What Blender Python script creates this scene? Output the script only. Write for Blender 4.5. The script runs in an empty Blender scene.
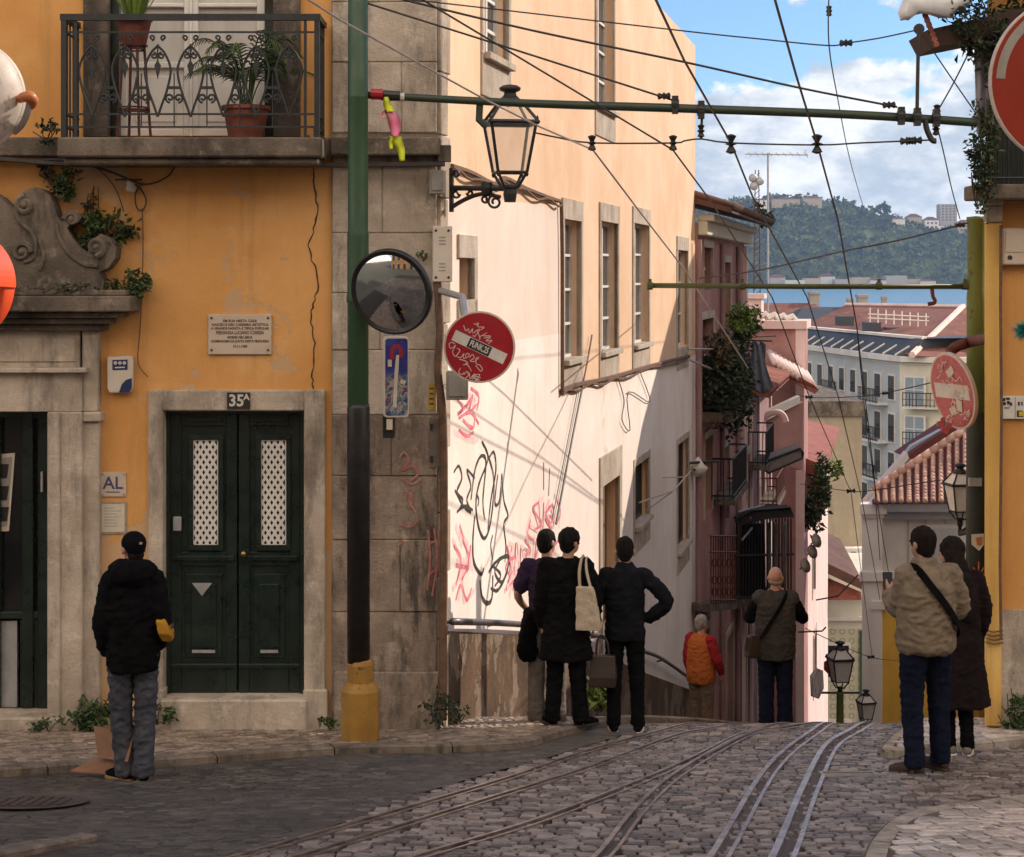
import bpy, bmesh, math, random
from mathutils import Vector, Matrix, noise
R = math.radians
scene = bpy.context.scene
COL = scene.collection
FOC = 1800.0            # focal length in picture widths/1024
CX, HY = 512.0, 275.0   # vanishing column and horizon of the level camera

# ------------------------------------------------------------------ terrain
def GZ(Y):
    if Y < 16.7: return -1.54 - 0.16*Y
    z = -1.54 - 0.16*16.7
    a = min(Y, 18.0) - 16.7
    z -= 0.16*a + 0.12*a*a/2.6
    if Y > 18:
        b = min(Y, 74.0) - 18
        z -= 0.28*b
    if Y > 74:
        c = min(Y, 90.0) - 74
        z -= 0.28*c - 0.28*c*c/32.0
    return z

def P(x, y, d):
    return Vector(((x-CX)/FOC*d, d, (HY-y)/FOC*d))
def G(x, y, lift=0.0):
    k = (y-HY)/FOC
    Y = 4.0
    while Y < 17.6 and -(GZ(Y)+lift)/Y > k: Y += 0.02
    return Vector(((x-CX)/FOC*Y, Y, GZ(Y)+lift))

# ------------------------------------------------------------------ frames
YF = 16.0                                   # the ochre facade
XC = (437-CX)/FOC*YF                        # the street corner
UW = Vector((0.2108, 0.9775, 0)); NW = Vector((0.9775, -0.2108, 0))
def frame(o, u, n):
    return Matrix(((u.x, n.x, 0, o.x), (u.y, n.y, 0, o.y), (u.z, n.z, 1, o.z), (0, 0, 0, 1)))
MF = frame(Vector((0, YF, 0)), Vector((1, 0, 0)), Vector((0, -1, 0)))    # (u, out, z)
OW = Vector((XC, YF, 0))
MW = frame(OW, UW, NW)
def fp(x, y, o=0.0):
    s = (YF-o)/FOC
    return ((x-CX)*s, (HY-y)*s)
def WP(x, y, o=0.0):
    k = (x-CX)/FOC
    u = (k*(OW.y+o*NW.y) - OW.x - o*NW.x)/(UW.x - k*UW.y)
    Y = OW.y + u*UW.y + o*NW.y
    return (u, (HY-y)/FOC*Y)

# ------------------------------------------------------------------ objects
ORI = {}
def setp(o, label=None, cat=None, group=None, kind=None):
    if label: o['label'] = label
    if cat: o['category'] = cat
    if group: o['group'] = group
    if kind: o['kind'] = kind
    return o
def thing(name, label, cat, loc=(0, 0, 0), group=None):
    o = bpy.data.objects.new(name, None); COL.objects.link(o)
    o.empty_display_size = 0.2
    o.location = loc; ORI[o] = Vector(loc)
    return setp(o, label, cat, group)

def catmull(pts, n=6, closed=False):
    pts = [Vector(p) for p in pts]
    if len(pts) < 3: return pts
    out = []
    m = len(pts)
    rng = range(m if closed else m-1)
    for i in rng:
        if closed:
            p0, p1, p2, p3 = pts[(i-1) % m], pts[i], pts[(i+1) % m], pts[(i+2) % m]
        else:
            p0, p1, p2, p3 = pts[max(i-1, 0)], pts[i], pts[i+1], pts[min(i+2, m-1)]
        for j in range(n):
            t = j/n
            out.append(0.5*((2*p1) + (p2-p0)*t + (2*p0-5*p1+4*p2-p3)*t*t + (3*p1-p0-3*p2+p3)*t**3))
    if not closed: out.append(pts[-1])
    return out

class MB:
    def __init__(s, M=None):
        s.v = []; s.f = []; s.mi = []; s.M = M; s.cur = 0
    def add(s, vs, fs):
        b = len(s.v)
        if s.M is not None: vs = [s.M @ Vector(v) for v in vs]
        s.v.extend(Vector(v) for v in vs)
        for f in fs:
            s.f.append([i+b for i in f]); s.mi.append(s.cur)
        return s
    def quad(s, a, b, c, d): return s.add([a, b, c, d], [[0, 1, 2, 3]])
    def box(s, x0, x1, y0, y1, z0, z1):
        v = [(x, y, z) for z in (z0, z1) for y in (y0, y1) for x in (x0, x1)]
        return s.add(v, [[0, 1, 3, 2], [4, 6, 7, 5], [0, 4, 5, 1], [2, 3, 7, 6], [0, 2, 6, 4], [1, 5, 7, 3]])
    def obox(s, c, size, T=None):
        """box by centre and size, turned by matrix T about its centre"""
        hx, hy, hz = size[0]/2, size[1]/2, size[2]/2
        c = Vector(c); v = []
        for z in (-hz, hz):
            for y in (-hy, hy):
                for x in (-hx, hx):
                    p = Vector((x, y, z))
                    if T is not None: p = T @ p
                    v.append(c+p)
        return s.add(v, [[0, 1, 3, 2], [4, 6, 7, 5], [0, 4, 5, 1], [2, 3, 7, 6], [0, 2, 6, 4], [1, 5, 7, 3]])
    def loft(s, rings, cap=True, closed=True):
        n = len(rings[0]); v = [p for r in rings for p in r]; f = []
        for i in range(len(rings)-1):
            for j in range(n if closed else n-1):
                k = (j+1) % n
                f.append([i*n+j, i*n+k, (i+1)*n+k, (i+1)*n+j])
        if cap:
            f.append(list(range(n))[::-1]); f.append([(len(rings)-1)*n+j for j in range(n)])
        return s.add(v, f)
    def tube(s, pts, r, n=8, cap=True, flat=1.0):
        pts = [Vector(p) for p in pts]
        m = len(pts)
        rs = r if isinstance(r, (list, tuple)) else [r]*m
        up = None; rings = []
        for i in range(m):
            d = (pts[min(i+1, m-1)]-pts[max(i-1, 0)])
            if d.length < 1e-9: d = Vector((0, 0, 1))
            d.normalize()
            if up is None:
                up = Vector((0, 0, 1)) if abs(d.z) < 0.9 else Vector((0, 1, 0))
            a = d.cross(up)
            if a.length < 1e-6: a = d.cross(Vector((1, 0, 0)))
            a.normalize(); b = a.cross(d).normalized(); up = b
            rings.append([pts[i]+(a*math.cos(2*math.pi*j/n)+b*flat*math.sin(2*math.pi*j/n))*rs[i] for j in range(n)])
        return s.loft(rings, cap)
    def lathe(s, prof, c=(0, 0, 0), n=20, axis=None):
        c = Vector(c); rings = []
        ax = Vector(axis).normalized() if axis is not None else Vector((0, 0, 1))
        a = ax.orthogonal().normalized(); b = ax.cross(a)
        for (r, h) in prof:
            rings.append([c+ax*h+(a*math.cos(2*math.pi*j/n+math.pi/n)+b*math.sin(2*math.pi*j/n+math.pi/n))*max(r, 1e-4) for j in range(n)])
        return s.loft(rings, True)
    def sph(s, c, r, nu=14, nv=9, T=None):
        c = Vector(c)
        if not isinstance(r, (tuple, list)): r = (r, r, r)
        rings = []
        for i in range(nv+1):
            th = math.pi*i/nv
            st, ct = max(math.sin(th), 0.01), math.cos(th)
            ring = []
            for j in range(nu):
                a = 2*math.pi*j/nu
                p = Vector((r[0]*st*math.cos(a), r[1]*st*math.sin(a), r[2]*ct))
                if T is not None: p = T @ p
                ring.append(c+p)
            rings.append(ring)
        return s.loft(rings, True)
    def prism(s, pts, ext):
        ext = Vector(ext); n = len(pts)
        v = [Vector(p) for p in pts]+[Vector(p)+ext for p in pts]
        f = [list(range(n)), [n+i for i in range(n)][::-1]]
        for i in range(n):
            k = (i+1) % n
            f.append([i, i+n, k+n, k])
        return s.add(v, f)
    def ribbon(s, pts, w, o=0.0):
        """flat stroke in the local (u, z) plane at height o"""
        pts = [Vector((p[0], p[1], 0)) for p in pts]
        m = len(pts)
        if m < 2: return s
        v = []; f = []
        ws = w if isinstance(w, (list, tuple)) else [w]*m
        for i in range(m):
            d = pts[min(i+1, m-1)]-pts[max(i-1, 0)]
            if d.length < 1e-9: d = Vector((1, 0, 0))
            d.normalize(); nrm = Vector((-d.y, d.x, 0))*ws[i]/2
            for q in (pts[i]-nrm, pts[i]+nrm): v.append((q.x, o, q.y))
        for i in range(m-1): f.append([2*i, 2*i+1, 2*i+3, 2*i+2])
        return s.add(v, f)
    def text(s, string, size, u, z, o, align='CENTER', ext=0.0, squeeze=1.0, rot=0.0, bold=0.0, width=None):
        cu = bpy.data.curves.new('t', 'FONT'); cu.body = string; cu.size = size
        cu.align_x = align; cu.align_y = 'CENTER'; cu.resolution_u = 2; cu.offset = bold
        ob = bpy.data.objects.new('t', cu); COL.objects.link(ob)
        dg = bpy.context.evaluated_depsgraph_get(); dg.update()
        me = bpy.data.meshes.new_from_object(ob.evaluated_get(dg))
        c, sn = math.cos(rot), math.sin(rot)
        if width: squeeze = width/max(1e-6, max(p.co.x for p in me.vertices)-min(p.co.x for p in me.vertices))
        vs = []
        for p in me.vertices:
            x, y = p.co.x*squeeze, p.co.y
            vs.append((u+x*c-y*sn, o, z+x*sn+y*c))
        s.add(vs, [list(p.vertices) for p in me.polygons])
        bpy.data.objects.remove(ob); bpy.data.curves.remove(cu); bpy.data.meshes.remove(me)
        return s
    def wall(s, u0, u1, z0, z1, holes, o=0.0, depth=0.2):
        us = sorted({u0, u1, *[h[0] for h in holes], *[h[1] for h in holes]})
        zs = sorted({z0, z1, *[h[2] for h in holes], *[h[3] for h in holes]})
        us = [a for a in us if u0 <= a <= u1]; zs = [a for a in zs if z0 <= a <= z1]
        for i in range(len(us)-1):
            for j in range(len(zs)-1):
                cu, cz = (us[i]+us[i+1])/2, (zs[j]+zs[j+1])/2
                if any(h[0] < cu < h[1] and h[2] < cz < h[3] for h in holes): continue
                s.quad((us[i], o, zs[j]), (us[i+1], o, zs[j]), (us[i+1], o, zs[j+1]), (us[i], o, zs[j+1]))
        for h in holes:
            a, b, c, d = h[:4]; q = o-depth
            s.quad((a, o, c), (a, q, c), (a, q, d), (a, o, d))
            s.quad((b, o, c), (b, q, c), (b, q, d), (b, o, d))
            s.quad((a, o, d), (b, o, d), (b, q, d), (a, q, d))
            s.quad((a, o, c), (b, o, c), (b, q, c), (a, q, c))
        return s
    def mesh(s, name='m', org=Vector((0, 0, 0)), recalc=True):
        me = bpy.data.meshes.new(name)
        me.from_pydata([v-org for v in s.v], [], s.f)
        if any(s.mi):
            me.polygons.foreach_set('material_index', s.mi)
        if recalc:
            bm = bmesh.new(); bm.from_mesh(me)
            bmesh.ops.recalc_face_normals(bm, faces=bm.faces); bm.to_mesh(me); bm.free()
        me.update()
        return me
    def build(s, name, mat, parent=None, smooth=False, bevel=0, recalc=True, seg=1, **kw):
        org = ORI[parent] if parent is not None else Vector((0, 0, 0))
        loc = Vector((0, 0, 0))
        if parent is None and s.v and kw.get('kind') not in ('structure', 'stuff'):
            n = len(s.v)   # a one-mesh thing keeps its origin at its own base
            loc = Vector((sum(v.x for v in s.v)/n, sum(v.y for v in s.v)/n, min(v.z for v in s.v)))
            org = loc
        me = s.mesh(name, org, recalc)
        o = bpy.data.objects.new(name, me); COL.objects.link(o)
        for m in (mat if isinstance(mat, (list, tuple)) else [mat]): me.materials.append(m)
        if smooth:
            me.polygons.foreach_set('use_smooth', [True]*len(me.polygons))
        if bevel:
            b = o.modifiers.new('Bevel', 'BEVEL'); b.width = bevel; b.segments = seg; b.limit_method = 'ANGLE'; b.angle_limit = R(40)
        if parent is not None:
            o.parent = parent; ORI[o] = org
        else:
            o.location = loc; ORI[o] = loc
        return setp(o, kw.get('label'), kw.get('cat'), kw.get('group'), kw.get('kind'))
    def remesh(s, name, mat, parent=None, voxel=0.01, smooth_it=2, disp=None, **kw):
        """weld overlapping closed shapes into one continuous surface"""
        org = ORI[parent] if parent is not None else Vector((0, 0, 0))
        loc = Vector((0, 0, 0))
        if parent is None:
            n = len(s.v); loc = Vector((sum(v.x for v in s.v)/n, sum(v.y for v in s.v)/n, min(v.z for v in s.v))); org = loc
        me = s.mesh(name, org)
        o = bpy.data.objects.new(name, me); COL.objects.link(o)
        m = o.modifiers.new('R', 'REMESH'); m.mode = 'VOXEL'; m.voxel_size = voxel; m.use_smooth_shade = True
        if smooth_it:
            k = o.modifiers.new('S', 'SMOOTH'); k.factor = 0.5; k.iterations = smooth_it
        dg = bpy.context.evaluated_depsgraph_get(); dg.update()
        nm = bpy.data.meshes.new_from_object(o.evaluated_get(dg))
        o.modifiers.clear(); o.data = nm; bpy.data.meshes.remove(me)
        nm.name = name
        if disp:
            ns = [v.normal.copy() for v in nm.vertices]
            for v, q in zip(nm.vertices, ns):
                v.co += q*disp(v.co)
        nm.polygons.foreach_set('use_smooth', [True]*len(nm.polygons))
        nm.materials.clear(); nm.materials.append(mat)
        if parent is not None: o.parent = parent; ORI[o] = org
        else: o.location = loc; ORI[o] = loc
        return setp(o, kw.get('label'), kw.get('cat'), kw.get('group'), kw.get('kind'))

def leaves(mb, c, rad, n, size, rng, droop=0.0, shape=2.0):
    """n small bent leaf faces spread through an ellipsoid, in clumps"""
    c = Vector(c); rad = Vector(rad)
    cl = []
    for _ in range(max(3, n//22)):
        while True:
            p = Vector((rng.uniform(-1, 1), rng.uniform(-1, 1), rng.uniform(-1, 1)))
            if p.length < 1: break
        cl.append(p)
    for i in range(n):
        q = rng.choice(cl)+Vector((rng.gauss(0, .16), rng.gauss(0, .16), rng.gauss(0, .16)))
        p = c+Vector((q.x*rad.x, q.y*rad.y, q.z*rad.z))
        d = Vector((rng.uniform(-1, 1), rng.uniform(-1, 1), rng.uniform(-1, .8)-droop)).normalized()
        sd = d.orthogonal().normalized()
        sd = (Matrix.Rotation(rng.uniform(0, 6.28), 3, d) @ sd)
        L = size*rng.uniform(.6, 1.4); w = L/shape/2
        up = sd.cross(d)*L*.15
        mb.add([p, p+d*L*.5+sd*w+up, p+d*L, p+d*L*.5-sd*w+up], [[0, 1, 2], [0, 2, 3]])
    return mb
# ------------------------------------------------------------------ materials
def lin(h):
    h = h.lstrip('#'); o = []
    for i in (0, 2, 4):
        c = int(h[i:i+2], 16)/255
        o.append(c/12.92 if c <= .04045 else ((c+.055)/1.055)**2.4)
    return tuple(o)+(1,)
def c4(c): return (c[0], c[1], c[2], 1) if not isinstance(c, str) else lin(c)
class NT:
    def __init__(s, name):
        s.m = bpy.data.materials.new(name); s.m.use_nodes = True
        s.t = s.m.node_tree; s.b = s.t.nodes['Principled BSDF']; s.L = s.t.links
        s.tc = s.t.nodes.new('ShaderNodeTexCoord')
    def n(s, t, **kw):
        k = s.t.nodes.new(t)
        for a, b in kw.items(): setattr(k, a, b)
        return k
    def noise(s, scale, detail=6, rough=.6, stretch=None, dist=0.0, off=(0, 0, 0)):
        k = s.n('ShaderNodeTexNoise'); k.inputs['Scale'].default_value = scale
        k.inputs['Detail'].default_value = detail; k.inputs['Roughness'].default_value = rough
        k.inputs['Distortion'].default_value = dist
        mp = s.n('ShaderNodeMapping'); mp.inputs['Location'].default_value = off
        if stretch: mp.inputs['Scale'].default_value = stretch
        s.L.new(s.tc.outputs['Object'], mp.inputs['Vector']); s.L.new(mp.outputs['Vector'], k.inputs['Vector'])
        return k.outputs['Fac']
    def ramp(s, fac, stops, interp='LINEAR'):
        k = s.n('ShaderNodeValToRGB'); e = k.color_ramp.elements; k.color_ramp.interpolation = interp
        while len(e) > 1: e.remove(e[0])
        e[0].position = stops[0][0]; e[0].color = c4(stops[0][1])
        for p, c in stops[1:]:
            q = e.new(p); q.color = c4(c)
        s.L.new(fac, k.inputs['Fac']); return k.outputs['Color']
    def step(s, fac, a, b, v0=0.0, v1=1.0):
        k = s.n('ShaderNodeMapRange'); k.interpolation_type = 'SMOOTHSTEP'
        for i, v in enumerate((a, b, v0, v1)): k.inputs[i+1].default_value = v
        s.L.new(fac, k.inputs[0]); return k.outputs[0]
    def mix(s, fac, a, b, mode='MIX'):
        k = s.n('ShaderNodeMix', data_type='RGBA', blend_type=mode)
        for sock, v in ((k.inputs[0], fac), (k.inputs[6], a), (k.inputs[7], b)):
            if isinstance(v, (int, float)): sock.default_value = v
            elif isinstance(v, (tuple, str)): sock.default_value = c4(v)
            else: s.L.new(v, sock)
        return k.outputs[2]
    def math(s, op, a, b=0.0):
        k = s.n('ShaderNodeMath', operation=op)
        for i, v in enumerate((a, b)):
            if isinstance(v, (int, float)): k.inputs[i].default_value = v
            else: s.L.new(v, k.inputs[i])
        return k.outputs[0]
    def sep(s):
        k = s.n('ShaderNodeSeparateXYZ'); s.L.new(s.tc.outputs['Object'], k.inputs[0]); return k.outputs
    def color(s, c): s.L.new(c, s.b.inputs['Base Color'])
    def bump(s, h, strength=.4, dist=.01):
        k = s.n('ShaderNodeBump'); k.inputs['Strength'].default_value = strength; k.inputs['Distance'].default_value = dist
        s.L.new(h, k.inputs['Height']); s.L.new(k.outputs['Normal'], s.b.inputs['Normal'])
    def rough(s, r):
        if isinstance(r, (int, float)): s.b.inputs['Roughness'].default_value = r
        else: s.L.new(r, s.b.inputs['Roughness'])

def pm(name, c1, c2=None, scale=6.0, rough=.7, bump=.25, bscale=60.0, metal=0.0, spec=None, stretch=None, island=0.0, sheen=0.0, c3=None, coat=0.0):
    """a mottled surface: two colours in noise, fine bump, optional per-piece variation"""
    k = NT(name); c2 = c2 or c1
    f = k.noise(scale, 7, .65, stretch)
    col = k.mix(k.step(f, .35, .68), c1, c2)
    if c3: col = k.mix(k.step(k.noise(scale*3.1, 6, .7, off=(7, 3, 1)), .58, .66), col, c3)
    if island:
        g = k.n('ShaderNodeNewGeometry')
        hsv = k.n('ShaderNodeHueSaturation')
        k.L.new(k.step(g.outputs['Random Per Island'], 0, 1, 1-island, 1+island), hsv.inputs['Value'])
        k.L.new(col, hsv.inputs['Color']); col = hsv.outputs['Color']
    k.color(col)
    k.b.inputs['Metallic'].default_value = metal
    if isinstance(rough, tuple): k.rough(k.step(k.noise(scale*2.3, 5, .6, off=(3, 9, 2)), .3, .7, rough[0], rough[1]))
    else: k.rough(rough)
    if spec is not None: k.b.inputs['Specular IOR Level'].default_value = spec
    if sheen: k.b.inputs['Sheen Weight'].default_value = sheen
    if coat: k.b.inputs['Coat Weight'].default_value = coat
    if bump: k.bump(k.noise(bscale, 5, .6), bump, .01)
    return k.m

def plaster(name, base, dark, light, peel=None, grime=None, streak=.35, pth=.66, gz=None, bump=.35):
    """old limewash: cloudy tone, rain streaks, peeled spots and, near the foot, bare render"""
    k = NT(name)
    cloud = k.noise(.55, 8, .62, dist=.4)
    col = k.mix(k.step(cloud, .36, .66), dark, base)
    col = k.mix(k.math('MULTIPLY', k.step(k.noise(1.7, 8, .7, off=(4, 1, 9)), .5, .78), .55), col, light)
    st = k.step(k.noise(3.0, 6, .7, (1.6, 1.6, .11), off=(2, 5, 0)), .5, .78)
    col = k.mix(k.math('MULTIPLY', st, streak), col, grime or dark)
    fine = k.noise(26, 6, .7)
    col = k.mix(k.math('MULTIPLY', k.step(fine, .5, .75), .18), col, dark)
    h = k.noise(45, 6, .62)
    if peel:
        n1 = k.noise(1.25, 9, .66, off=(11, 2, 5), dist=.3)
        if gz is not None:
            z = k.sep()[2]
            n1 = k.math('ADD', n1, k.step(z, gz[0], gz[1], .34, 0.0))
        pk = k.step(n1, pth, pth+.012)
        col = k.mix(pk, col, k.mix(k.noise(9, 6, .7), peel, dark))
        h = k.math('SUBTRACT', h, k.math('MULTIPLY', pk, .9))
    k.color(col); k.rough(.88); k.b.inputs['Specular IOR Level'].default_value = .25
    k.bump(h, bump, .012)
    return k.m

def stone(name, base, dark, light, black=.5, scale=1.0):
    k = NT(name)
    col = k.mix(k.step(k.noise(1.3*scale, 8, .66), .35, .68), dark, base)
    col = k.mix(k.math('MULTIPLY', k.step(k.noise(5*scale, 8, .7, off=(3, 3, 8)), .52, .7), .6), col, light)
    st = k.step(k.noise(2.2*scale, 8, .74, (1.3, 1.3, .35), off=(8, 2, 1)), .47, .66)
    col = k.mix(k.math('MULTIPLY', st, black), col, (.035, .03, .025))
    pit = k.noise(34*scale, 7, .75)
    col = k.mix(k.math('MULTIPLY', k.step(pit, .55, .72), .45), col, dark)
    k.color(col); k.rough(.86); k.b.inputs['Specular IOR Level'].default_value = .3
    k.bump(k.math('ADD', k.noise(14*scale, 9, .74), k.math('MULTIPLY', pit, .8)), .8, .02)
    return k.m

M = {}
M['ochre'] = plaster('ochre_plaster', (.72, .39, .14), (.60, .295, .09), (.78, .50, .25), peel=(.52, .43, .31), grime=(.34, .19, .075), streak=.55, pth=.595, gz=(1.0, 2.25))
M['peach'] = plaster('peach_plaster', (.75, .555, .395), (.66, .455, .295), (.80, .64, .49), peel=(.56, .47, .38), grime=(.46, .29, .17), streak=.30, pth=.76)
M['cream'] = plaster('cream_paint', (.77, .68, .60), (.70, .59, .51), (.81, .74, .67), grime=(.56, .43, .35), streak=.25)
M['white_paint'] = plaster('whitewash', (.86, .80, .75), (.76, .68, .61), (.90, .87, .84), peel=(.64, .55, .46), grime=(.52, .42, .34), streak=.3, pth=.66)
M['plinth'] = plaster('dirty_shaded_plinth', (.16, .10, .058), (.045, .03, .02), (.30, .21, .13), peel=(.36, .28, .20), grime=(.016, .012, .009), streak=.35, pth=.50, bump=1.0)  # stained plinth; the shade at the wall foot is also darkened into its colour
M['pink'] = plaster('pink_plaster', (.45, .25, .215), (.34, .175, .155), (.53, .33, .29), peel=(.30, .24, .2), grime=(.20, .12, .1), streak=.5, pth=.72)
M['pink2'] = plaster('mauve_plaster', (.36, .23, .23), (.26, .16, .165), (.44, .31, .305), grime=(.12, .07, .07), streak=.55)
M['palepink'] = plaster('pale_pink_plaster', (.76, .60, .55), (.68, .50, .45), (.82, .7, .65), grime=(.42, .29, .25), streak=.4)
M['beige_wall'] = plaster('beige_render', (.42, .36, .26), (.34, .28, .20), (.48, .42, .32), grime=(.18, .15, .11), streak=.5)
M['offwhite'] = plaster('offwhite_plaster', (.74, .70, .64), (.64, .60, .54), (.80, .77, .72), grime=(.42, .38, .34), streak=.3)
M['brightwhite'] = plaster('white_limewash', (.88, .86, .82), (.80, .78, .74), (.92, .9, .87), grime=(.55, .5, .45), streak=.3)
M['blockgrey'] = plaster('bluegrey_plaster', (.52, .54, .52), (.46, .48, .46), (.58, .60, .58), grime=(.36, .38, .36), streak=.3)
M['blockcream'] = plaster('cream_block_plaster', (.66, .63, .52), (.58, .55, .44), (.72, .69, .58), grime=(.4, .37, .28), streak=.3)
M['yellow'] = plaster('yellow_plaster', (.86, .53, .09), (.76, .45, .07), (.9, .6, .16), grime=(.36, .22, .05), streak=.4)
M['ochre2'] = plaster('ochre_right_plaster', (.60, .31, .10), (.52, .25, .075), (.64, .36, .14), grime=(.32, .17, .06), streak=.3)
M['ochre_trim'] = plaster('ochre_trim_peeling', (.74, .47, .14), (.6, .36, .1), (.78, .56, .24), peel=(.16, .09, .04), grime=(.3, .17, .05), streak=.4, pth=.64)
M['stone'] = stone('limestone', (.60, .515, .415), (.38, .315, .245), (.76, .68, .57), .5)
M['stone_dirty_shaded'] = stone('dirty_shaded_limestone', (.36, .285, .22), (.19, .15, .115), (.56, .46, .36), .85, 1.3)  # grimy stone, darkened further in place of shade on the lower courses
M['stone_pale'] = stone('pale_limestone', (.52, .45, .36), (.34, .28, .21), (.64, .57, .47), .45)
M['stone_dark'] = stone('weathered_dark_stone', (.21, .17, .13), (.08, .064, .05), (.38, .32, .25), .8)
M['frame_stone'] = stone('window_stone', (.54, .48, .40), (.40, .34, .27), (.62, .56, .48), .25, 1.5)
M['doorpaint'] = pm('green_black_door_paint', (.006, .014, .011), (.012, .024, .018), 3, (.22, .45), .12, 30, coat=.15)
M['iron'] = pm('black_iron', (.012, .013, .013), (.025, .024, .022), 14, (.4, .65), .2, 80)
M['ironrail'] = pm('slate_painted_iron', (.014, .018, .019), (.024, .029, .030), 14, (.4, .6), .2, 80)
M['rust'] = pm('rusty_red_metal', (.13, .035, .022), (.08, .02, .015), 8, .7, .3, 60)
M['polegreen'] = pm('pole_green_paint', (.035, .085, .035), (.022, .060, .026), 3, (.35, .6), .12, 40, stretch=(1, 1, .2), c3=(.05, .08, .035))
M['poleolive'] = pm('pole_olive_paint', (.15, .18, .035), (.10, .14, .03), 3, (.4, .65), .12, 40, stretch=(1, 1, .2), c3=(.10, .07, .02))
M['poleblack'] = pm('pole_black_paint', (.010, .010, .010), (.02, .019, .018), 5, (.3, .5), .15, 40)
M['poleyellow'] = pm('pole_base_ochre_paint', (.33, .18, .025), (.24, .12, .018), 4, .65, .3, 40, c3=(.10, .055, .02))
M['armgreen'] = pm('arm_dark_green', (.022, .040, .022), (.035, .05, .025), 5, .5, .15, 50)
M['armolive'] = pm('arm_olive', (.07, .09, .022), (.05, .065, .02), 5, .5, .15, 50)
M['wire'] = pm('wire_dark', (.03, .026, .024), (.05, .042, .036), 9, .55, 0)
M['wirepale'] = pm('wire_pale', (.42, .38, .34), (.3, .26, .23), 9, .5, 0)
M['cable'] = pm('brown_cable', (.16, .085, .045), (.09, .05, .03), 12, .7, .2)
M['steel'] = pm('rail_steel', (.60, .52, .46), (.30, .25, .22), 3, (.25, .5), .2, 30, metal=.85)
M['steel_dull'] = pm('rail_steel_dull', (.50, .43, .38), (.20, .165, .145), 2.5, (.3, .5), .2, 30, metal=.85)
M['roof_dark'] = pm('dark_eave_tile', (.12, .055, .038), (.07, .035, .026), 1.4, .85, .3, 30)
M['railside'] = pm('rail_rust', (.075, .055, .048), (.05, .038, .035), 6, .7, .3, 50)
M['galv'] = pm('galvanised', (.42, .43, .43), (.33, .34, .34), 8, .5, .1, 60, metal=.4)
k = NT('worn_asphalt')
vo_ = k.n('ShaderNodeTexVoronoi', feature='DISTANCE_TO_EDGE'); vo_.inputs['Scale'].default_value = 7.5
mp_ = k.n('ShaderNodeMapping'); mp_.inputs['Scale'].default_value = (.75, 1.25, 1); k.L.new(k.tc.outputs['Object'], mp_.inputs[0]); k.L.new(mp_.outputs[0], vo_.inputs['Vector'])
edge_ = k.step(vo_.outputs['Distance'], .02, .10)
worn_ = k.step(k.noise(.8, 7, .65, off=(5, 2, 0)), .40, .62)
col_ = k.mix(k.step(k.noise(1.4, 8, .68), .34, .68), (.052, .046, .037), (.100, .086, .070))
col_ = k.mix(k.math('MULTIPLY', k.step(k.noise(3.2, 8, .75, (.5, 1.4, 1), off=(9, 1, 0)), .52, .66), .75), col_, (.135, .12, .10))
col_ = k.mix(k.math('MULTIPLY', k.math('SUBTRACT', 1.0, edge_), worn_), col_, (.024, .021, .018))
k.color(col_); k.rough(k.step(k.noise(2.2, 6, .6, off=(1, 8, 0)), .3, .7, .42, .8))
k.bump(k.math('ADD', k.noise(70, 6, .7), k.math('MULTIPLY', k.math('MULTIPLY', edge_, worn_), 1.6)), .9, .012)
M['asphalt'] = k.m
M['cobble'] = pm('basalt_setts', (.20, .168, .152), (.105, .088, .078), 4.5, (.26, .55), .9, 70, island=.6)
M['cobble_dark'] = pm('dark_worn_setts', (.085, .075, .062), (.05, .044, .037), 2.5, (.4, .7), .9, 70, island=.4)
M['joint'] = pm('dirt_joint', (.030, .025, .021), (.018, .015, .013), 3, .9, .4, 90)
M['calcada'] = pm('calcada_limestone', (.27, .21, .16), (.175, .135, .102), 3.5, (.35, .6), .5, 60, island=.38)
M['calcada_joint'] = pm('calcada_joint_sand', (.10, .08, .06), (.07, .055, .042), 4, .9, .4, 90)
M['kerb'] = stone('kerb_stone', (.25, .205, .155), (.14, .112, .085), (.36, .30, .24), .75, 1.6)
M['earth'] = pm('valley_ground', (.10, .09, .07), (.07, .075, .05), .05, .95, 0)
M['whitewood'] = pm('white_door_paint', (.74, .72, .68), (.66, .63, .58), 4, .5, .12, 40)
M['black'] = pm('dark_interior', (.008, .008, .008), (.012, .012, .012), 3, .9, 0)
M['winframe'] = pm('white_window_paint', (.72, .70, .66), (.6, .57, .52), 6, .55, .1)
M['terracotta'] = pm('terracotta_pot', (.20, .06, .035), (.15, .042, .025), 6, .7, .3, 50)
M['signred'] = pm('sign_red', (.34, .010, .022), (.27, .008, .018), 3, (.25, .45), .05)
M['signred2'] = pm('faded_sign_red', (.48, .10, .10), (.38, .06, .07), 14, .5, .1, c3=(.62, .32, .30))
M['signorange'] = pm('sign_bright_red', (.27, .022, .008), (.22, .018, .008), 4, .42, .05)
M['signwhite'] = pm('sign_white', (.60, .58, .52), (.5, .48, .43), 8, .45, .08)
M['signrim'] = pm('sign_rim', (.60, .52, .44), (.5, .42, .36), 8, .5, .08)
M['graf_white'] = pm('marker_white', (.66, .48, .45), (.58, .38, .36), 20, .6, 0)
M['graf_black'] = pm('spray_black', (.025, .02, .02), (.06, .05, .045), 14, .8, 0)
M['graf_pink'] = pm('spray_pink', (.62, .09, .17), (.72, .30, .33), 9, .8, 0)
M['graf_faded'] = pm('spray_faded_pink', (.74, .46, .45), (.80, .64, .60), 12, .85, 0)
M['graf_dimred'] = pm('spray_worn_red', (.34, .10, .09), (.38, .22, .17), 9, .8, 0)
M['ink'] = pm('ink_black', (.02, .018, .018), None, 9, .6, 0)
M['inkbrown'] = pm('engraved_brown', (.10, .065, .045), None, 9, .8, 0)
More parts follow.
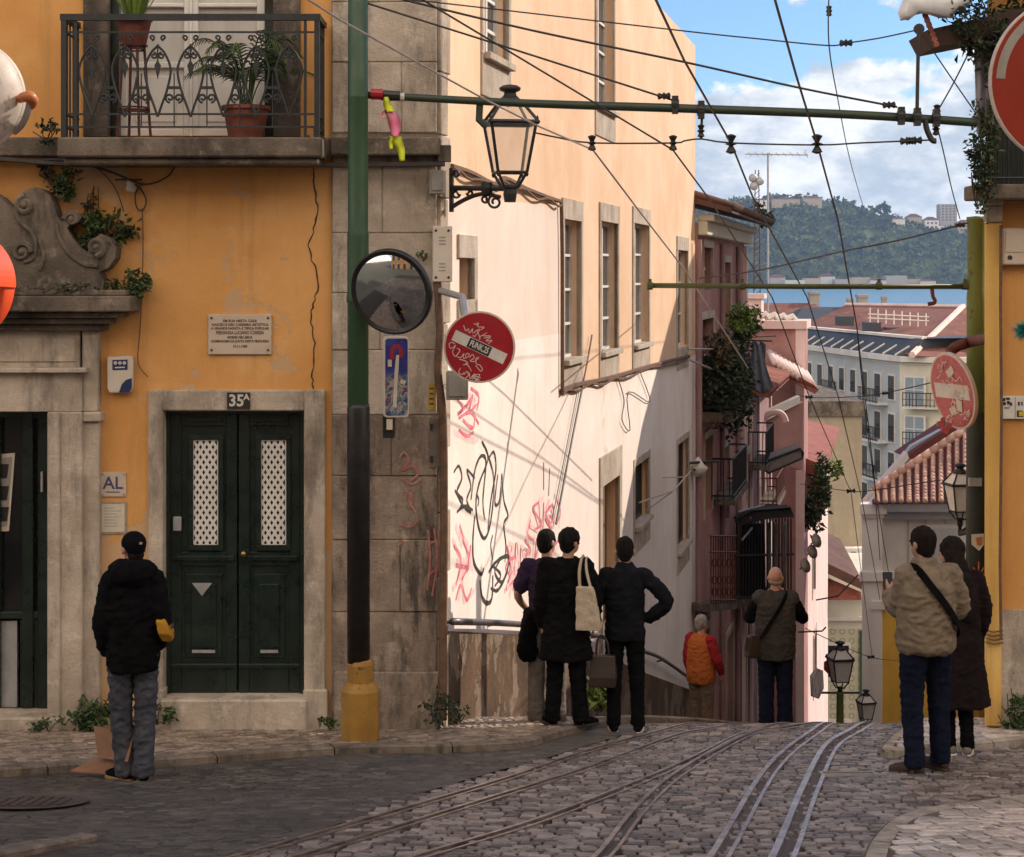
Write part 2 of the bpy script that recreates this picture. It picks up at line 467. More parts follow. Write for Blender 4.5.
M['inkblue'] = pm('ink_blue', (.05, .06, .16), None, 9, .5, 0)
M['plaque'] = pm('plaque_stone', (.56, .47, .37), (.5, .41, .32), 6, .5, .1)
M['paper'] = pm('paper', (.62, .56, .45), (.54, .48, .38), 8, .8, .1)
M['plastic_white'] = pm('white_plastic', (.62, .56, .47), (.56, .5, .42), 5, .4, .05)
M['navy'] = pm('navy_plastic', (.02, .03, .10), None, 5, .4, .05)
M['greybox'] = pm('grey_cabinet', (.33, .31, .28), (.26, .24, .21), 6, .55, .15)
M['orange'] = pm('orange_plastic', (.80, .10, .03), (.70, .075, .025), 4, .35, .05)
M['mirrorback'] = pm('mirror_back_grey', (.56, .51, .44), (.44, .39, .33), 5, .5, .1, c3=(.30, .25, .2))
M['leaf'] = pm('leaf_green', (.030, .062, .014), (.055, .095, .022), 7, .55, 0, island=.5)
M['leaf_dark'] = pm('leaf_dark', (.018, .034, .012), (.032, .052, .018), 7, .6, 0, island=.5)
M['leaf_lime'] = pm('leaf_lime', (.16, .24, .035), (.10, .17, .03), 7, .55, 0, island=.4)
M['leaf_dry'] = pm('leaf_dry', (.10, .075, .04), (.07, .055, .03), 7, .8, 0, island=.5)
M['stem'] = pm('stem', (.06, .045, .02), (.09, .06, .03), 9, .8, .2)
M['neon'] = pm('neon_yellow_cloth', (.60, .66, .02), (.5, .58, .02), 5, .6, .1)
M['pinkcloth'] = pm('pink_cloth', (.72, .16, .28), (.66, .3, .35), 5, .7, .1)
M['cardboard'] = pm('cardboard', (.26, .13, .065), (.2, .1, .05), 5, .85, .2)
M['roof'] = pm('red_tile', (.27, .085, .055), (.19, .055, .04), 1.4, .8, .3, 30, island=.3, c3=(.34, .15, .10))
M['roof_far'] = pm('red_tile_distant', (.22, .085, .06), (.14, .055, .042), .35, .9, .3, 3, c3=(.30, .15, .11))
M['slate'] = pm('slate_mansard', (.055, .06, .07), (.04, .044, .052), .4, .6, .1, 4)
M['zinc'] = pm('zinc_sheet', (.42, .43, .44), (.34, .35, .36), 1.2, .45, .08, metal=.3)
M['curtain'] = pm('net_curtain', (.55, .53, .49), (.47, .45, .42), 9, .9, .2, stretch=(1, 1, .1))
M['plasticsheet'] = pm('plastic_sheet', (.72, .72, .72), (.58, .58, .6), 4, .35, .5, 12)
M['greycloth'] = pm('grey_tarp', (.30, .30, .33), (.22, .22, .25), 3, .8, .5, 14, stretch=(1, 1, .25))
M['bluecloth'] = pm('blue_laundry', (.10, .11, .19), (.14, .15, .22), 5, .9, .3, 20)
M['bluegrey_cloth'] = pm('blue_grey_laundry', (.17, .19, .24), (.12, .135, .18), 5, .9, .3, 20)
M['redcloth'] = pm('red_laundry', (.45, .05, .035), None, 5, .9, .3, 20)
M['whitecloth'] = pm('white_laundry', (.66, .63, .62), (.56, .53, .53), 5, .9, .3, 20)
M['awning'] = pm('grey_awning', (.26, .23, .22), (.19, .165, .16), 3, .8, .3, 20)
M['teal'] = pm('teal_tinsel', (.02, .16, .15), (.03, .24, .22), 20, .3, 0, island=.5)
M['awning_dark'] = pm('black_awning', (.02, .018, .018), (.03, .027, .027), 6, .8, .3, 20)
M['concrete'] = pm('concrete', (.36, .34, .31), (.28, .26, .24), .6, .9, .3, 20)

def glass(name, col, rough=.08):
    k = NT(name); k.color(k.mix(k.noise(1.5, 3), col, tuple(c*.5 for c in col)))
    k.rough(rough); k.b.inputs['Specular IOR Level'].default_value = .8
    return k.m
M['glass'] = glass('window_glass', (.06, .065, .07))
M['glass_curtained'] = glass('curtained_glass', (.36, .44, .50), .15)
M['glass_dark'] = glass('shop_glass', (.012, .013, .014))
def clear(name, tint, alpha):
    k = NT(name); k.b.inputs['Base Color'].default_value = c4(tint)
    k.rough(k.step(k.noise(6, 5), .3, .7, .12, .35)); k.b.inputs['Alpha'].default_value = alpha
    return k.m
M['lampglass'] = clear('lantern_glass', (.62, .56, .47), .22)
M['lampfrost'] = pm('frosted_lamp_glass', (.78, .76, .72), (.68, .66, .62), 9, .35, .05)
M['roof_red'] = pm('dark_red_tile_channel', (.13, .03, .022), (.09, .022, .017), 3, .85, .3, 30)
M['kerb_pale'] = stone('pale_kerb_stone', (.46, .41, .35), (.30, .26, .21), (.56, .51, .44), .45, 2)
M['tile_pale'] = pm('sunlit_tile_tint', (.66, .44, .34), (.52, .31, .23), 3, .8, .3, 30, island=.2)  # sunlight on the tile ridges, put into a paler clay colour
M['calcada_worn'] = pm('worn_polished_calcada', (.46, .41, .36), (.32, .28, .24), 3.5, (.22, .45), .5, 60, island=.35)
M['mirror'] = None
k = NT('convex_mirror'); k.b.inputs['Base Color'].default_value = (.72, .70, .68, 1); k.b.inputs['Metallic'].default_value = 1
k.rough(k.step(k.noise(7, 5), .35, .7, .02, .09)); M['mirror'] = k.m
# azulejo tile front
k = NT('azulejo_tiles')
br = k.n('ShaderNodeTexVoronoi', feature='F1'); br.inputs['Scale'].default_value = 2.4; br.inputs['Randomness'].default_value = 0.0
k.L.new(k.tc.outputs['Object'], br.inputs['Vector'])
tc = k.ramp(br.outputs['Distance'], [(0, (.16, .20, .13)), (.13, (.55, .52, .36)), (.24, (.52, .5, .35)), (.30, (.17, .2, .13)), (.37, (.52, .5, .36)), (1, (.55, .53, .4))])
k.color(tc); k.rough(.35); M['azulejo'] = k.m
def cloth(name, c1, c2=None, rough=.95, sheen=0):
    return pm(name, c1, c2, 11, rough, .5, 140, sheen=sheen, spec=.08)
M['skin'] = pm('skin', (.42, .24, .165), (.36, .19, .13), 9, .55, .1, 90)
M['hair_black'] = pm('black_hair', (.006, .005, .0045), (.011, .009, .0075), 40, .8, 1.0, 90, stretch=(1, 1, .2), spec=.12)
M['hair_grey'] = pm('grey_hair', (.20, .185, .165), (.28, .26, .24), 30, .7, .8, 60, stretch=(1, 1, .25))
M['hair_fringe'] = pm('thin_grey_fringe', (.24, .16, .12), (.20, .15, .12), 30, .8, .5, 60)
M['hair_brown'] = pm('dark_brown_hair', (.009, .0065, .0055), (.017, .011, .009), 40, .8, 1.0, 90, stretch=(1, 1, .15), spec=.12)
M['c_black'] = cloth('black_cloth', (.0035, .0035, .004), (.0065, .0065, .007))
M['c_coat'] = cloth('black_wool', (.004, .004, .0043), (.0075, .007, .0075))
M['c_slate'] = cloth('charcoal_jacket', (.0065, .007, .0095), (.011, .0125, .016))
M['c_purple'] = cloth('dark_purple_tee', (.028, .018, .042), (.04, .026, .055))
M['c_jeans'] = cloth('washed_grey_jeans', (.075, .078, .092), (.042, .045, .056))
M['c_navy'] = cloth('navy_jeans', (.006, .008, .020), (.011, .014, .028))
M['c_greytrs'] = cloth('grey_trousers', (.15, .135, .12), (.20, .18, .16))
M['c_beige'] = cloth('beige_jacket', (.215, .17, .12), (.16, .125, .085))
M['c_brown'] = cloth('dark_brown_coat', (.017, .0115, .0115), (.011, .008, .0085))
M['c_greyjkt'] = cloth('grey_brown_jacket', (.058, .052, .046), (.04, .036, .032))
M['c_khaki'] = cloth('khaki_trousers', (.17, .125, .085), (.12, .088, .06))
M['c_orange'] = cloth('orange_vest', (.42, .13, .035), (.36, .10, .03))
M['c_red'] = cloth('red_fleece', (.30, .022, .030), (.24, .018, .024))
M['c_canvas'] = cloth('cream_canvas', (.50, .42, .32), (.42, .35, .26))
M['c_yellow'] = cloth('mustard_bag', (.42, .22, .03), (.34, .17, .025))
M['leather'] = pm('dark_leather', (.035, .022, .016), (.02, .014, .011), 8, .5, .2, 80)
M['suede'] = pm('dark_brown_suede', (.050, .034, .026), (.035, .024, .018), 8, .9, .2, 80)
M['rubber'] = pm('sole_white', (.62, .59, .54), (.5, .47, .42), 8, .7, .1)
M['gum'] = pm('gum_sole', (.25, .14, .055), None, 8, .7, .1)
# ------------------------------------------------------------------ ground, road, pavements, rails
rng = random.Random(11)
def resample(pts, step):
    pts = [Vector(p) for p in pts]; out = [pts[0]]; acc = 0.0
    for a, b in zip(pts, pts[1:]):
        L = (b-a).length
        if L < 1e-9: continue
        t = step-acc
        while t <= L:
            out.append(a+(b-a)*(t/L)); t += step
        acc = (acc+L) % step
    return out
def inside(x, y, poly):
    c = False; n = len(poly)
    for i in range(n):
        x1, y1 = poly[i][0], poly[i][1]; x2, y2 = poly[i-1][0], poly[i-1][1]
        if (y1 > y) != (y2 > y) and x < (x2-x1)*(y-y1)/(y2-y1)+x1: c = not c
    return c
# big sheet: street slope, valley floor, out to the horizon
mb = MB()
ys = [-60, -30, -10, 0, 4, 8, 12, 15, 16, 17, 17.5, 18, 18.5, 19, 22, 30, 40, 50, 60, 74, 78, 82, 86, 90, 140, 250, 600, 1200, 2500, 4500]
xs = [-3500, -900, -300, -80, -20, -8, -4, -2, 0, 2, 4, 6, 8, 12, 20, 40, 90, 300, 900, 3500]
def gz2(x, y): return max(GZ(y), -24.0) - .012
rows = [[(x, y, gz2(x, y)) for x in xs] for y in ys]
mb.loft(rows, cap=False, closed=False)
mb.build('ground', M['earth'], kind='structure')
# road bed (dark joint sand) under the setts
mb = MB()
ys = [3+.5*i for i in range(62)]+[36, 40, 50, 60, 74, 80, 86]
mb.loft([[(x, y, GZ(y)-.006) for x in (-9, -4, -1, 1, 2, 3, 4, 5, 6, 8, 12, 19)] for y in ys], cap=False, closed=False)
mb.build('roadbed', M['joint'], kind='structure')

# kerb line of the left pavement (top edge, px) -> ground points
LK = [G(x, y, .07) for x, y in [(-420, 812), (-200, 790), (0, 770), (200, 757), (340, 748), (450, 745.5), (522, 742), (556, 732.5), (604, 721), (642, 716)]]
LK += [Vector((2.35, 19.2, 0)), Vector((3.1, 22, 0)), Vector((4.9, 30, 0)), Vector((7.1, 40, 0))]
for p in LK: p.z = GZ(p.y)+.07
LKs = catmull(LK, 5)
# asphalt on the left, smoother than the setts
ASB = [G(x, y) for x, y in [(150, 900), (215, 857), (300, 832), (420, 795), (500, 772), (560, 756), (610, 740), (650, 730)]]
poly = [(-9, 5)]+[(-9, LKs[0].y)]+[(p.x, p.y) for p in LKs if p.y < 17.6]+[(p.x, p.y) for p in reversed(ASB)]+[(ASB[0].x-.8, 5)]
AS_POLY = poly
bm = bmesh.new()
vs = [bm.verts.new((x+(.14 if 5.2 < y < 17.3 and x > -8 and y < LKs[0].y+.0*x and (x, y) not in [(p.x, p.y) for p in LKs] else 0), y, 0)) for x, y in poly]
f = bm.faces.new(vs)
bmesh.ops.triangulate(bm, faces=[f])
bmesh.ops.subdivide_edges(bm, edges=bm.edges[:], cuts=7, use_grid_fill=True)
for v in bm.verts:
    v.co.z = GZ(v.co.y)+.012+.012*noise.noise(Vector((v.co.x*.8, v.co.y*.8, 0)))
me = bpy.data.meshes.new('asphalt'); bm.to_mesh(me); bm.free()
o = bpy.data.objects.new('asphalt', me); COL.objects.link(o); me.materials.append(M['asphalt']); o['kind'] = 'structure'
for p in me.polygons: p.use_smooth = True

# right pavements: near corner and the small island behind the couple
RK = [G(x, y, .10) for x, y in [(858, 900), (862, 862), (872, 838), (895, 817), (935, 806), (980, 800), (1030, 793), (1120, 778), (1250, 765)]]
RKs = catmull(RK, 5)
R_POLY = [(p.x, p.y) for p in RKs]+[(9, RKs[-1].y), (9, 6), (RKs[0].x, 6)]
IK = [G(x, y, .06) for x, y in [(1060, 734), (1010, 740.5), (940, 746.5), (884, 751.5), (880, 748), (888, 738), (902, 727)]]
IKs = IK[:]+[Vector((4.0, 18.6, 0)), Vector((5.0, 18.7, 0))]
for p in IKs: p.z = GZ(p.y)+.06
I_POLY = [(p.x, p.y) for p in IKs]+[(9, 18.6), (9, IKs[0].y)]

MHX = G(32, 806)
# rails, traced as gauge lines on the road
RPX = {
 'R1': [(150, 886), (250, 857), (340, 831), (507, 781), (595, 751), (678, 728)],
 'R2': [(200, 890), (300, 860), (340, 848), (507, 796), (595, 768), (678, 737), (722, 728)],
 'R3': [(330, 888), (430, 857), (554, 818), (678, 768), (740, 737), (770, 728)],
 'R4': [(560, 895), (605, 857), (640, 812), (682, 774), (751, 735), (794, 728)],
 'R5': [(690, 900), (721, 857), (765, 780), (790, 752), (821, 729)],
 'R6': [(758, 900), (784, 857), (810, 790), (832, 747), (860, 729)]}
RL = {}
for kx, pts in RPX.items():
    g = [G(x, y) for x, y in pts]
    d = (g[-1]-g[-2]); d.z = 0; d.normalize()
    d = (d*.55+Vector((.245, .97, 0))*.45).normalized()
    for s_ in (2.0, 6.0, 14.0):
        q = g[len(pts)-1]+d*s_; g.append(q)
    g = catmull(g, 8)
    for p in g: p.z = GZ(p.y)
    RL[kx] = g
rail_labels = {'R1': 'grooved tram rail farthest left, next to the smooth asphalt', 'R2': 'grooved tram rail second from the left, inner rail of the left track',
 'R3': 'long tram rail curving in from the lower left and meeting another at the switch', 'R4': 'tram rail rising steeply from bottom centre into the switch point',
 'R5': 'bright grooved rail left of the pair at the right of the street', 'R6': 'bright grooved rail farthest right, beside the plain setts'}
wid = {'R1': .075, 'R2': .075, 'R3': .085, 'R4': .10, 'R5': .12, 'R6': .14}
for kx, g in RL.items():
    root = thing('tram_rail', rail_labels[kx], 'tram rail', g[0], 'tram rails set in the cobbles')
    g2 = resample(g, .25); w = wid[kx]; a = MB(); b = MB()
    la = []; lb = []; lc = []
    for i, p in enumerate(g2):
        d = g2[min(i+1, len(g2)-1)]-g2[max(i-1, 0)]; d.z = 0; d.normalize(); n = Vector((d.y, -d.x, 0))
        z = Vector((0, 0, GZ(p.y)+.022-p.z))
        q = p+z
        la.append([q-n*w*.5-Vector((0, 0, .05)), q-n*w*.5, q-n*w*.22, q-n*w*.22-Vector((0, 0, .05))])
        lb.append([q+n*w*.30-Vector((0, 0, .05)), q+n*w*.30-Vector((0, 0, .002)), q+n*w*.5-Vector((0, 0, .002)), q+n*w*.5-Vector((0, 0, .05))])
        lc.append([q-n*w*.22-Vector((0, 0, .05)), q-n*w*.22-Vector((0, 0, .022)), q+n*w*.30-Vector((0, 0, .022)), q+n*w*.30-Vector((0, 0, .05))])
    sm_ = M['steel'] if kx in ('R5', 'R6') else M['steel_dull']
    a.loft(la); a.build('rail_head', sm_, root)
    b.loft(lb); b.build('guard_lip', sm_, root)
    c = MB(); c.loft(lc); c.build('groove', M['railside'], root)

def near_rail(x, y, lim=.0):
    for kx, g in RL.items():
        w = wid[kx]*.5+lim
        for a, b in zip(g, g[1:]):
            if abs(a.y-y) > 1.2 and abs(b.y-y) > 1.2: continue
            ab = Vector((b.x-a.x, b.y-a.y)); ap = Vector((x-a.x, y-a.y))
            t = max(0, min(1, ap.dot(ab)/max(ab.length_squared, 1e-9)))
            if (ap-ab*t).length < w: return True
    return False
def setts(mb, test, x0, x1, y0, y1, sx, sy, lift, crown, rg, ang=0.0, gap=.012, zf=GZ, skew=0.0):
    ca, sa = math.cos(ang), math.sin(ang)
    cx, cy = (x0+x1)/2, (y0+y1)/2
    L = math.hypot(x1-x0, y1-y0)/2
    v = -L; row = 0
    while v < L:
        h = sy*rg.uniform(.88, 1.12); u = -L+rg.uniform(0, sx)
        while u < L:
            w = sx*rg.uniform(.7, 1.3)
            wob = .02*noise.noise(Vector((u*.9, v*.9, 3)))
            px, py = cx+(u+w/2)*ca-(v+h/2+wob)*sa, cy+(u+w/2)*sa+(v+h/2+wob)*ca
            if x0 < px < x1 and y0 < py < y1 and test(px, py):
                hz = lift+rg.uniform(-.004, .004); tx, ty = rg.uniform(-.05, .05), rg.uniform(-.05, .05)
                rings = []
                for ins, dz in ((gap/2, -.03), (gap/2+.002, -.004-crown), (gap/2+.11*sy, 0.0)):
                    ring = []
                    for a, b in ((-1, -1), (1, -1), (1, 1), (-1, 1)):
                        du = a*(w/2-ins)+rg.uniform(-.004, .004); dv = b*(h/2-ins)+rg.uniform(-.004, .004)
                        X, Y = px+du*ca-dv*sa, py+du*sa+dv*ca
                        ring.append((X, Y, zf(Y)+hz+dz+du*tx+dv*ty))
                    rings.append(ring)
                b0 = len(mb.v); mb.v.extend(Vector(q) for r in rings for q in r)
                for i in range(2):
                    for j in range(4):
                        k2 = (j+1) % 4
                        mb.f.append([b0+i*4+j, b0+i*4+k2, b0+i*4+4+k2, b0+i*4+4+j]); mb.mi.append(0)
                mb.f.append([b0+8, b0+9, b0+10, b0+11]); mb.mi.append(0)
            u += w
        v += h; row += 1
LKP = [(-9, 3)]+[(p.x, p.y) for p in LKs]+[(30, 40), (30, 3)]     # road side of the left kerb
def road_test(x, y):
    if x < -3.2 or not inside(x, y, LKP): return False
    if inside(x, y, AS_POLY) or inside(x, y, R_POLY) or inside(x, y, I_POLY): return False
    return not near_rail(x, y, -.022)
mb = MB(); setts(mb, road_test, -3.2, 6.0, 7.6, 19.6, .112, .088, .010, .005, rng, ang=-.05, gap=.009)
mb.build('road', M['cobble'], kind='structure', recalc=False)
mb = MB(); setts(mb, lambda x, y: inside(x, y, AS_POLY) and inside(x, y, LKP) and not (x < -2.1 and y < 9.7) and math.hypot(x-MHX[0], y-MHX[1]) > .40, -5.2, 2.6, 8.2, 17.0, .13, .10, .013, .006, rng, ang=-.12, gap=.012)
mb.build('old_setts', M['cobble_dark'], kind='structure', recalc=False)

# pavements
def pavement(name, poly, edge, lift, box, sx, sy, ang, facew=.13, mat='calcada'):
    bm = bmesh.new(); vs = [bm.verts.new((x, y, 0)) for x, y in poly]; f = bm.faces.new(vs)
    bmesh.ops.triangulate(bm, faces=[f]); bmesh.ops.subdivide_edges(bm, edges=bm.edges[:], cuts=6, use_grid_fill=True)
    for v in bm.verts: v.co.z = GZ(v.co.y)+lift-.008
    me = bpy.data.meshes.new(name+'_bed'); bm.to_mesh(me); bm.free()
    o = bpy.data.objects.new('pavement_bed', me); COL.objects.link(o); me.materials.append(M['calcada_joint']); o['kind'] = 'structure'
    # kerb stones
    k = MB(); e = resample(edge, .06); i = 0
    while i < len(e)-3:
        n = min(rng.randint(11, 17), len(e)-1-i); seg = e[i:i+n+1]; rings = []
        for j, p in enumerate(seg):
            d = seg[min(j+1, len(seg)-1)]-seg[max(j-1, 0)]; d.z = 0; d.normalize(); nn = Vector((d.y, -d.x, 0))
            if not inside(*( (p-nn*.03).xy ), poly): nn = -nn
            pp = p+d*(.006 if j == 0 else (-.006 if j == len(seg)-1 else 0))
            zt = GZ(p.y)+lift+.004; zb = GZ(p.y)-.05
            a, b = pp, pp-nn*facew
            rings.append([(a.x, a.y, zb), (a.x, a.y, zt-.02), (a.x-nn.x*.02, a.y-nn.y*.02, zt), (b.x, b.y, zt), (b.x, b.y, zb)])
        k.loft(rings); i += n
    k.build('kerb', M['kerb' if mat == 'calcada' else 'kerb_pale'], kind='structure')
    s = MB(); E = [(p.x, p.y) for p in e]
    def test(x, y):
        if not inside(x, y, poly): return False
        return all((x-a)**2+(y-b)**2 > (facew+.03)**2 for a, b in E[::2])
    setts(s, test, *box, sx, sy, lift+.004, .003, rng, ang=ang, gap=.015)
    s.build('pavement', M[mat], kind='structure', recalc=False)
lp = [(p.x, p.y) for p in LKs]+[(OW+UW*25).to_2d()[:], (XC, YF), (-9, YF)]
lp = [(p.x, p.y) for p in LKs if p.y < 31]+[(XC+.2156*15, YF+15), (XC, YF), (LKs[0].x, YF)]
pavement('left_pavement', lp, [p for p in LKs if p.y < 31], .07, (-6.2, 3.6, 11.5, 22), .098, .088, .75)
pavement('near_right_pavement', R_POLY, RKs, .10, (1.6, 6, 7.6, 13.2), .125, .115, .15, .11, 'calcada_worn')
pavement('island_pavement', I_POLY, IKs, .06, (2.8, 6, 14, 18.7), .115, .10, .3, .09, 'calcada_worn')

# small things set in or lying on the ground
g = G(32, 806)
mb = MB(); mb.lathe([(.0, 0), (.34, 0), (.36, .012), (.33, .016), (.325, .006), (.30, .006), (.0, .008)], (g.x, g.y, GZ(g.y)+.018), 32)
for i_ in range(-4, 5):
    for j_ in range(-4, 5):
        if i_*i_+j_*j_ < 15: mb.box(g.x+i_*.066-.022, g.x+i_*.066+.022, g.y+j_*.066-.022, g.y+j_*.066+.022, GZ(g.y)+.02, GZ(g.y)+.034)
for v in mb.v: v.z += GZ(v.y)-GZ(g.y)
mb.build('manhole_cover', M['railside'], label='round iron manhole cover in the asphalt at lower left', cat='manhole cover')
g = G(848, 776)
t = thing('drain_cover', 'small rectangular drain cover with a pale frame right of the bright rails', 'drain cover', g)
a = MB()
for x0, x1, y0, y1 in ((-.2, .2, -.09, -.075), (-.2, .2, .075, .09), (-.2, -.185, -.075, .075), (.185, .2, -.075, .075)):
    a.box(g.x+x0, g.x+x1, g.y+y0, g.y+y1, g.z-.02, g.z+.026)
for v in a.v: v.z += GZ(v.y)-GZ(g.y)
a.build('drain_frame', M['galv'], t)
a = MB(); a.box(g.x-.184, g.x+.184, g.y-.074, g.y+.074, g.z-.02, g.z+.020)
for v in a.v: v.z += GZ(v.y)-GZ(g.y)
a.build('lid', M['kerb'], t)
# flattened cardboard box on the pavement edge beside the man
g = G(100, 771, .0)
t = thing('cardboard_box', 'flattened brown cardboard box on the kerb behind the man in the black jacket', 'cardboard box', g)
mb = MB(); zf = lambda y: GZ(y)
def gp(x, y, l=0.0): return G(x, y, l)
a0, a1, a2, a3 = gp(70, 772, .05), gp(124, 776, .035), gp(126, 760, .14), gp(100, 757, .14)
mb.prism([a0, a1, a2, a3], (0, 0, .008)); mb.build('bottom_panel', M['cardboard'], t)
mb = MB(); b0, b1 = gp(98, 757.5, .15), gp(128, 762, .15)
mb.prism([b0, b1, b1+Vector((.02, .1, .17)), b0+Vector((-.06, .12, .19))], (0, .007, .003)); mb.build('raised_flap', M['cardboard'], t)
# squared kerb block at the lower left corner of the frame
p0, p1 = G(-60, 866), G(78, 841)
mb = MB(); d = (p1-p0); d.z = 0; d.normalize(); n = Vector((-d.y, d.x, 0))
q = [p0, p1, p1-n*.16, p0-n*.2]
mb.prism([Vector((c.x, c.y, GZ(c.y)-.05)) for c in q], (0, 0, .10))
mb.build('kerb_block', M['kerb'], bevel=.012, label='long worn kerb stone lying at the lower left corner of the road', cat='kerb stone')
# far water and hillside
mb = MB(); mb.quad((-3400, 500, -20), (3400, 500, -20), (3400, 4400, -20), (-3400, 4400, -20))
k = NT('river_water'); k.color(k.mix(k.noise(.01, 4, .6, (1, .2, 1)), (.05, .14, .20), (.075, .18, .25))); k.rough(.3)
mb.build('river', k.m, kind='structure')
# ------------------------------------------------------------------ ochre house with the balcony
rng = random.Random(3)
ZB = GZ(YF)+.04       # pavement level at its foot
zpx = lambda y: fp(0, y)[1]
xpx = lambda x: fp(x, 0)[0]
oh = thing('ochre_house', 'ochre yellow house with an iron balcony, a baroque portal and green-black double doors', 'house', (xpx(150), YF, ZB))
def fb(m, x0, x1, y0, y1, o0, o1):
    """box on the facade, front face seen at these picture limits"""
    a, b = fp(x0, y1, o1), fp(x1, y0, o1)
    m.box(a[0], b[0], o0, o1, a[1], b[1]); return m
UL, UR = -7.5, xpx(334)
hole_win = (xpx(107), xpx(274), zpx(137), zpx(-150))
hole_door = (xpx(164), xpx(304), ZB-.2, zpx(411))
hole_shop = (xpx(-77), xpx(48), ZB-.2, zpx(411))
m = MB(MF); m.wall(UL, UR, ZB-.4, 4.2, [hole_win, hole_door, hole_shop], 0, .28)
m.quad((UL, 0, -4.5), (UL, -7, -4.5), (UL, -7, 4.2), (UL, 0, 4.2)); m.quad((UL, 0, 4.2), (XC, 0, 4.2), (XC, -7, 4.2), (UL, -7, 4.2))
m.build('wall', M['ochre'], oh)
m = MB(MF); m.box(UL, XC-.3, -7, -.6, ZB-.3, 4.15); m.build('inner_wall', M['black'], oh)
# rusticated corner strip between the ochre wall and the street corner
m = MB(MF); yj = [-180, -118, -56, 2, 62, 133]
def course(ya, yb, shift, o=.05):
    cuts = [332, 352+rng.uniform(-5, 5), 437] if shift else [332, 392+rng.uniform(-14, 14), 437]
    for a, b in zip(cuts, cuts[1:]):
        fb(m, a+.12, b-.12, ya+.16, yb-.16, -.2, o+rng.uniform(-.009, .009))
for i, (a, b) in enumerate(zip(yj, yj[1:])): course(a, b, i % 2)
yk = [166, 233, 293, 350, 415, 476, 540, 612, 672]
for i, (a, b) in enumerate(zip(yk, yk[1:])):
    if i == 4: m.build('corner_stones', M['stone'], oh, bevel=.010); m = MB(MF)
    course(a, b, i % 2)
m.build('corner_stones', M['stone_dirty_shaded'], oh, bevel=.010)
m = MB(MF); fb(m, 331.5, 437, -180, 725, -.2, .035); m.build('corner_backing', M['stone_dirty_shaded'], oh)
m = MB(MF); fb(m, 334, 352, 672, 738, -.2, .09); fb(m, 371, 437.5, 672, 738, -.2, .07); fb(m, 352, 371, 672, 738, -.2, .06); m.build('corner_base', M['stone_dirty_shaded'], oh, bevel=.012)
m = MB(MF); fb(m, 330, 440, 137, 155, -.1, .26); fb(m, 332, 438, 155, 165, -.1, .14); m.build('string_course', M['stone_dark'], oh, bevel=.012)
# storey ledge and balcony slab
m = MB(MF); fb(m, -330, 331, 137, 156, -.1, .22); m.build('ledge', M['stone_dark'], oh, bevel=.012)
BO = .62
m = MB(MF); a, b = fp(57, 157, BO), fp(322, 137, BO)
m.box(a[0], b[0], .22, BO, a[1], b[1]); m.box(a[0]+.04, b[0]-.04, .1, BO-.06, a[1]-.06, a[1]-.002)
m.build('balcony_slab', M['stone_dark'], oh, bevel=.015)
zfl = b[1]
# iron railing with scrollwork
rl = MB(MF)
ua, ub = fp(64, 0, BO-.05)[0], fp(317, 0, BO-.05)[0]
zt = fp(0, 17, BO-.05)[1]; zm = zt-.13; zl = zfl+.06
of = BO-.05
rl.box(ua-.03, ub+.03, of-.025, of+.025, zt-.03, zt+.025)
rl.box(ua-.03, ua+.02, .05, of, zt-.03, zt+.02); rl.box(ub-.02, ub+.03, .05, of, zt-.03, zt+.02)
for z in (zm, zl+.03, zl+.14):
    rl.box(ua, ub, of-.008, of+.008, z-.008, z+.008)
    rl.box(ua-.008, ua+.008, .05, of, z-.008, z+.008); rl.box(ub-.008, ub+.008, .05, of, z-.008, z+.008)
for u in (ua, ub):
    rl.box(u-.022, u+.022, of-.022, of+.022, zfl, zt)
    rl.box(u-.016, u+.016, .10, .13, zfl, zt)
    for o_ in (.24, .36, .46): rl.box(u-.007, u+.007, o_-.007, o_+.007, zfl, zt)
for u in (ua+.10, ub-.10): rl.box(u-.012, u+.012, of-.012, of+.012, zfl, zt)
rl.build('balcony_railing', M['ironrail'], oh)
sc = MB(MF)
def spiral(c, r0, r1, turns, a0, n=16, sgn=1):
    return [(c[0]+(r0+(r1-r0)*i/n)*math.cos(a0+sgn*2*math.pi*turns*i/n), of, c[1]+(r0+(r1-r0)*i/n)*math.sin(a0+sgn*2*math.pi*turns*i/n)) for i in range(n+1)]
U = (ub-ua-.2)/7.0
H = zm-zl
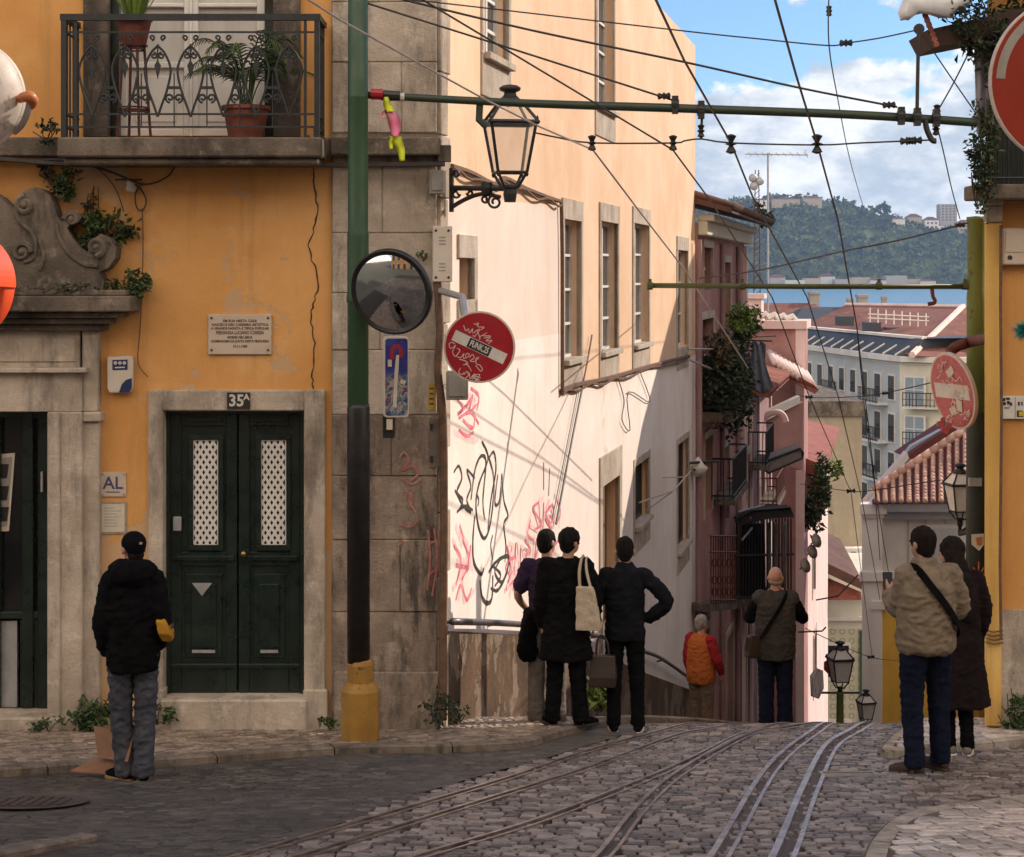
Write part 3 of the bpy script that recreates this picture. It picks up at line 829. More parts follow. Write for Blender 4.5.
for i in range(7):
    c = ua+.10+U*(i+.5)
    w = U*.40
    # tear drop
    td = [(c, zl+H*.86), (c-w*.55, zl+H*.78), (c-w*.98, zl+H*.62), (c-w*.72, zl+H*.42), (c-w*.30, zl+H*.26), (c, zl+H*.14)]
    L = catmull([(u, of, z) for u, z in td], 5); Rr = [Vector((2*c-p.x, p.y, p.z)) for p in L]
    sc.tube(L, .011, 5); sc.tube(Rr, .011, 5)
    # spear leaf hanging inside
    sc.prism([(c-.028, of-.006, zl+H*.66), (c, of-.006, zl+H*.52), (c+.028, of-.006, zl+H*.66), (c, of-.006, zl+H*.72)], (0, .012, 0))
    sc.tube([(c, of, zl+H*.88), (c, of, zl+H*.66)], .007, 5)
    for q in (-1, 1):
        sc.tube(spiral((c+q*w*.30, zl+H*.76), w*.26, w*.07, 1.2, math.pi/2, 14, q), .009, 5)
        # heart at the foot between drops
        cc = c+U/2
        if i < 6: sc.tube(spiral((cc+q*w*.32, zl+H*.33), w*.36, w*.09, 1.25, -math.pi/2, 16, q), .010, 5)
        sc.tube(spiral((c+q*w*.45, zl+H*.98-.03), w*.22, w*.07, 1.1, -math.pi/2, 12, -q), .009, 5)
    if i < 6:
        cc = c+U/2; sc.tube([(cc, of, zl+H*.58), (cc, of, zl+.03)], .006, 5)
        sc.box(cc-.06, cc+.06, of-.008, of+.008, zl+H*.42, zl+H*.45)
sc.build('balcony_scrollwork', M['ironrail'], oh)
# french window behind
for x0, x1 in ((83, 108), (273, 300)): fb(MB(MF), x0, x1, -150, 137, -.05, .05).build('window_surround', M['stone_dark'], oh, bevel=.008)
for x0, x1 in ((108, 119), (265, 273)): fb(MB(MF), x0, x1, -150, 137, -.2, -.06).build('window_casing', M['doorpaint'], oh)
fw = MB(MF)
for x0, x1 in ((119, 127), (184, 189.5), (192, 198), (257, 265)): fb(fw, x0, x1, -150, 136, -.22, -.14)
for x0, x1 in ((127, 184), (198, 257)):
    fb(fw, x0, x1, 62, 68, -.22, -.14); fb(fw, x0, x1, 129, 136, -.22, -.14); fb(fw, x0, x1, 3, 7, -.22, -.15)
    fb(fw, x0, x1, 68, 129, -.22, -.18); fb(fw, x0+8, x1-8, 76, 122, -.18, -.165)
fwo = fw.build('french_window', M['whitewood'], oh, bevel=.006)
m = MB(MF); fb(m, 189.5, 192, -150, 136, -.22, -.12); m.build('meeting_rail', M['whitewood'], fwo)
m = MB(MF); fb(m, 126, 185, -150, 63, -.21, -.20); fb(m, 197, 258, -150, 63, -.21, -.20); m.build('pane', M['curtain'], fwo)
# house door 35A
m = MB(MF); fb(m, 148, 163, 390, 720, -.1, .05); fb(m, 304, 325, 390, 720, -.1, .05); fb(m, 163, 304, 390, 411, -.1, .05); m.build('door_surround', M['stone'], oh, bevel=.012)
for x0, x1 in ((146, 163.5), (303, 327)): fb(MB(MF), x0, x1, 690, 738, -.1, .09).build('door_jamb_base', M['stone'], oh, bevel=.012)
m = MB(MF); fb(m, 160, 307, 700, 738, -.3, .14); m.build('doorstep', M['stone'], oh, bevel=.015)
m = MB(MF); fb(m, 163, 170, 411, 700, -.28, -.10); fb(m, 300, 304, 411, 700, -.28, -.10); fb(m, 170, 300, 411, 414, -.28, -.10); m.build('door_frame', M['doorpaint'], oh)
def leaf_door(xa, xb, lx0, lx1, hand):
    m = MB(MF); O = -.15
    fb(m, xa, xb, 414, 699, O-.05, O)
    for x0, x1 in ((xa, xa+11), (xb-11, xb)): fb(m, x0, x1, 414, 699, O, O+.022)
    for y0, y1 in ((414, 426), (552, 566), (664, 699)): fb(m, xa+11, xb-11, y0, y1, O, O+.022)
    fb(m, xa+15, xb-15, 417, 422, O+.022, O+.04)
    # moulded frame around the glazed part and the raised lower panel
    for x0, x1, y0, y1 in ((lx0-5, lx1+5, 434, 440), (lx0-5, lx1+5, 545, 551), (lx0-5, lx0, 440, 545), (lx1, lx1+5, 440, 545)): fb(m, x0, x1, y0, y1, O, O+.035)
    fb(m, xa+3, xb-3, 556, 561, O+.022, O+.045); fb(m, xa, xb, 664, 668, O+.022, O+.05)
    fb(m, xa+15, xb-15, 574, 658, O, O+.012); fb(m, xa+21, xb-21, 584, 648, O+.012, O+.03)
    d = m.build('door_leaf', M['doorpaint'], oh, bevel=.005)
    # white lattice behind the opening: crossing diagonal strips
    a, b = fp(lx0, 545, O+.012), fp(lx1, 440, O+.012)
    lat = MB(MF); pw = (b[0]-a[0])/4.0; w = pw*.30
    lo = O+.012
    bm_lo = []
    for sgn in (-1, 1):
        k0 = -int((b[1]-a[1])/pw)-6
        for kq in range(k0, 14):
            # line u = a0 + kq*pw + sgn*(z-z0)*0.62 clipped to the panel
            seg = []
            z = a[1]; st = .01
            u_at = lambda z: a[0]+kq*pw+(sgn*(z-a[1])*.62 if sgn > 0 else (b[1]-a[1])*.62*0-(z-a[1])*.62+(b[1]-a[1])*.62)
            while z <= b[1]+1e-6:
                u = u_at(z)
                if a[0]+w*.2 <= u <= b[0]-w*.2: seg.append((u, z))
                z += st
            if len(seg) > 1: lat.ribbon([seg[0], seg[-1]], w*1.45, lo+(.002 if sgn > 0 else 0))
    for z in (a[1], b[1]): lat.ribbon([(a[0], z), (b[0], z)], w, lo+.003)
    for u in (a[0], b[0]): lat.ribbon([(u, a[1]), (u, b[1])], w, lo+.003)
    lat.build('lattice', M['whitewood'], d)
    bk = MB(MF); fb(bk, lx0, lx1, 440, 545, O, O+.006); bk.build('pane', M['black'], d)
    # letter slot
    ls = MB(MF); fb(ls, xa+22, xb-22, 650, 653, O+.03, O+.04); ls.build('letter_slot', M['galv'], d)
    if hand:
        hd = MB(MF); fb(hd, xa+3, xa+11, 517, 531, O+.022, O+.06); hd.build('lock_keypad', M['galv'], d, bevel=.004)
        tr = MB(MF); p = [fp(x, y, O+.034) for x, y in ((192, 583), (212, 583), (202, 596))]; tr.prism([(q[0], O+.030, q[1]) for q in p], (0, .008, 0)); tr.build('triangle_plate', M['galv'], d)
    else:
        kb = MB(MF); q = fp(xa+6, 553, O); kb.sph((q[0], O+.06, q[1]), .03, 10, 6); kb.build('door_knob', pm('brass', (.35, .24, .08), None, 5, .35, 0, metal=1), d, smooth=True)
leaf_door(170, 237, 193, 218, True); leaf_door(238.5, 300, 261, 286, False)
# baroque portal: centre line at px -15
PC = xpx(-15)
def pmir(m, x0, x1, y0, y1, o0, o1):
    fb(m, x0, x1, y0, y1, o0, o1)
    a, b = fp(x0, y1, o1), fp(x1, y0, o1)
    m.box(2*PC-b[0], 2*PC-a[0], o0, o1, a[1], b[1])
for mir_ in (0, 1):
    m = MB(MF)
    for x0, x1, y0, y1, o0, o1 in ((47, 82, 412, 746, -.1, .16), (47, 60, 412, 746, .16, .185), (82, 99, 422, 744, -.1, .10), (82, 98, 330, 412, -.1, .12), (82, 101, 412, 422, -.1, .14)):
        if mir_: x0, x1 = -30-x1, -30-x0
        fb(m, x0, x1, y0, y1, o0, o1)
    m.build('portal_jamb', M['stone'], oh, bevel=.012)
m = MB(MF); fb(m, -112, 82, 372, 412, -.1, .15); fb(m, -110, 80, 330, 368, -.1, .10); fb(m, -116, 86, 368, 373, -.1, .24); fb(m, -105, 75, 338, 362, .10, .115); m.build('portal_frieze', M['stone'], oh, bevel=.008)
m = MB(MF)
for k_, (x1, y0, y1, o) in enumerate(((104, 324, 331, .20), (110, 318, 324, .28), (120, 312, 318, .36), (130, 296, 312, .46), (126, 290, 296, .38))):
    fb(m, -30-x1, x1, y0, y1, -.1, o)
m.build('portal_cornice', M['stone_dark'], oh, bevel=.012)
out = [(103, 290), (104, 282), (99, 272), (108, 268), (115, 258), (116, 248), (110, 238), (101, 234), (94, 238), (92, 245), (87, 252), (80, 247), (72, 238), (67, 228), (70, 224), (78, 222), (81, 217), (78, 213), (72, 212), (66, 215), (62, 222), (57, 216), (54, 205), (50, 196), (43, 190), (34, 187), (25, 190), (18, 196), (15, 206), (14, 210), (6, 203), (0, 197), (-15, 188)]
o_ = .24
pl = [fp(x, y, o_) for x, y in out]
poly = [(u, z) for u, z in pl]+[(2*PC-u, z) for u, z in reversed(pl[:-1])]
m = MB(MF); m.prism([(u, .02, z) for u, z in poly], (0, o_-.02, 0))
def volute(cx, cy, r, turns, a0, sgn, mir=True):
    c = fp(cx, cy, o_)
    r = r/112.5
    for k_ in ((0, 1) if mir else (0,)):
        pts = []; n = int(22*turns)
        for i in range(n+1):
            a = a0+sgn*2*math.pi*turns*i/n; rr = r*(1-.86*i/n)
            u = c[0]+rr*math.cos(a)
            if k_: u = 2*PC-u
            pts.append((u, o_+.012, c[1]+rr*math.sin(a)))
        m.tube(pts, [.030-.014*i/n for i in range(n+1)], 6)
        ue = c[0] if not k_ else 2*PC-c[0]
        m.sph((ue, o_+.02, c[1]), .03, 10, 6)
volute(25, 205, 9, 1.6, math.pi/2, 1); volute(72, 219, 7, 1.3, math.pi, -1); volute(96, 247, 9, 1.6, -math.pi/2, 1); volute(22, 252, 10, 1.5, 0, 1)
for pts in ([(15, 208), (20, 222), (32, 232), (36, 245), (33, 258), (24, 262)], [(57, 224), (60, 238), (70, 254), (84, 264), (98, 266)], [(40, 240), (44, 256), (40, 270)]):
    q = catmull([Vector((fp(x, y, o_)[0], o_+.006, fp(x, y, o_)[1])) for x, y in pts], 5)
    m.tube(q, .02, 6); m.tube([Vector((2*PC-p.x, p.y, p.z)) for p in q], .02, 6)
m.build('portal_pediment', M['stone_dark'], oh, bevel=.012)
m = MB(MF); fb(m, -90, 60, 718, 748, -.3, .2); m.build('portal_step', M['stone'], oh, bevel=.015)
# shop door in the portal
m = MB(MF)
for x0, x1 in ((-77, -66), (22, 33), (38, 48), (-4, 0)): fb(m, x0, x1, 412, 716, -.26, -.14)
for y0, y1 in ((412, 418), (612, 619), (708, 716)): fb(m, -77, 48, y0, y1, -.26, -.15)
fb(m, 20, 46, 619, 708, -.26, -.17)
sd = m.build('shop_door', M['doorpaint'], oh, bevel=.006)
m = MB(MF); fb(m, -77, 48, 418, 612, -.24, -.22); m.build('pane', M['glass_dark'], sd)
m = MB(MF); fb(m, -60, 17, 621, 710, -.25, -.19); m.build('lower_panel', M['galv'], sd)
m = MB(MF); p = [fp(x, y, -.2) for x, y in ((-12, 455), (15, 453), (9, 531), (-14, 532))]
m.prism([(u, -.215, z) for u, z in p], (0, .02, 0)); nf = m.build('notice_frame', M['plastic_white'], sd)
m = MB(MF); p = [fp(x, y, -.19) for x, y in ((-10, 459), (12, 457), (7, 526), (-12, 527))]; m.prism([(u, -.194, z) for u, z in p], (0, .004, 0)); m.build('poster', M['greybox'], nf)
m = MB(MF)
for y in (464, 486, 507):
    p = [fp(x, yy, -.19) for x, yy in ((-6, y), (9, y), (7, y+14), (-8, y+15))]; m.prism([(u, -.1895, z) for u, z in p], (0, .003, 0))
m.build('poster_block', M['ink'], nf)
m = MB(MF); fb(m, 40.5, 42.5, 472, 492, -.14, -.10); m.build('door_pull', M['galv'], sd)

# ---- things fixed to the ochre wall
t = thing('memorial_plaque', 'pale engraved stone plaque high on the ochre wall above the double door', 'plaque', (xpx(240), YF-.02, zpx(354)))
m = MB(MF); fb(m, 208, 271.5, 314.5, 354.5, 0, .03); m.build('slab', M['plaque'], t, bevel=.005)
m = MB(MF)
for s_, y, sz, sq in (('EM SUA NESTA CASA', 321, 3.2, 34), ('NASCEU E DEU CARREIRA ARTISTICA', 324.8, 3.2, 57), ('A GRANDE FADISTA E TIPICA POPULAR', 328.5, 3.0, 58), ('FERNANDA LUCIANO CORREIA', 332.8, 4.2, 48), ('MORREU EM LISBOA', 337.4, 3.1, 25), ('HOMENAGEM DA JUNTA DESTA FREGUESIA', 341.3, 3.0, 58), ('17-11-1990', 346.6, 3.4, 14)):
    u, z = fp(240, y, .03); m.text(s_, sz/112.5*1.15, u, z, .0315, width=sq/112.7, bold=.0012)
m.build('lettering', M['inkbrown'], t, recalc=False)
m = MB(MF)
for x, y in ((211.5, 318), (268, 318), (211.5, 350), (268, 350)):
    u, z = fp(x, y, .03); m.lathe([(.012, 0), (.010, .008), (.0, .01)], (u, .03, z), 8, axis=(0, 1, 0))
m.build('stud', M['inkbrown'], t)
t = thing('house_number', 'dark tile with the white number 35A over the double door', 'number sign', (xpx(238), YF-.06, zpx(409)))
m = MB(MF); fb(m, 227, 250, 392.5, 409, .05, .062); m.build('tile', M['ink'], t)
m = MB(MF); u, z = fp(236.5, 401, .06); m.text('35', .145, u, z, .064, squeeze=.95, bold=.004); u, z = fp(246.5, 397.3, .06); m.text('A', .075, u, z, .064, bold=.003); m.build('digits', M['signwhite'], t, recalc=False)
t = thing('rental_sign', 'small square sign with the blue letters AL left of the double door', 'sign', (xpx(112), YF-.01, zpx(497)))
m = MB(MF); fb(m, 100.5, 126, 472, 496.5, .006, .014); m.build('plate', M['plaque'], t)
m = MB(MF); u, z = fp(113, 483.5, .015); m.text('AL', .155, u, z, .0165, bold=.002); m.ribbon([fp(106, 492, .015), fp(120, 492, .015)], .008, .0165); m.build('letters', M['inkblue'], t, recalc=False)
m = MB(MF)
for x, y in ((102.5, 474), (124, 474), (102.5, 494.5), (124, 494.5)):
    u, z = fp(x, y, .015); m.lathe([(.011, 0), (.009, .008)], (u, .014, z), 8, axis=(0, 1, 0))
m.build('stud', M['galv'], t)
t = thing('paper_notice', 'blank looking framed paper notice below the AL sign', 'notice', (xpx(112), YF-.01, zpx(534)))
m = MB(MF); fb(m, 99.5, 126.5, 502, 534, .004, .010); m.build('backing', M['stone_pale'], t)
m = MB(MF); fb(m, 101.5, 124.5, 504, 532, .010, .0125); m.build('sheet', M['paper'], t)
m = MB(MF)
for i in range(7): m.ribbon([fp(104, 508+i*3, .013), fp(104+rng.uniform(9, 18), 508+i*3, .013)], .006, .0135)
m.build('small_print', M['greybox'], t)
t = thing('alarm_box', 'white alarm box with a blue corner and three dots beside the portal', 'alarm box', (xpx(119), YF-.04, zpx(394)))
m = MB(MF); p = [fp(x, y, .08) for x, y in ((107, 357), (131, 356), (133, 362), (132, 388), (130, 393), (109, 393), (107, 388))]
m.prism([(u, 0, z) for u, z in p], (0, .08, 0)); m.build('casing', M['plastic_white'], t, bevel=.012, seg=2)
m = MB(MF); p = [fp(x, y, .08) for x, y in ((112.5, 360), (127.5, 359.5), (127.5, 369.5), (112.5, 370))]; m.prism([(u, .0795, z) for u, z in p], (0, .006, 0)); m.build('panel', M['navy'], t)
m = MB(MF); p = [fp(x, y, .08) for x, y in ((131.8, 378), (131.8, 388), (129.5, 392.4), (119, 392.4), (122, 384), (126, 380))]; m.prism([(u, .0795, z) for u, z in p], (0, .005, 0)); m.build('corner_badge', M['navy'], t)
m = MB(MF)
for x in (115.5, 120, 124.5):
    u, z = fp(x, 363, .08); m.lathe([(.017, 0), (.014, .004)], (u, .0855, z), 10, axis=(0, 1, 0))
m.ribbon([fp(115, 367.5, .08), fp(125, 367.2, .08)], .012, .087); m.build('dot', M['signwhite'], t)
# cables on the facade
def fcable(label, pts, r, mat=None, o=.03, group='cables pinned to the ochre wall'):
    q = catmull([Vector((fp(x, y, o)[0], o, fp(x, y, o)[1])) for x, y in pts], 6)
    m = MB(MF); m.tube(q, r, 5); return m.build('wall_cable', mat or M['wire'], label=label, cat='cable', group=group)
fcable('thick black cable bundle running under the balcony ledge', [(-60, 157), (0, 159), (50, 163), (95, 165), (160, 162), (200, 162), (260, 164), (330, 165), (445, 164)], .022, o=.28)
fcable('second black cable sagging below the balcony slab', [(-40, 162), (30, 160), (66, 160), (105, 170), (130, 180), (142, 186)], .012, o=.2)
fcable('thin cable looping from the white insulator to the ledge', [(130, 182), (150, 184), (168, 176), (176, 166), (190, 162)], .007)
fcable('loop of dark cable hanging below the white insulator', [(134, 184), (140, 188), (146, 200), (143, 210), (137, 208), (135, 196), (139, 187)], .007)
fcable('thin wire dropping down the ochre wall past the alarm box', [(142, 208), (143, 240), (142, 290), (140, 330), (138, 362), (148, 377)], .005, M['cable'])
fcable('thin wire slanting down from the ledge to the ivy', [(88, 162), (104, 174), (116, 190), (124, 212)], .005)
m = MB(MF)
q = [Vector((fp(x, y, .0)[0], .004, fp(x, y, .0)[1])) for x, y in ((314, 168), (313, 185), (317, 205), (314, 228), (309, 250), (318, 276), (315, 300), (310, 318), (315, 343), (313, 372), (312, 389))]
q = [p+Vector((rng.uniform(-.012, .012), 0, 0)) for p in catmull(q, 5)]; m.tube(q, [rng.uniform(.003, .008) for _ in q], 4); m.build('wall_crack', M['ink'], oh)
t = thing('insulator', 'small white porcelain cable insulator on the ochre wall under the balcony', 'insulator', (xpx(131), YF-.05, zpx(192)))
m = MB(MF); u, z = fp(131, 190, .08); m.lathe([(.02, -.02), (.045, 0), (.045, .03), (.03, .04), (.045, .06), (.03, .09)], (u, .08, z), 12); m.build('porcelain', M['signwhite'], t, smooth=True)
m = MB(MF); m.box(u-.14, u+.10, .06, .075, z+.085, z+.10); m.box(u-.01, u+.01, 0, .08, z+.085, z+.10); m.build('bracket', M['iron'], t)

# ---- plants and pots on the balcony
zf_ = zfl
def potted(name, label, px, d_out, rtop, rbot, h, z0, mat):
    u = fp(px, 0, d_out)[0]; w = MF @ Vector((u, d_out, z0))
    t = thing(name, label, 'potted plant', w)
    m = MB(); m.lathe([(rbot, 0), (rtop*.97, h*.86), (rtop*1.06, h*.87), (rtop*1.06, h), (rtop*.9, h), (rtop*.85, h*.9)], w, 22); m.build('pot', mat, t, smooth=False, bevel=.004)
    m = MB(); m.lathe([(0, h*.88), (rtop*.86, h*.90)], w, 16); m.build('soil', M['joint'], t)
    return t, w
t = thing('plant_stand', 'tall spindly red iron plant stand on the balcony', 'plant stand', MF @ Vector((fp(134, 0, .40)[0], .40, zf_)))
w = ORI[t]; hst = fp(0, 45, .4)[1]-zf_; m = MB()
for a in range(4):
    aa = a*math.pi/2+.5; c, s_ = math.cos(aa), math.sin(aa)
    m.tube([w+Vector((.15*c, .15*s_, 0)), w+Vector((.09*c, .09*s_, hst))], .012, 6)
m.build('leg', M['rust'], t)
m = MB()
for q in (.28, .33, .95):
    r = .15-.06*q; m.tube([w+Vector((r*math.cos(i*.393), r*math.sin(i*.393), hst*q)) for i in range(17)], .008, 5)
m.lathe([(.0, hst*.3), (.125, hst*.3), (.125, hst*.315), (0, hst*.315)], w, 12)
m.build('ring', M['rust'], t)
m = MB(); m.lathe([(0, hst-.012), (.12, hst-.012), (.12, hst), (0, hst)], w, 14); m.build('top_plate', M['rust'], t)
t, w = potted('potted_plant', 'spiky strap leaved plant in a terracotta pot on top of the tall stand', 134, .40, .155, .105, .24, zf_+hst, M['terracotta'])
m = MB()
for i in range(46):
    a = rng.uniform(0, 6.28); sp = rng.uniform(.15, .62); L = rng.uniform(.3, .55)
    d = Vector((math.cos(a)*sp, math.sin(a)*sp, 1)).normalized(); b = w+Vector((math.cos(a)*.06, math.sin(a)*.06, .21))
    n = d.cross(Vector((0, 0, 1))).normalized()*.012; pts = [b, b+d*L*.55, b+d*L+Vector((math.cos(a), math.sin(a), -.3))*L*.2*sp]
    m.add([pts[0]-n, pts[0]+n, pts[1]+n*1.3, pts[1]-n*1.3, pts[2]], [[0, 1, 2, 3], [3, 2, 4]])
m.build('leaves', M['leaf_lime'], t, recalc=False)
t, w = potted('potted_palm', 'green palm with arching fronds in a wide terracotta pot on the balcony floor', 246, .36, .20, .15, .29, zf_, M['terracotta'])
m = MB(); st = MB()
for i in range(22):
    a = i*2.4+rng.uniform(-.3, .3); L = rng.uniform(.5, .85); rise = rng.uniform(.15, .55)
    c, s_ = math.cos(a), math.sin(a); s_ *= .45
    arc = [w+Vector((c*L*q*.75, s_*L*q*.75, .26+.16+rise*math.sin(q*2.3)*.95)) for q in (0, .2, .4, .6, .8, 1)]
    arc[0] = w+Vector((c*.03, s_*.03, .26)); arc = catmull(arc, 4)
    st.tube(arc, .006, 4)
    for j in range(5, len(arc)):
        d = (arc[j]-arc[j-1]).normalized(); sd = d.cross(Vector((0, 0, 1))).normalized()
        for q in (-1, 1):
            for e in (0,):
                p = arc[j-1].lerp(arc[j], e); l = .15*(1-.45*abs(j/len(arc)-.5)); tip = p+sd*q*l*.8+d*l*.55+Vector((0, 0, -l*.35)); n = d*.0065
                m.add([p-n, p+n, p.lerp(tip, .5)+n*1.1+Vector((0, 0, .01)), tip, p.lerp(tip, .5)-n*1.1+Vector((0, 0, .01))], [[0, 1, 2, 4], [4, 2, 3]])
st.build('frond_stem', M['leaf'], t); m.build('fronds', M['leaf'], t, recalc=False)
# ---- weeds and ivy
def weed(label, px, py, o, rad, n, size, mat='leaf', name='weed', group='weeds growing on walls and kerbs', at=None, base=None):
    c = at if at is not None else MF @ Vector((fp(px, py, o)[0], o, fp(px, py, o)[1]))
    t = thing(name, label, 'plant', c-Vector((0, 0, rad[2])), group)
    m = MB(); leaves(m, c, rad, n, size, rng); m.build('leaves', M[mat], t, recalc=False)
    m = MB(); b = c-Vector((0, 0, rad[2]*.9)) if base is None else base
    for i in range(max(4, n//40)):
        e = c+Vector((rng.uniform(-1, 1)*rad[0], rng.uniform(-1, 1)*rad[1], rng.uniform(-.3, .9)*rad[2])); m.tube([b, b.lerp(e, .5)+Vector((rng.uniform(-.03, .03), 0, rng.uniform(-.02, .05))), e], .005, 4)
    m.build('stems', M['stem'], t)
    return t
weed('bushy ivy growing over the right scroll of the portal', 106, 232, .12, (.24, .12, .21), 520, .065)
weed('ivy tuft hanging under the left end of the balcony ledge', 69, 182, .10, (.10, .08, .17), 220, .055)
weed('leafy weed sprouting at the end of the portal cornice', 131, 285, .16, (.18, .12, .13), 330, .06)
weed('small green weed at the left foot of the balcony railing', 48, 133, .35, (.16, .10, .08), 130, .045, 'leaf_dark')
weed('thin climber between the ivy and the ledge', 92, 205, .05, (.07, .04, .22), 60, .04, 'leaf_dark')
weed('dry brown roots hanging beneath the ledge', 54, 175, .07, (.13, .05, .12), 90, .06, 'leaf_dry')
weed('moss and weeds along the top of the portal cornice', 40, 289, .36, (.62, .08, .05), 190, .04, 'leaf_dark')
weed('dark ivy trailing at the right end of the balcony slab', 316, 140, .30, (.07, .1, .22), 90, .05, 'leaf_dark')
zg = GZ(15.6)+.07
weed('dense green weeds at the foot of the portal behind the man', 0, 0, 0, (.24, .12, .17), 380, .06, at=Vector((fp(98, 0, .25)[0], 15.74, zg+.14)))
weed('low weeds against the wall between the man and the doorstep', 0, 0, 0, (.13, .10, .10), 170, .055, at=Vector((fp(158, 0, .25)[0], 15.74, zg+.12)))
weed('small weeds at the left foot of the portal', 0, 0, 0, (.13, .1, .08), 90, .05, at=Vector((fp(50, 0, .3)[0], 15.66, zg+.06)))
weed('weeds at the right end of the doorstep', 0, 0, 0, (.10, .08, .06), 70, .05, at=Vector((fp(330, 0, .2)[0], 15.76, zg+.05)))
weed('weeds at the foot of the street corner below the no entry sign', 0, 0, 0, (.16, .12, .13), 170, .05, 'leaf_dark', at=Vector((fp(440, 0, .2)[0], 15.75, zg+.14)))
# ------------------------------------------------------------------ peach house along the street
rng = random.Random(8)
LEN = 20.6
ph = thing('peach_house', 'tall peach plastered house with graffiti running down the street from the corner', 'house', OW+Vector((0, 0, -4.1)))
def wrect(x0, x1, yt, yb, o=0.0):
    """window on the receding wall from its left/right columns and its top/bottom at the left column"""
    ua, z1 = WP(x0, yt, o); _, z0 = WP(x0, yb, o); ub, _ = WP(x1, yt, o)
    return (ua, ub, z0, z1)
wins = [wrect(563, 580, 219, 361), wrect(600, 617, 221, 353), wrect(633, 648, 223, 346),
        wrect(483, 507, -140, 53), wrect(596, 613, -80, 104), wrect(677, 687, 250, 348)]
small = [wrect(634, 648, 467, 528), wrect(677, 688, 445, 553)]
doorh = wrect(601, 618, 487, 640)
side = wrect(459, 472, 258, 300)
holes = wins+small+[doorh, side]
m = MB(MW); m.wall(0, LEN, -11, 4.6, holes, 0, .22)
m.quad((0, 0, 4.6), (LEN, 0, 4.6), (LEN, -9, 4.6), (0, -9, 4.6)); m.quad((LEN, 0, -11), (LEN, -9, -11), (LEN, -9, 4.6), (LEN, 0, 4.6))
m.build('wall', M['peach'], ph)
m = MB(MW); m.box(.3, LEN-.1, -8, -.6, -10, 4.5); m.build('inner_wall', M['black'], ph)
# repainted lower wall: pale sheets laid over the peach, holes left free
def patch(name, mat, poly_uz, o):
    pts = [(u, z) for u, z in poly_uz]
    us = sorted({p[0] for p in pts} | {h[0] for h in holes} | {h[1] for h in holes})
    u0, u1 = min(p[0] for p in pts), max(p[0] for p in pts)
    us = [u for u in us if u0 <= u <= u1]
    def span(u):
        ys = []
        for i in range(len(pts)):
            a, b = pts[i], pts[(i+1) % len(pts)]
            if min(a[0], b[0])-1e-9 <= u <= max(a[0], b[0])+1e-9 and abs(a[0]-b[0]) > 1e-9:
                ys.append(a[1]+(b[1]-a[1])*(u-a[0])/(b[0]-a[0]))
        return (min(ys), max(ys)) if ys else (0, 0)
    m = MB(MW)
    for a, b in zip(us, us[1:]):
        (la, ta), (lb, tb) = span(a+1e-6), span(b-1e-6); c = (a+b)/2
        cuts = sorted([h for h in holes if h[0] < c < h[1]], key=lambda h: h[2])
        lo = (la, lb)
        for h in cuts:
            if h[3] < min(lo): continue
            if h[2] > lo[0] and h[2] > lo[1]:
                if h[2] >= max(ta, tb): break
                m.quad((a, o, lo[0]), (b, o, lo[1]), (b, o, h[2]), (a, o, h[2]))
            lo = (h[3], h[3])
        if lo[0] < ta and lo[1] < tb: m.quad((a, o, lo[0]), (b, o, lo[1]), (b, o, tb), (a, o, ta))
    return m.build(name, mat, ph)
e1 = WP(560, 190); e2 = WP(689, 357); e3 = WP(562, 388)
patch('cream_paint', M['cream'], [(.32, -9), (.32, WP(452, 196)[1]), (e1[0], WP(560, 206)[1]), (e1[0], -9)], .003)
patch('white_paint', M['white_paint'], [(.32, -10.5), (.32, WP(475, 345)[1]), (e3[0]-.01, WP(558, 338)[1]+.05), (e3[0], e3[1]), (e2[0], e2[1]), (LEN, e2[1]), (LEN, -10.5)], .006)
# stone corner returns on the street side
m = MB(MW)
for i in range(18):
    z = 4.6-i*.56; w = .30 if i % 2 else .42
    m.box(-.02, w*.75, -.1, .045, z-.55, z)
m.build('corner_quoin', M['stone_pale'], ph, bevel=.008)
# plinth
pt = [WP(445, 630), WP(540, 636), WP(600, 655), WP(640, 672), WP(689, 690)]
m = MB(MW); n = len(pt)
top = [(.25, pt[0][1])]+pt[1:]+[(LEN, pt[-1][1]-.3)]
for (ua, za), (ub, zb) in zip(top, top[1:]):
    m.add([(ua, 0, -11), (ub, 0, -11), (ub, .05, -11), (ua, .05, -11), (ua, 0, za), (ub, 0, zb), (ub, .05, zb), (ua, .05, za)], [[2, 3, 7, 6], [4, 5, 6, 7], [0, 3, 7, 4], [1, 2, 6, 5]])
m.build('plinth', M['plinth'], ph)
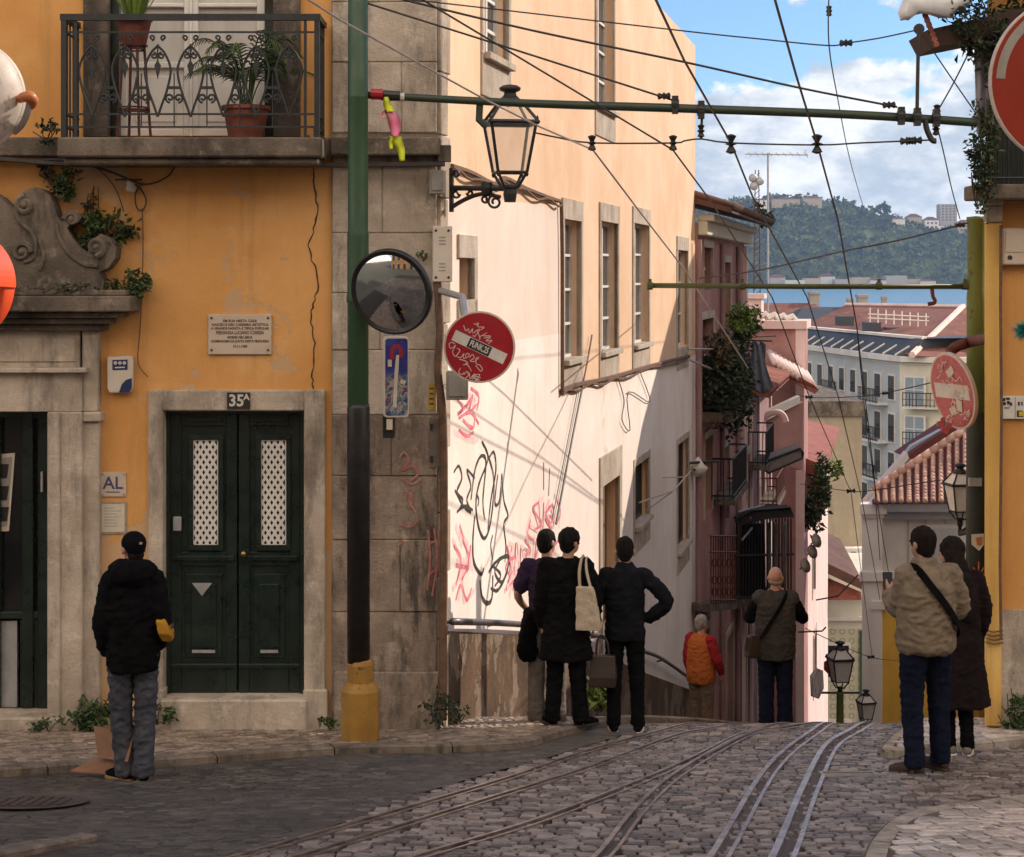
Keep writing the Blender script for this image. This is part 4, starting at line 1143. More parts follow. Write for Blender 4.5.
# windows
def sash(h, rows, mid=True, sill=True, lint=.26, dep=.12, surround=.11, dark=False, sash_mat='winframe'):
    a, b, c, d = h; f = MB(MW)
    w = .045
    f.box(a, a+w, -dep-.04, -dep+.02, c, d); f.box(b-w, b, -dep-.04, -dep+.02, c, d)
    f.box(a+w, b-w, -dep-.04, -dep+.02, c, c+w); f.box(a+w, b-w, -dep-.04, -dep+.02, d-w, d)
    um = (a+b)/2
    if mid: f.box(um-.03, um+.03, -dep-.035, -dep+.03, c+w, d-w)
    for i in range(1, rows):
        z = c+(d-c)*i/rows
        f.box(a+w, um-.03, -dep-.03, -dep+.01, z-.017, z+.017); f.box(um+.03, b-w, -dep-.03, -dep+.01, z-.017, z+.017)
    wo = f.build('window', M[sash_mat], ph)
    g = MB(MW); g.box(a+.02, b-.02, -dep-.03, -dep-.02, c+.02, d-.02); g.build('pane', M['black'] if dark else M['glass'], wo)
    s_ = MB(MW); q = surround
    s_.box(a-q, a, -.05, .025, c-.02, d); s_.box(b, b+q, -.05, .025, c-.02, d); s_.box(a-q, b+q, -.05, .027, d, d+lint); s_.box(a-q, b+q, -.05, .022, c-.42, c-.02)
    s_.build('frame', M['frame_stone'], wo, bevel=.005)
    if sill:
        l = MB(MW); l.box(a-.04, b+.04, -.1, .09, c-.06, c+.01); l.build('sill', M['frame_stone'], wo, bevel=.006)
for h in wins[:3]: sash(h, 4)
sash(wins[3], 6); sash(wins[4], 6); sash(wins[5], 3, sill=False, dark=True)
for h in small: sash(h, 1, mid=False, sill=True, lint=.12, dark=True, sash_mat='stem', surround=.13)
a, b, c, d = side
m = MB(MW); m.box(a-.1, b+.12, -.05, .03, d, d+.22); m.box(b, b+.12, -.05, .03, c-.2, d); m.box(a-.1, b+.12, -.05, .03, c-.35, c); wo = m.build('window', M['frame_stone'], ph, bevel=.005)
m = MB(MW); m.box(a, b, -.2, -.15, c, d); m.build('pane', M['black'], wo)
a, b, c, d = doorh
m = MB(MW); m.box(a-.22, a, -.05, .03, c-3, d); m.box(b, b+.22, -.05, .03, c-3, d); m.box(a-.22, b+.22, -.05, .032, d, d+.42); m.build('door_frame', M['frame_stone'], ph, bevel=.006)
m = MB(MW); m.box(a, b, -.22, -.17, c-3, d); dd = m.build('door', pm('old_brown_door', (.16, .105, .06), (.11, .07, .04), 4, .7, .3), ph)
m = MB(MW); um = (a+b)/2; m.box(um-.03, um+.03, -.17, -.15, c-2.5, d); m.build('middle_rail', M['stem'], dd)
# graffiti as flat strokes
def clusters(lines):
    g = []
    for L in lines:
        p = L[0] if isinstance(L, tuple) else L
        bb = [min(q[0] for q in p)-5, max(q[0] for q in p)+5, min(q[1] for q in p)-5, max(q[1] for q in p)+5]; c = [L]
        hit = True
        while hit:
            hit = False
            for h in g:
                if bb[0] < h[0][1] and h[0][0] < bb[1] and bb[2] < h[0][3] and h[0][2] < bb[3]:
                    g.remove(h); c += h[1]; bb = [min(bb[0], h[0][0]), max(bb[1], h[0][1]), min(bb[2], h[0][2]), max(bb[3], h[0][3])]; hit = True; break
        g.append((bb, c))
    return [c for _, c in g]
def strokes(name, mat, lines, w, o=.009):
    for cl_ in clusters(lines):
        m = MB(MW); k_ = 0
        for L in cl_:
            ww = w
            if isinstance(L, tuple): L, ww = L
            pts = [WP(x, y) for x, y in L]
            pts = [(p.x, p.y) for p in catmull([Vector((u, z, 0)) for u, z in pts], 6)]
            n = len(pts); m.ribbon(pts, [ww*(.7+.5*math.sin(math.pi*(i+1)/(n+1))+.15*math.sin(i*1.7)) for i in range(n)], o+k_*.0003); k_ += 1
        m.build(name, mat, ph, recalc=False)
BK = [[(481, 441), (487, 458), (478, 484), (475, 505), (478, 528), (484, 538), (490, 520), (493, 480), (486, 452), (482, 444)],
      [(470, 500), (474, 470), (480, 456), (485, 462), (482, 500), (484, 520)], [(488, 458), (493, 452), (495, 470), (490, 500), (487, 530)],
      [(497, 474), (494, 500), (496, 505), (499, 498), (501, 473)], [(501, 474), (503, 500), (507, 515), (503, 524), (505, 545), (504, 562)],
      ([(474, 515), (472, 540), (473, 562), (480, 574), (483, 568)], .035), ([(479, 580), (481, 596), (486, 603), (491, 598), (492, 575)], .04), ([(488, 572), (495, 562), (505, 556), (508, 560), (505, 575), (497, 590), (490, 588)], .04),
      [(499, 560), (494, 572), (501, 582), (507, 568)], [(492, 566), (500, 575), (494, 586)],
      [(453, 472), (458, 466), (461, 478), (456, 492), (462, 500), (458, 510)], [(454, 490), (462, 505), (470, 512), (466, 500), (470, 486), (466, 470), (474, 478)], [(456, 512), (464, 506), (472, 510)],
      [(492, 535), (490, 545), (492, 560)], [(476, 494), (478, 500), (477, 506)],
      [(543, 462), (543, 490)], [(549, 468), (548, 496)]]
strokes('black_graffiti', M['graf_black'], BK, .029)
PK = [[(456, 398), (462, 408), (457, 414), (466, 405), (472, 396), (468, 412), (476, 404)], [(458, 418), (470, 412), (478, 424)], [(462, 420), (472, 428), (474, 416)], [(470, 388), (478, 396), (476, 410)],
      [(538, 502), (532, 508), (536, 516), (541, 524), (533, 530)], [(543, 502), (542, 532)], [(550, 506), (544, 516), (551, 530)], [(547, 508), (552, 505), (553, 517), (548, 524), (546, 514)], [(548, 516), (552, 518)],
      [(506, 545), (510, 570), (507, 582)], [(515, 542), (513, 575)], [(508, 560), (515, 556)], [(520, 548), (519, 575)], [(524, 540), (530, 550), (525, 556), (533, 572)], [(536, 538), (534, 560), (539, 540)],
      [(453, 545), (460, 560), (455, 585)], [(462, 540), (468, 560), (461, 580)], [(470, 545), (466, 572)], [(455, 565), (468, 568)], [(459, 525), (463, 540)], [(518, 595), (524, 580), (530, 592)], [(505, 590), (512, 582), (514, 598)]]
PK += [[(505, 548), (509, 556), (505, 568), (511, 576)], [(512, 590), (516, 575), (521, 590), (526, 572), (530, 588)], [(540, 548), (546, 560), (541, 572), (548, 580)], [(556, 500), (560, 512), (556, 524)], [(530, 520), (527, 534), (533, 540)], [(455, 600), (460, 585), (466, 600), (471, 588)], [(458, 430), (466, 436), (473, 432)], [(545, 538), (552, 546), (558, 540)]]
strokes('pink_graffiti', M['graf_pink'], PK, .034)
strokes('faded_pink_graffiti', M['graf_faded'], [[(x+rng.uniform(-5, 5), y+rng.uniform(-8, 8)) for x, y in L] for L in PK[3:]], .06, .0075)
def fstrokes(name, mat, lines, w, o, par):
    for cl_ in clusters(lines):
        m = MB(MF)
        for i, L in enumerate(cl_): m.ribbon([(p.x, p.y) for p in catmull([Vector((*fp(x, y, o), 0)) for x, y in L], 5)], w, o+i*.0003)
        m.build(name, mat, par, recalc=False)
WR = [[(399, 458), (404, 452), (409, 460), (402, 470), (412, 466), (418, 474), (410, 480)], [(402, 478), (412, 484), (421, 478)], [(419, 453), (420, 457)], [(405, 490), (412, 496), (409, 508)], [(414, 488), (409, 500), (416, 512)], [(400, 524), (410, 527), (418, 520)], [(386, 468), (389, 466)], [(387, 515), (390, 516)], [(398, 545), (404, 541)],
    [(428, 530), (430, 560), (427, 590)], [(434, 528), (437, 560), (432, 596)], [(426, 545), (438, 540)], [(428, 575), (438, 568)], [(440, 530), (438, 548)]]
fstrokes('worn_red_graffiti', M['graf_dimred'], WR, .018, .066, oh)
# ---- things on or along the wall
def wcable(label, pts, r, o=.04, mat='cable', group='cables pinned to the peach wall', sm=4):
    q = []
    for x, y in pts:
        u, z = WP(x, y, o); q.append(Vector((u, o, z)))
    m = MB(MW); m.tube(catmull(q, sm), r, 5)
    if r > .02:
        q2 = [p+Vector((0, .015, -.045+.03*math.sin(i*1.3))) for i, p in enumerate(catmull(q, sm))]; m.tube(q2, r*.55, 5)
    return m.build('wall_cable', M[mat], label=label, cat='cable', group=group)
wcable('thick brown cable bundle dipping below the corner lamp', [(452, 166), (470, 172), (495, 184), (505, 178), (525, 188), (545, 196), (560, 201)], .026)
wcable('brown cable running straight down left of the nearest window', [(561, 201), (562, 260), (562, 330), (562, 389)], .022, sm=2)
wcable('brown cable bundle sagging below the three windows', [(562, 390), (580, 384), (600, 380), (620, 375), (650, 366), (689, 356)], .03)
wcable('thin loose cable looping down beneath the right hand window', [(618, 378), (624, 400), (622, 420), (630, 430), (628, 392), (650, 402), (640, 372)], .008, mat='wire')
wcable('pair of thin dark tubes standing in for slanting shadow lines on the white wall', [(583, 385), (572, 440), (556, 524)], .014, mat='wire')  # dark tubes laid where slanting shadow lines cross the wall
wcable('single thin tube beside the slanting pair, standing in for a shadow line', [(578, 388), (566, 450), (552, 520)], .007, mat='wire')
wcable('rust coloured wire between two windows', [(592, 335), (588, 358), (583, 384)], .012)
# iron handrail on the wall
q = [Vector((u, .13, z)) for u, z in (WP(452, 621.5, .13), WP(500, 623, .13), WP(540, 626, .13), WP(560, 629, .13), WP(600, 636, .13), WP(640, 650, .13), WP(664, 660, .13), WP(700, 686, .13))]
t = thing('handrail', 'old iron handrail fixed low along the graffiti wall behind the people', 'handrail', MW @ Vector((6, .13, -5)))
m = MB(MW); m.tube(catmull(q, 4), .032, 8); m.build('rail', pm('worn_handrail', (.13, .125, .13), (.08, .075, .075), 9, (.3, .5), .1, metal=.5), t, smooth=True)
m = MB(MW)
for p in q: m.tube([p, (p.x, 0, p.z-.03)], .016, 6)
m.build('bracket', M['iron'], t)
# lamp shelf bracket / clothes line bracket between lower windows
u, z = WP(645, 495, .0)
m = MB(MW); m.tube([(u-1, .05, z), (u+.5, .4, z+.02), (u+2.8, .42, z+.1)], .014, 5); m.tube([(u, .02, z-.25), (u+.4, .4, z+.02)], .012, 5); m.tube([(u+2.0, .02, z+.06), (u+2, .42, z+.08)], .012, 5)
m.build('wall_bracket', M['wirepale'], label='thin metal washing line bracket beside the small lower window', cat='bracket')
weed('sunlit green weed at the wall foot between the standing people', 0, 0, 0, (.14, .12, .16), 150, .09, 'leaf_lime', at=Vector((.80, 17.3, GZ(17.3)+.27)))
weed('small weed with a yellow flower right of the corner', 0, 0, 0, (.08, .08, .09), 50, .05, 'leaf_dark', at=Vector((-.46, 16.1, GZ(16.1)+.19)))
# ------------------------------------------------------------------ poles, arms, wires, lamps, signs
rng = random.Random(21)
# left catenary pole
DP = 14.9
b = G(361, 735, .11); b = Vector((P(360.5, 735, DP).x, DP, GZ(DP)+.11)); s = DP/FOC
t = thing('catenary_pole', 'thick green pole with black lower part and ochre foot at the pavement corner', 'pole', b)
zz = lambda y: (HY-y)*s
m = MB(); m.lathe([(10.6*s, zz(405)-b.z), (10.6*s, zz(303)-b.z), (11.6*s, zz(302)-b.z), (11.6*s, zz(296)-b.z), (10.8*s, zz(292)-b.z), (10.8*s, zz(236)-b.z), (10.9*s, zz(234)-b.z), (10.2*s, zz(231)-b.z), (10.2*s, zz(99)-b.z), (10.5*s, zz(98)-b.z), (10.5*s, zz(96)-b.z), (10.2*s, zz(95)-b.z), (9.8*s, 6.9)], b+Vector((-2.5*s, 0, 0)), 28); m.build('shaft', M['polegreen'], t, smooth=False, bevel=.003)
m = MB(); m.lathe([(11.4*s, zz(662)-b.z), (11.4*s, zz(408)-b.z), (10.8*s, zz(404)-b.z)], b+Vector((-2*s, 0, 0)), 28); m.build('lower_shaft', M['poleblack'], t, smooth=False)
m = MB(); m.lathe([(20*s, -.1), (20*s, zz(690)-b.z), (17*s, zz(684)-b.z), (14*s, zz(683)-b.z), (14*s, zz(664)-b.z), (12*s, zz(659)-b.z)], b, 8); m.build('foot', M['poleyellow'], t, bevel=.012)
for ob in t.children:
    if ob.name.startswith(('shaft', 'lower')): ob.data.polygons.foreach_set('use_smooth', [True]*len(ob.data.polygons))
# its long arm across the street
DA = 15.1
pa = [P(368, 95, 14.95), P(520, 103, DA), P(700, 109, DA), P(860, 115, DA+.1), P(976, 122.5, DA+.25)]
pa = catmull(pa, 6); m = MB(); m.tube(pa, [.030+.007*min(1, i/10) for i in range(len(pa))], 12); arm_ = m.build('arm', M['armgreen'], t, smooth=True); pole_ = t; t = arm_
m = MB(); m.tube([P(480, 101, DA), P(479, 120, DA), P(487, 127, DA)], .03, 6); m.build('end_bracket', M['armgreen'], t)
for x, y, d in ((675, 105, DA), (901, 116, DA+.1), (917, 117, DA+.1), (936, 118, DA+.15), (701, 110, DA)):
    c = P(x, y, d); m = MB(); m.lathe([(.05, -.03), (.058, 0), (.05, .03)], c, 10, axis=(1, 0, -.05))
    m.obox(c+Vector((0, -.01, .0)), (.05, .07, .15)); m.build('clamp', M['iron'], t)
m = MB(); m.tube([P(917, 113, DA+.1), P(918.5, 34, DA+.1)], .016, 8); m.lathe([(.030, -.012), (.046, -.012), (.046, .012), (.030, .012)], P(919, 29, DA+.1), 12, axis=(0, 1, 0)); m.build('strut', M['iron'], t)
m = MB(); m.tube(catmull([P(925, 120, DA+.1), P(927, 130, DA+.1), P(932, 140, DA+.1), P(936, 141, DA+.1)], 4), .025, 7); m.build('hook', M['iron'], t)
m = MB(); m.lathe([(.045, 0), (.045, .10)], P(371, 94, 14.95), 10, axis=(1, 0, -.03)); m.build('collar', M['signred'], t)
m = MB(); m.lathe([(.04, 0), (.045, .03), (.04, .16)], P(381, 95.5, 14.96), 10, axis=(1, 0, -.03)); m.build('tape_wrap', M['poleblack'], t)
m = MB(); m.lathe([(.036, 0), (.036, .07)], P(396, 97, 14.97), 10, axis=(1, 0, -.03)); m.build('white_tape', M['signwhite'], t)
t = pole_
# streamer hung on the arm
c = P(388, 97, 14.9); t = thing('streamer', 'neon yellow and pink cloth streamer tied to the arm beside the green pole', 'streamer', P(396, 160, 14.9))
def cloth_strip(m, px, w, d=14.9, tw=.3):
    pts = [P(x, y, d-.02*i) for i, (x, y) in enumerate(px)]; pts = catmull(pts, 4); r = []
    for i, p in enumerate(pts):
        q = i/(len(pts)-1); ww = w(q); a = tw*math.sin(q*5)
        v = Vector((math.cos(a)*ww, math.sin(a)*ww, 0)); r.append([p-v+Vector((0, .012, 0)), p+Vector((0, -.014-.02*math.sin(q*7), 0)), p+v, p+Vector((0, .020, 0))])
    m.loft(r)
m = MB(); cloth_strip(m, [(386, 97), (387, 103), (390, 112)], lambda q: .018+.03*q); m.build('knot', M['neon'], t, smooth=True)
m = MB(); cloth_strip(m, [(389, 110), (393, 117), (395, 128), (395, 137)], lambda q: .045*(1-.5*q)+.02*math.sin(q*3.1)); m.build('pink_middle', M['pinkcloth'], t, smooth=True)
m = MB(); cloth_strip(m, [(395, 136), (398, 143), (401, 150), (402, 161)], lambda q: .04*(1-.8*q)+.015); m.build('yellow_tail', M['neon'], t, smooth=True)
m = MB(); cloth_strip(m, [(394, 137), (391, 142), (391, 149)], lambda q: .03*(1-.5*q)); m.build('yellow_tail', M['neon'], t, smooth=True)
m = MB(); cloth_strip(m, [(387, 108), (383, 112), (382, 117), (386, 118)], lambda q: .014); m.build('ribbon_loop', M['pinkcloth'], t)

# right pole with its arm
DR = 20.0; s = DR/FOC; b = Vector((P(976, 0, DR).x, DR, GZ(DR)+.05))
t = thing('catenary_pole', 'olive green pole with a dark lower half at the right beside the ochre pilaster', 'pole', b)
zz = lambda y: (HY-y)*s-b.z
m = MB(); m.lathe([(9.3*s, zz(412)), (9.2*s, zz(302)), (9.4*s, zz(298)), (8.6*s, zz(290)), (8.6*s, zz(222)), (9.4*s, zz(220)), (9.4*s, zz(217)), (0, zz(216))], b, 24); m.build('shaft', M['poleolive'], t, smooth=True)
m = MB(); m.lathe([(10*s, 0), (10*s, zz(545)), (9.6*s, zz(414)), (9.2*s, zz(411))], b, 24); m.build('lower_shaft', pm('pole_dark_green', (.022, .028, .017), (.014, .017, .012), 4, .55, .2), t, smooth=True)
m = MB(); m.lathe([(12*s, -.1), (12*s, zz(672)), (10.4*s, zz(664))], b, 12); m.build('foot', M['poleyellow'], t)
def sticker(parent, name, mat, pts, d=DR):
    m = MB(); r = 11.8*s; q = []
    for x, y in pts:
        dx = (x-976)*s; dy = math.sqrt(max(r*r-dx*dx, 1e-4)); q.append(Vector((b.x+dx, DR-dy-.004, (HY-y)*s)))
    m.prism(q, (0, .003, 0)); return m.build(name, mat, parent)
st = sticker(t, 'yellow_sticker', M['paper'], [(969, 533), (981, 532), (981, 543), (976, 549), (969, 543)])
sticker(t, 'orange_print', pm('orange_print', (.5, .16, .05), None, 5, .6, 0), [(973, 536), (979, 535), (978, 544), (974, 543)])
m = MB(); 
for x, y in ((975, 577.5), (971, 573), (980, 573), (970, 578), (981, 578), (972.5, 563), (978, 565)):
    pass
r_ = 11.0*s
for pts in ([(976, 576), (976, 560)], [(976, 576), (971, 566)], [(976, 576), (981, 566)], [(976, 576), (968.5, 572)], [(976, 576), (983, 572)], [(970, 578.5), (982, 578.5)]):
    q = [Vector((b.x+(x-976)*s, DR-math.sqrt(max(r_**2-((x-976)*s)**2, 1e-4)), (HY-y)*s)) for x, y in pts]; m.tube(q, .009, 4)
m.build('orange_leaf_mark', pm('orange_paint', (.55, .12, .03), None, 5, .6, 0), t)
m = MB(); m.obox(P(975, 482, DR-.12), (.14, .05, .09)); m.build('clamp_band', M['galv'], t)
m = MB(); m.obox(P(979, 592, DR-.115), (.035, .02, .05)); m.build('white_sticker', M['signwhite'], t)
m = MB(); m.tube([P(648, 285.5, DR), P(800, 286.5, DR), P(966, 286.5, DR)], .030, 10); t = m.build('arm', M['armolive'], t, smooth=True)
for x in (650, 742, 879, 965): m = MB(); m.lathe([(.045, -.03), (.045, .03)], P(x, 286, DR), 8, axis=(1, 0, 0)); m.obox(P(x, 283, DR), (.035, .035, .09)); m.build('clamp', M['armolive'], t)
m = MB(); m.tube(catmull([P(932, 288, DR), P(933, 296, DR), P(935, 300, DR), P(934, 303, DR), P(928, 304, DR)], 4), .022, 6); m.build('hook', M['rust'], t)

# wires -------------------------------------------------------------
GW = 'overhead tram wires and span wires'
def wire(label, pts, r=.008, mat='wire', ins=(), sm=5):
    q = [P(*p) for p in pts]; q = catmull(q, sm) if len(q) > 2 else q
    mid = q[len(q)//2]
    t = thing('overhead_wire', label, 'wire', mid, GW)
    m = MB(); m.tube(q, r, 5); m.build('strand', M[mat], t)
    for i_, p in enumerate(ins):
        x, y, d = p[:3]; sc = p[3] if len(p) > 3 else 1
        c = P(x, y, d); m = MB(); m.lathe([(.012, -.055*sc), (.032*sc, -.045*sc), (.018, -.015), (.036*sc, 0), (.018, .015), (.032*sc, .045*sc), (.012, .055*sc)], c, 8, axis=(p[4] if len(p) > 4 else (1, 0, 0.05)))
        m.build('insulator', M['iron'], t)
    return t
Z = (0, 0, 1)
wire('trolley wire entering top right of centre and running down into the far gap', [(764, -70, 10.2), (775, 0, 11.2), (796, 75, 12.9), (817, 143, 15.1), (838, 220, 17.8), (857, 328, 23), (874, 475, 33), (880, 560, 40)], .009, ins=[(817, 144, 15.1, 1.5, Z)], sm=1)
wire('trolley wire entering top centre and passing in front of the pink house', [(628, -70, 10.2), (656, 0, 11.2), (684, 60, 12.6), (731, 143, 15.1), (754, 200, 17.3), (807, 297, 23), (838, 396, 31), (862, 500, 41), (880, 600, 50)], .009, ins=[(731, 144, 15.1, 1.5, Z)], sm=1)
wire('pale wire from the top left passing before the lantern towards the balcony greenery', [(290, -12, 13.0), (340, 20, 13.6), (486, 100, 14.8), (540, 127, 15.0), (593, 150, 15.1), (640, 212, 17), (684, 269, 19.5), (748, 368, 25)], .0085, 'wirepale', ins=[(592, 143, 15.1, 1.2, Z)], sm=1)
wire('long wire falling from the top centre left through the second hanger', [(410, -8, 13.2), (423, 0, 13.4), (550, 76, 14.3), (673, 150, 15.1), (710, 200, 17), (772, 297, 22), (809, 396, 29), (851, 492, 39), (872, 656, 50)], .008, ins=[(673, 143, 15.1, 1.2, Z)], sm=1)
wire('straight guy wire crossing the peach wall to a clamp near the arm end', [(380, -6, 14.6), (530, 30, 14.8), (684, 62, 15.0), (800, 88, 15.1), (897, 107, 15.2)], .010, ins=[(889, 105, 15.2, 1.0)])
wire('lower guy wire from the green pole sloping to the middle of the arm', [(363, 2, 14.9), (506, 47, 15.0), (600, 77, 15.0), (672, 100, 15.1)], .009, ins=[(664, 96, 15.1, 1.0)])
wire('topmost span wire sagging across the sky to the strut', [(400, -1, 14.9), (450, 4, 15), (684, 31, 15.1), (760, 39, 15.2), (827, 45.5, 15.2), (847, 43, 15.2), (880, 38, 15.2), (917, 30, 15.2)], .0065, ins=[(846, 43, 15.2, 1.0)])
wire('thin vertical wire crossing the clouds left of the long strut', [(829, -10, 15.1), (829, 45, 15.2), (838, 100, 18), (850, 160, 24), (863, 206, 34)], .006, ins=[(829, 11, 15.1, .8, Z)])
wire('span wire below the long arm carrying the hangers', [(536, 133, 15.0), (560, 138, 15.1), (593, 143, 15.1), (673, 143, 15.1), (684, 141, 15.1), (701, 139, 15.1), (731, 143, 15.1), (817, 145, 15.1), (860, 143, 15.1), (932, 140, 15.2)], .0075, ins=[(907, 141, 15.2, 1.1), (915, 140.5, 15.2, 1.1)], sm=3)
wire('short drop rod between the arm and the lower span wire', [(702, 112, 15.1), (701, 139, 15.1)], .012, ins=[(701, 131, 15.1, 1.0, Z)])
wire('guy wire from the strut top down to the right end of the arm', [(919, 30, 15.2), (946, 70, 15.4), (975, 112, 15.7)], .006)
wire('guy wire from the eave at the top right down to the arm', [(971, 48, 16.0), (954, 82, 15.6), (937, 112, 15.3)], .007, ins=[(937, 111, 15.3, 1.0, Z), (970, 49, 16.0, 1.2, Z)])
wire('thin wire dropping from the arm to the top of the olive pole', [(936, 122, 15.3), (943, 150, 16.2), (952, 190, 18.2), (960, 219, 19.8)], .006, ins=[(936, 129, 15.3, 1.0, Z)])
wire('wire rising from the pink house to the top of the olive pole', [(700, 278, 24), (760, 270, 23), (840, 252, 21.6), (900, 240, 20.8), (968, 223, 20)], .010, ins=[(960, 225, 20, 1.0)])
wire('span wire between the gabled houses at the level of the no entry sign', [(778, 388, 46), (807, 397, 42), (850, 397, 36), (884, 393, 31), (934, 382, 23), (967, 372, 20.2)], .009, ins=[(809, 397, 42, 1.6), (886, 393, 31, 1.2)])
wire('lower span wire in front of the blank beige wall', [(800, 484, 56), (827, 488, 50), (850, 491, 44), (867, 491, 40), (940, 480, 30)], .010, ins=[(851, 491, 44, 2.0)])
wire('thin wire running down past the white corner house', [(857, 330, 40), (866, 420, 42), (880, 520, 45), (893, 600, 48), (903, 668, 52)], .010, ins=[(902, 661, 52, 1.8, Z)])
wire('span wire low over the street above the lantern', [(805, 628, 48), (830, 640, 48), (870, 657, 50), (903, 661, 52)], .012, ins=[(871, 657, 50, 1.8)])
wire('wire crossing the hill to the antenna', [(697, 280, 30), (700, 289, 22)], .008)

# corner lantern on its bracket ------------------------------------------
def lantern(root, base, k, mats=('iron', 'lampglass')):
    """four sided street lantern: base point under the cage, k metres per picture-height unit"""
    S = lambda x, y: (x*k, y*k)
    fr = MB(); gl = MB()
    H0, H1, H2, H3 = 0.0, 52*k, 56*k, 76*k
    w0, w1, w2 = 17*k, 26*k, 11*k
    a45 = .18
    def cor(w, z, i):
        a = math.pi/4+i*math.pi/2+a45; return base+Vector((w*1.32*math.cos(a), w*1.32*math.sin(a), z))
    for i in range(4):
        fr.tube([cor(w0, H0, i), cor(w1, H1, i)], 1.7*k, 6)
        fr.tube([cor(w0, H0, i), cor(w0, H0, i+1)], 1.5*k, 6)
        fr.tube([cor(w1*1.07, H1+1.5*k, i), cor(w1*1.07, H1+1.5*k, i+1)], 2.6*k, 6)
        fr.tube([cor(w1*1.03, H2, i), cor(w2*1.1, H3, i)], 1.7*k, 6)
        gl.quad(cor(w0*.97, H0+k, i), cor(w0*.97, H0+k, i+1), cor(w1*.97, H1, i+1), cor(w1*.97, H1, i))
        gl.quad(cor(w1*.97, H2, i), cor(w1*.97, H2, i+1), cor(w2, H3, i+1), cor(w2, H3, i))
        fr.lathe([(.8*k, -5*k), (2*k, -2*k), (.8*k, 0)], cor(w0, H0, i), 6)
        fr.lathe([(1.6*k, 0), (1.0*k, 3*k), (0, 5*k)], cor(w1*1.05, H2, i), 6)
        fr.tube([cor(w0, H0, i), base+Vector((0, 0, -17*k))+(cor(w0, 0, i)-base)*.45], 1.6*k, 6)
    cage = fr.build('cage', M[mats[0]], root)
    gl.build('glass_pane', M[mats[1]], root)
    cp = MB(); cp.lathe([(14*k, H3-1*k), (15*k, H3+1.5*k), (11*k, H3+4*k), (7*k, H3+8*k), (6.5*k, H3+11*k), (11*k, H3+13*k), (12*k, H3+16*k), (8*k, H3+18.5*k), (0, H3+20*k)], base, 18); cp.build('cap', M[mats[0]], root, smooth=True)
    nk = MB(); nk.lathe([(5*k, -30*k), (6*k, -26*k), (5.5*k, -19*k), (9*k, -17*k), (9*k, -15*k), (3*k, -13*k)], base, 12); nk.build('neck', M[mats[0]], root, smooth=True)
    return cage
DL = 15.75; kk = DL/FOC
base = P(510, 172.5, DL)
t = thing('street_lantern', 'four sided black street lantern on a scrolled bracket at the corner of the peach wall', 'street lamp', base)
lantern(t, base, kk*.92)
u_, z_ = 452, 190
br = MB()
A0 = P(452, 188, 16.1); A1 = P(510, 188.5, DL)
br.tube([A0, A1], .024, 8)
br.tube([P(451.5, 168, 16.12), P(451.5, 212, 16.12)], .022, 6)
arc = catmull([P(452, 207, 16.1), P(466, 199, 16.0), P(482, 194, 15.92), (P(500, 197, 15.82))], 6); br.tube(arc, .020, 6)
def sp2(cx, cy, r0, r1, turns, a0, sgn, d):
    n = 20; return [P(cx+(r0+(r1-r0)*i/n)*math.cos(a0+sgn*6.283*turns*i/n), cy-(r0+(r1-r0)*i/n)*math.sin(a0+sgn*6.283*turns*i/n), d) for i in range(n+1)]
for q in (sp2(495, 202, 7.5, 2, 1.4, math.pi*.5, 1, 15.84), sp2(485, 199, 4, 1.2, 1.2, 0, -1, 15.9), sp2(470, 193, 3.5, 1.2, 1.1, math.pi, 1, 16.0), sp2(456, 194, 4, 1.5, 1.1, 0, -1, 16.08), sp2(456, 174, 4, 1.2, 1.2, math.pi, -1, 16.1)):
    br.tube(q, .012, 5)
br.lathe([(.05, -.05), (.06, 0), (.05, .05)], P(487, 188, 15.88), 8); br.lathe([(.05, -.12), (.06, -.05), (.05, .03)], A1, 10)
br.build('bracket', M['iron'], t)
# second lantern on the right, third and fourth down the street
base = P(960, 511, 21.0)
t = thing('street_lantern', 'dark street lantern on the olive pole above the couple', 'street lamp', base)
lantern(t, base, 21.0/FOC*.50, ('iron', 'lampfrost'))
m = MB(); b1 = base+Vector((0, 0, -.15)); m.tube([b1, b1+Vector((0, 0, -.12)), P(976, 530, 20.05)], .025, 6); m.tube([b1+Vector((0, 0, -.1)), P(977, 520, 20.05)], .015, 6); m.build('bracket', M['iron'], t)
d = 46.0; base = P(840, 681, d)
t = thing('street_lantern', 'street lantern on a green post at the foot of the street before the tiled house', 'street lamp', (base.x, d, GZ(d)))
lantern(t, base, d/FOC*.42, ('iron', 'lampfrost'))
m = MB(); m.lathe([(.14, GZ(d)-base.z), (.14, GZ(d)-base.z+.6), (.10, GZ(d)-base.z+.7), (.09, -.35), (.12, -.28)], base, 12); m.build('post', M['poleolive'], t, smooth=True)
m = MB(); m.tube([base+Vector((-.55, 0, -.3)), base+Vector((.5, 0, -.3))], .03, 6); m.build('crossbar', M['iron'], t)
d = 40.0; base = P(866, 718, d)
t = thing('street_lantern', 'small lantern low beside the white shop pilaster, just over the crest', 'street lamp', (base.x, d, GZ(d)))
lantern(t, base, d/FOC*.30, ('iron', 'lampfrost'))
m = MB(); m.lathe([(.09, GZ(d)-base.z), (.07, -.2)], base, 10); m.build('post', M['iron'], t)

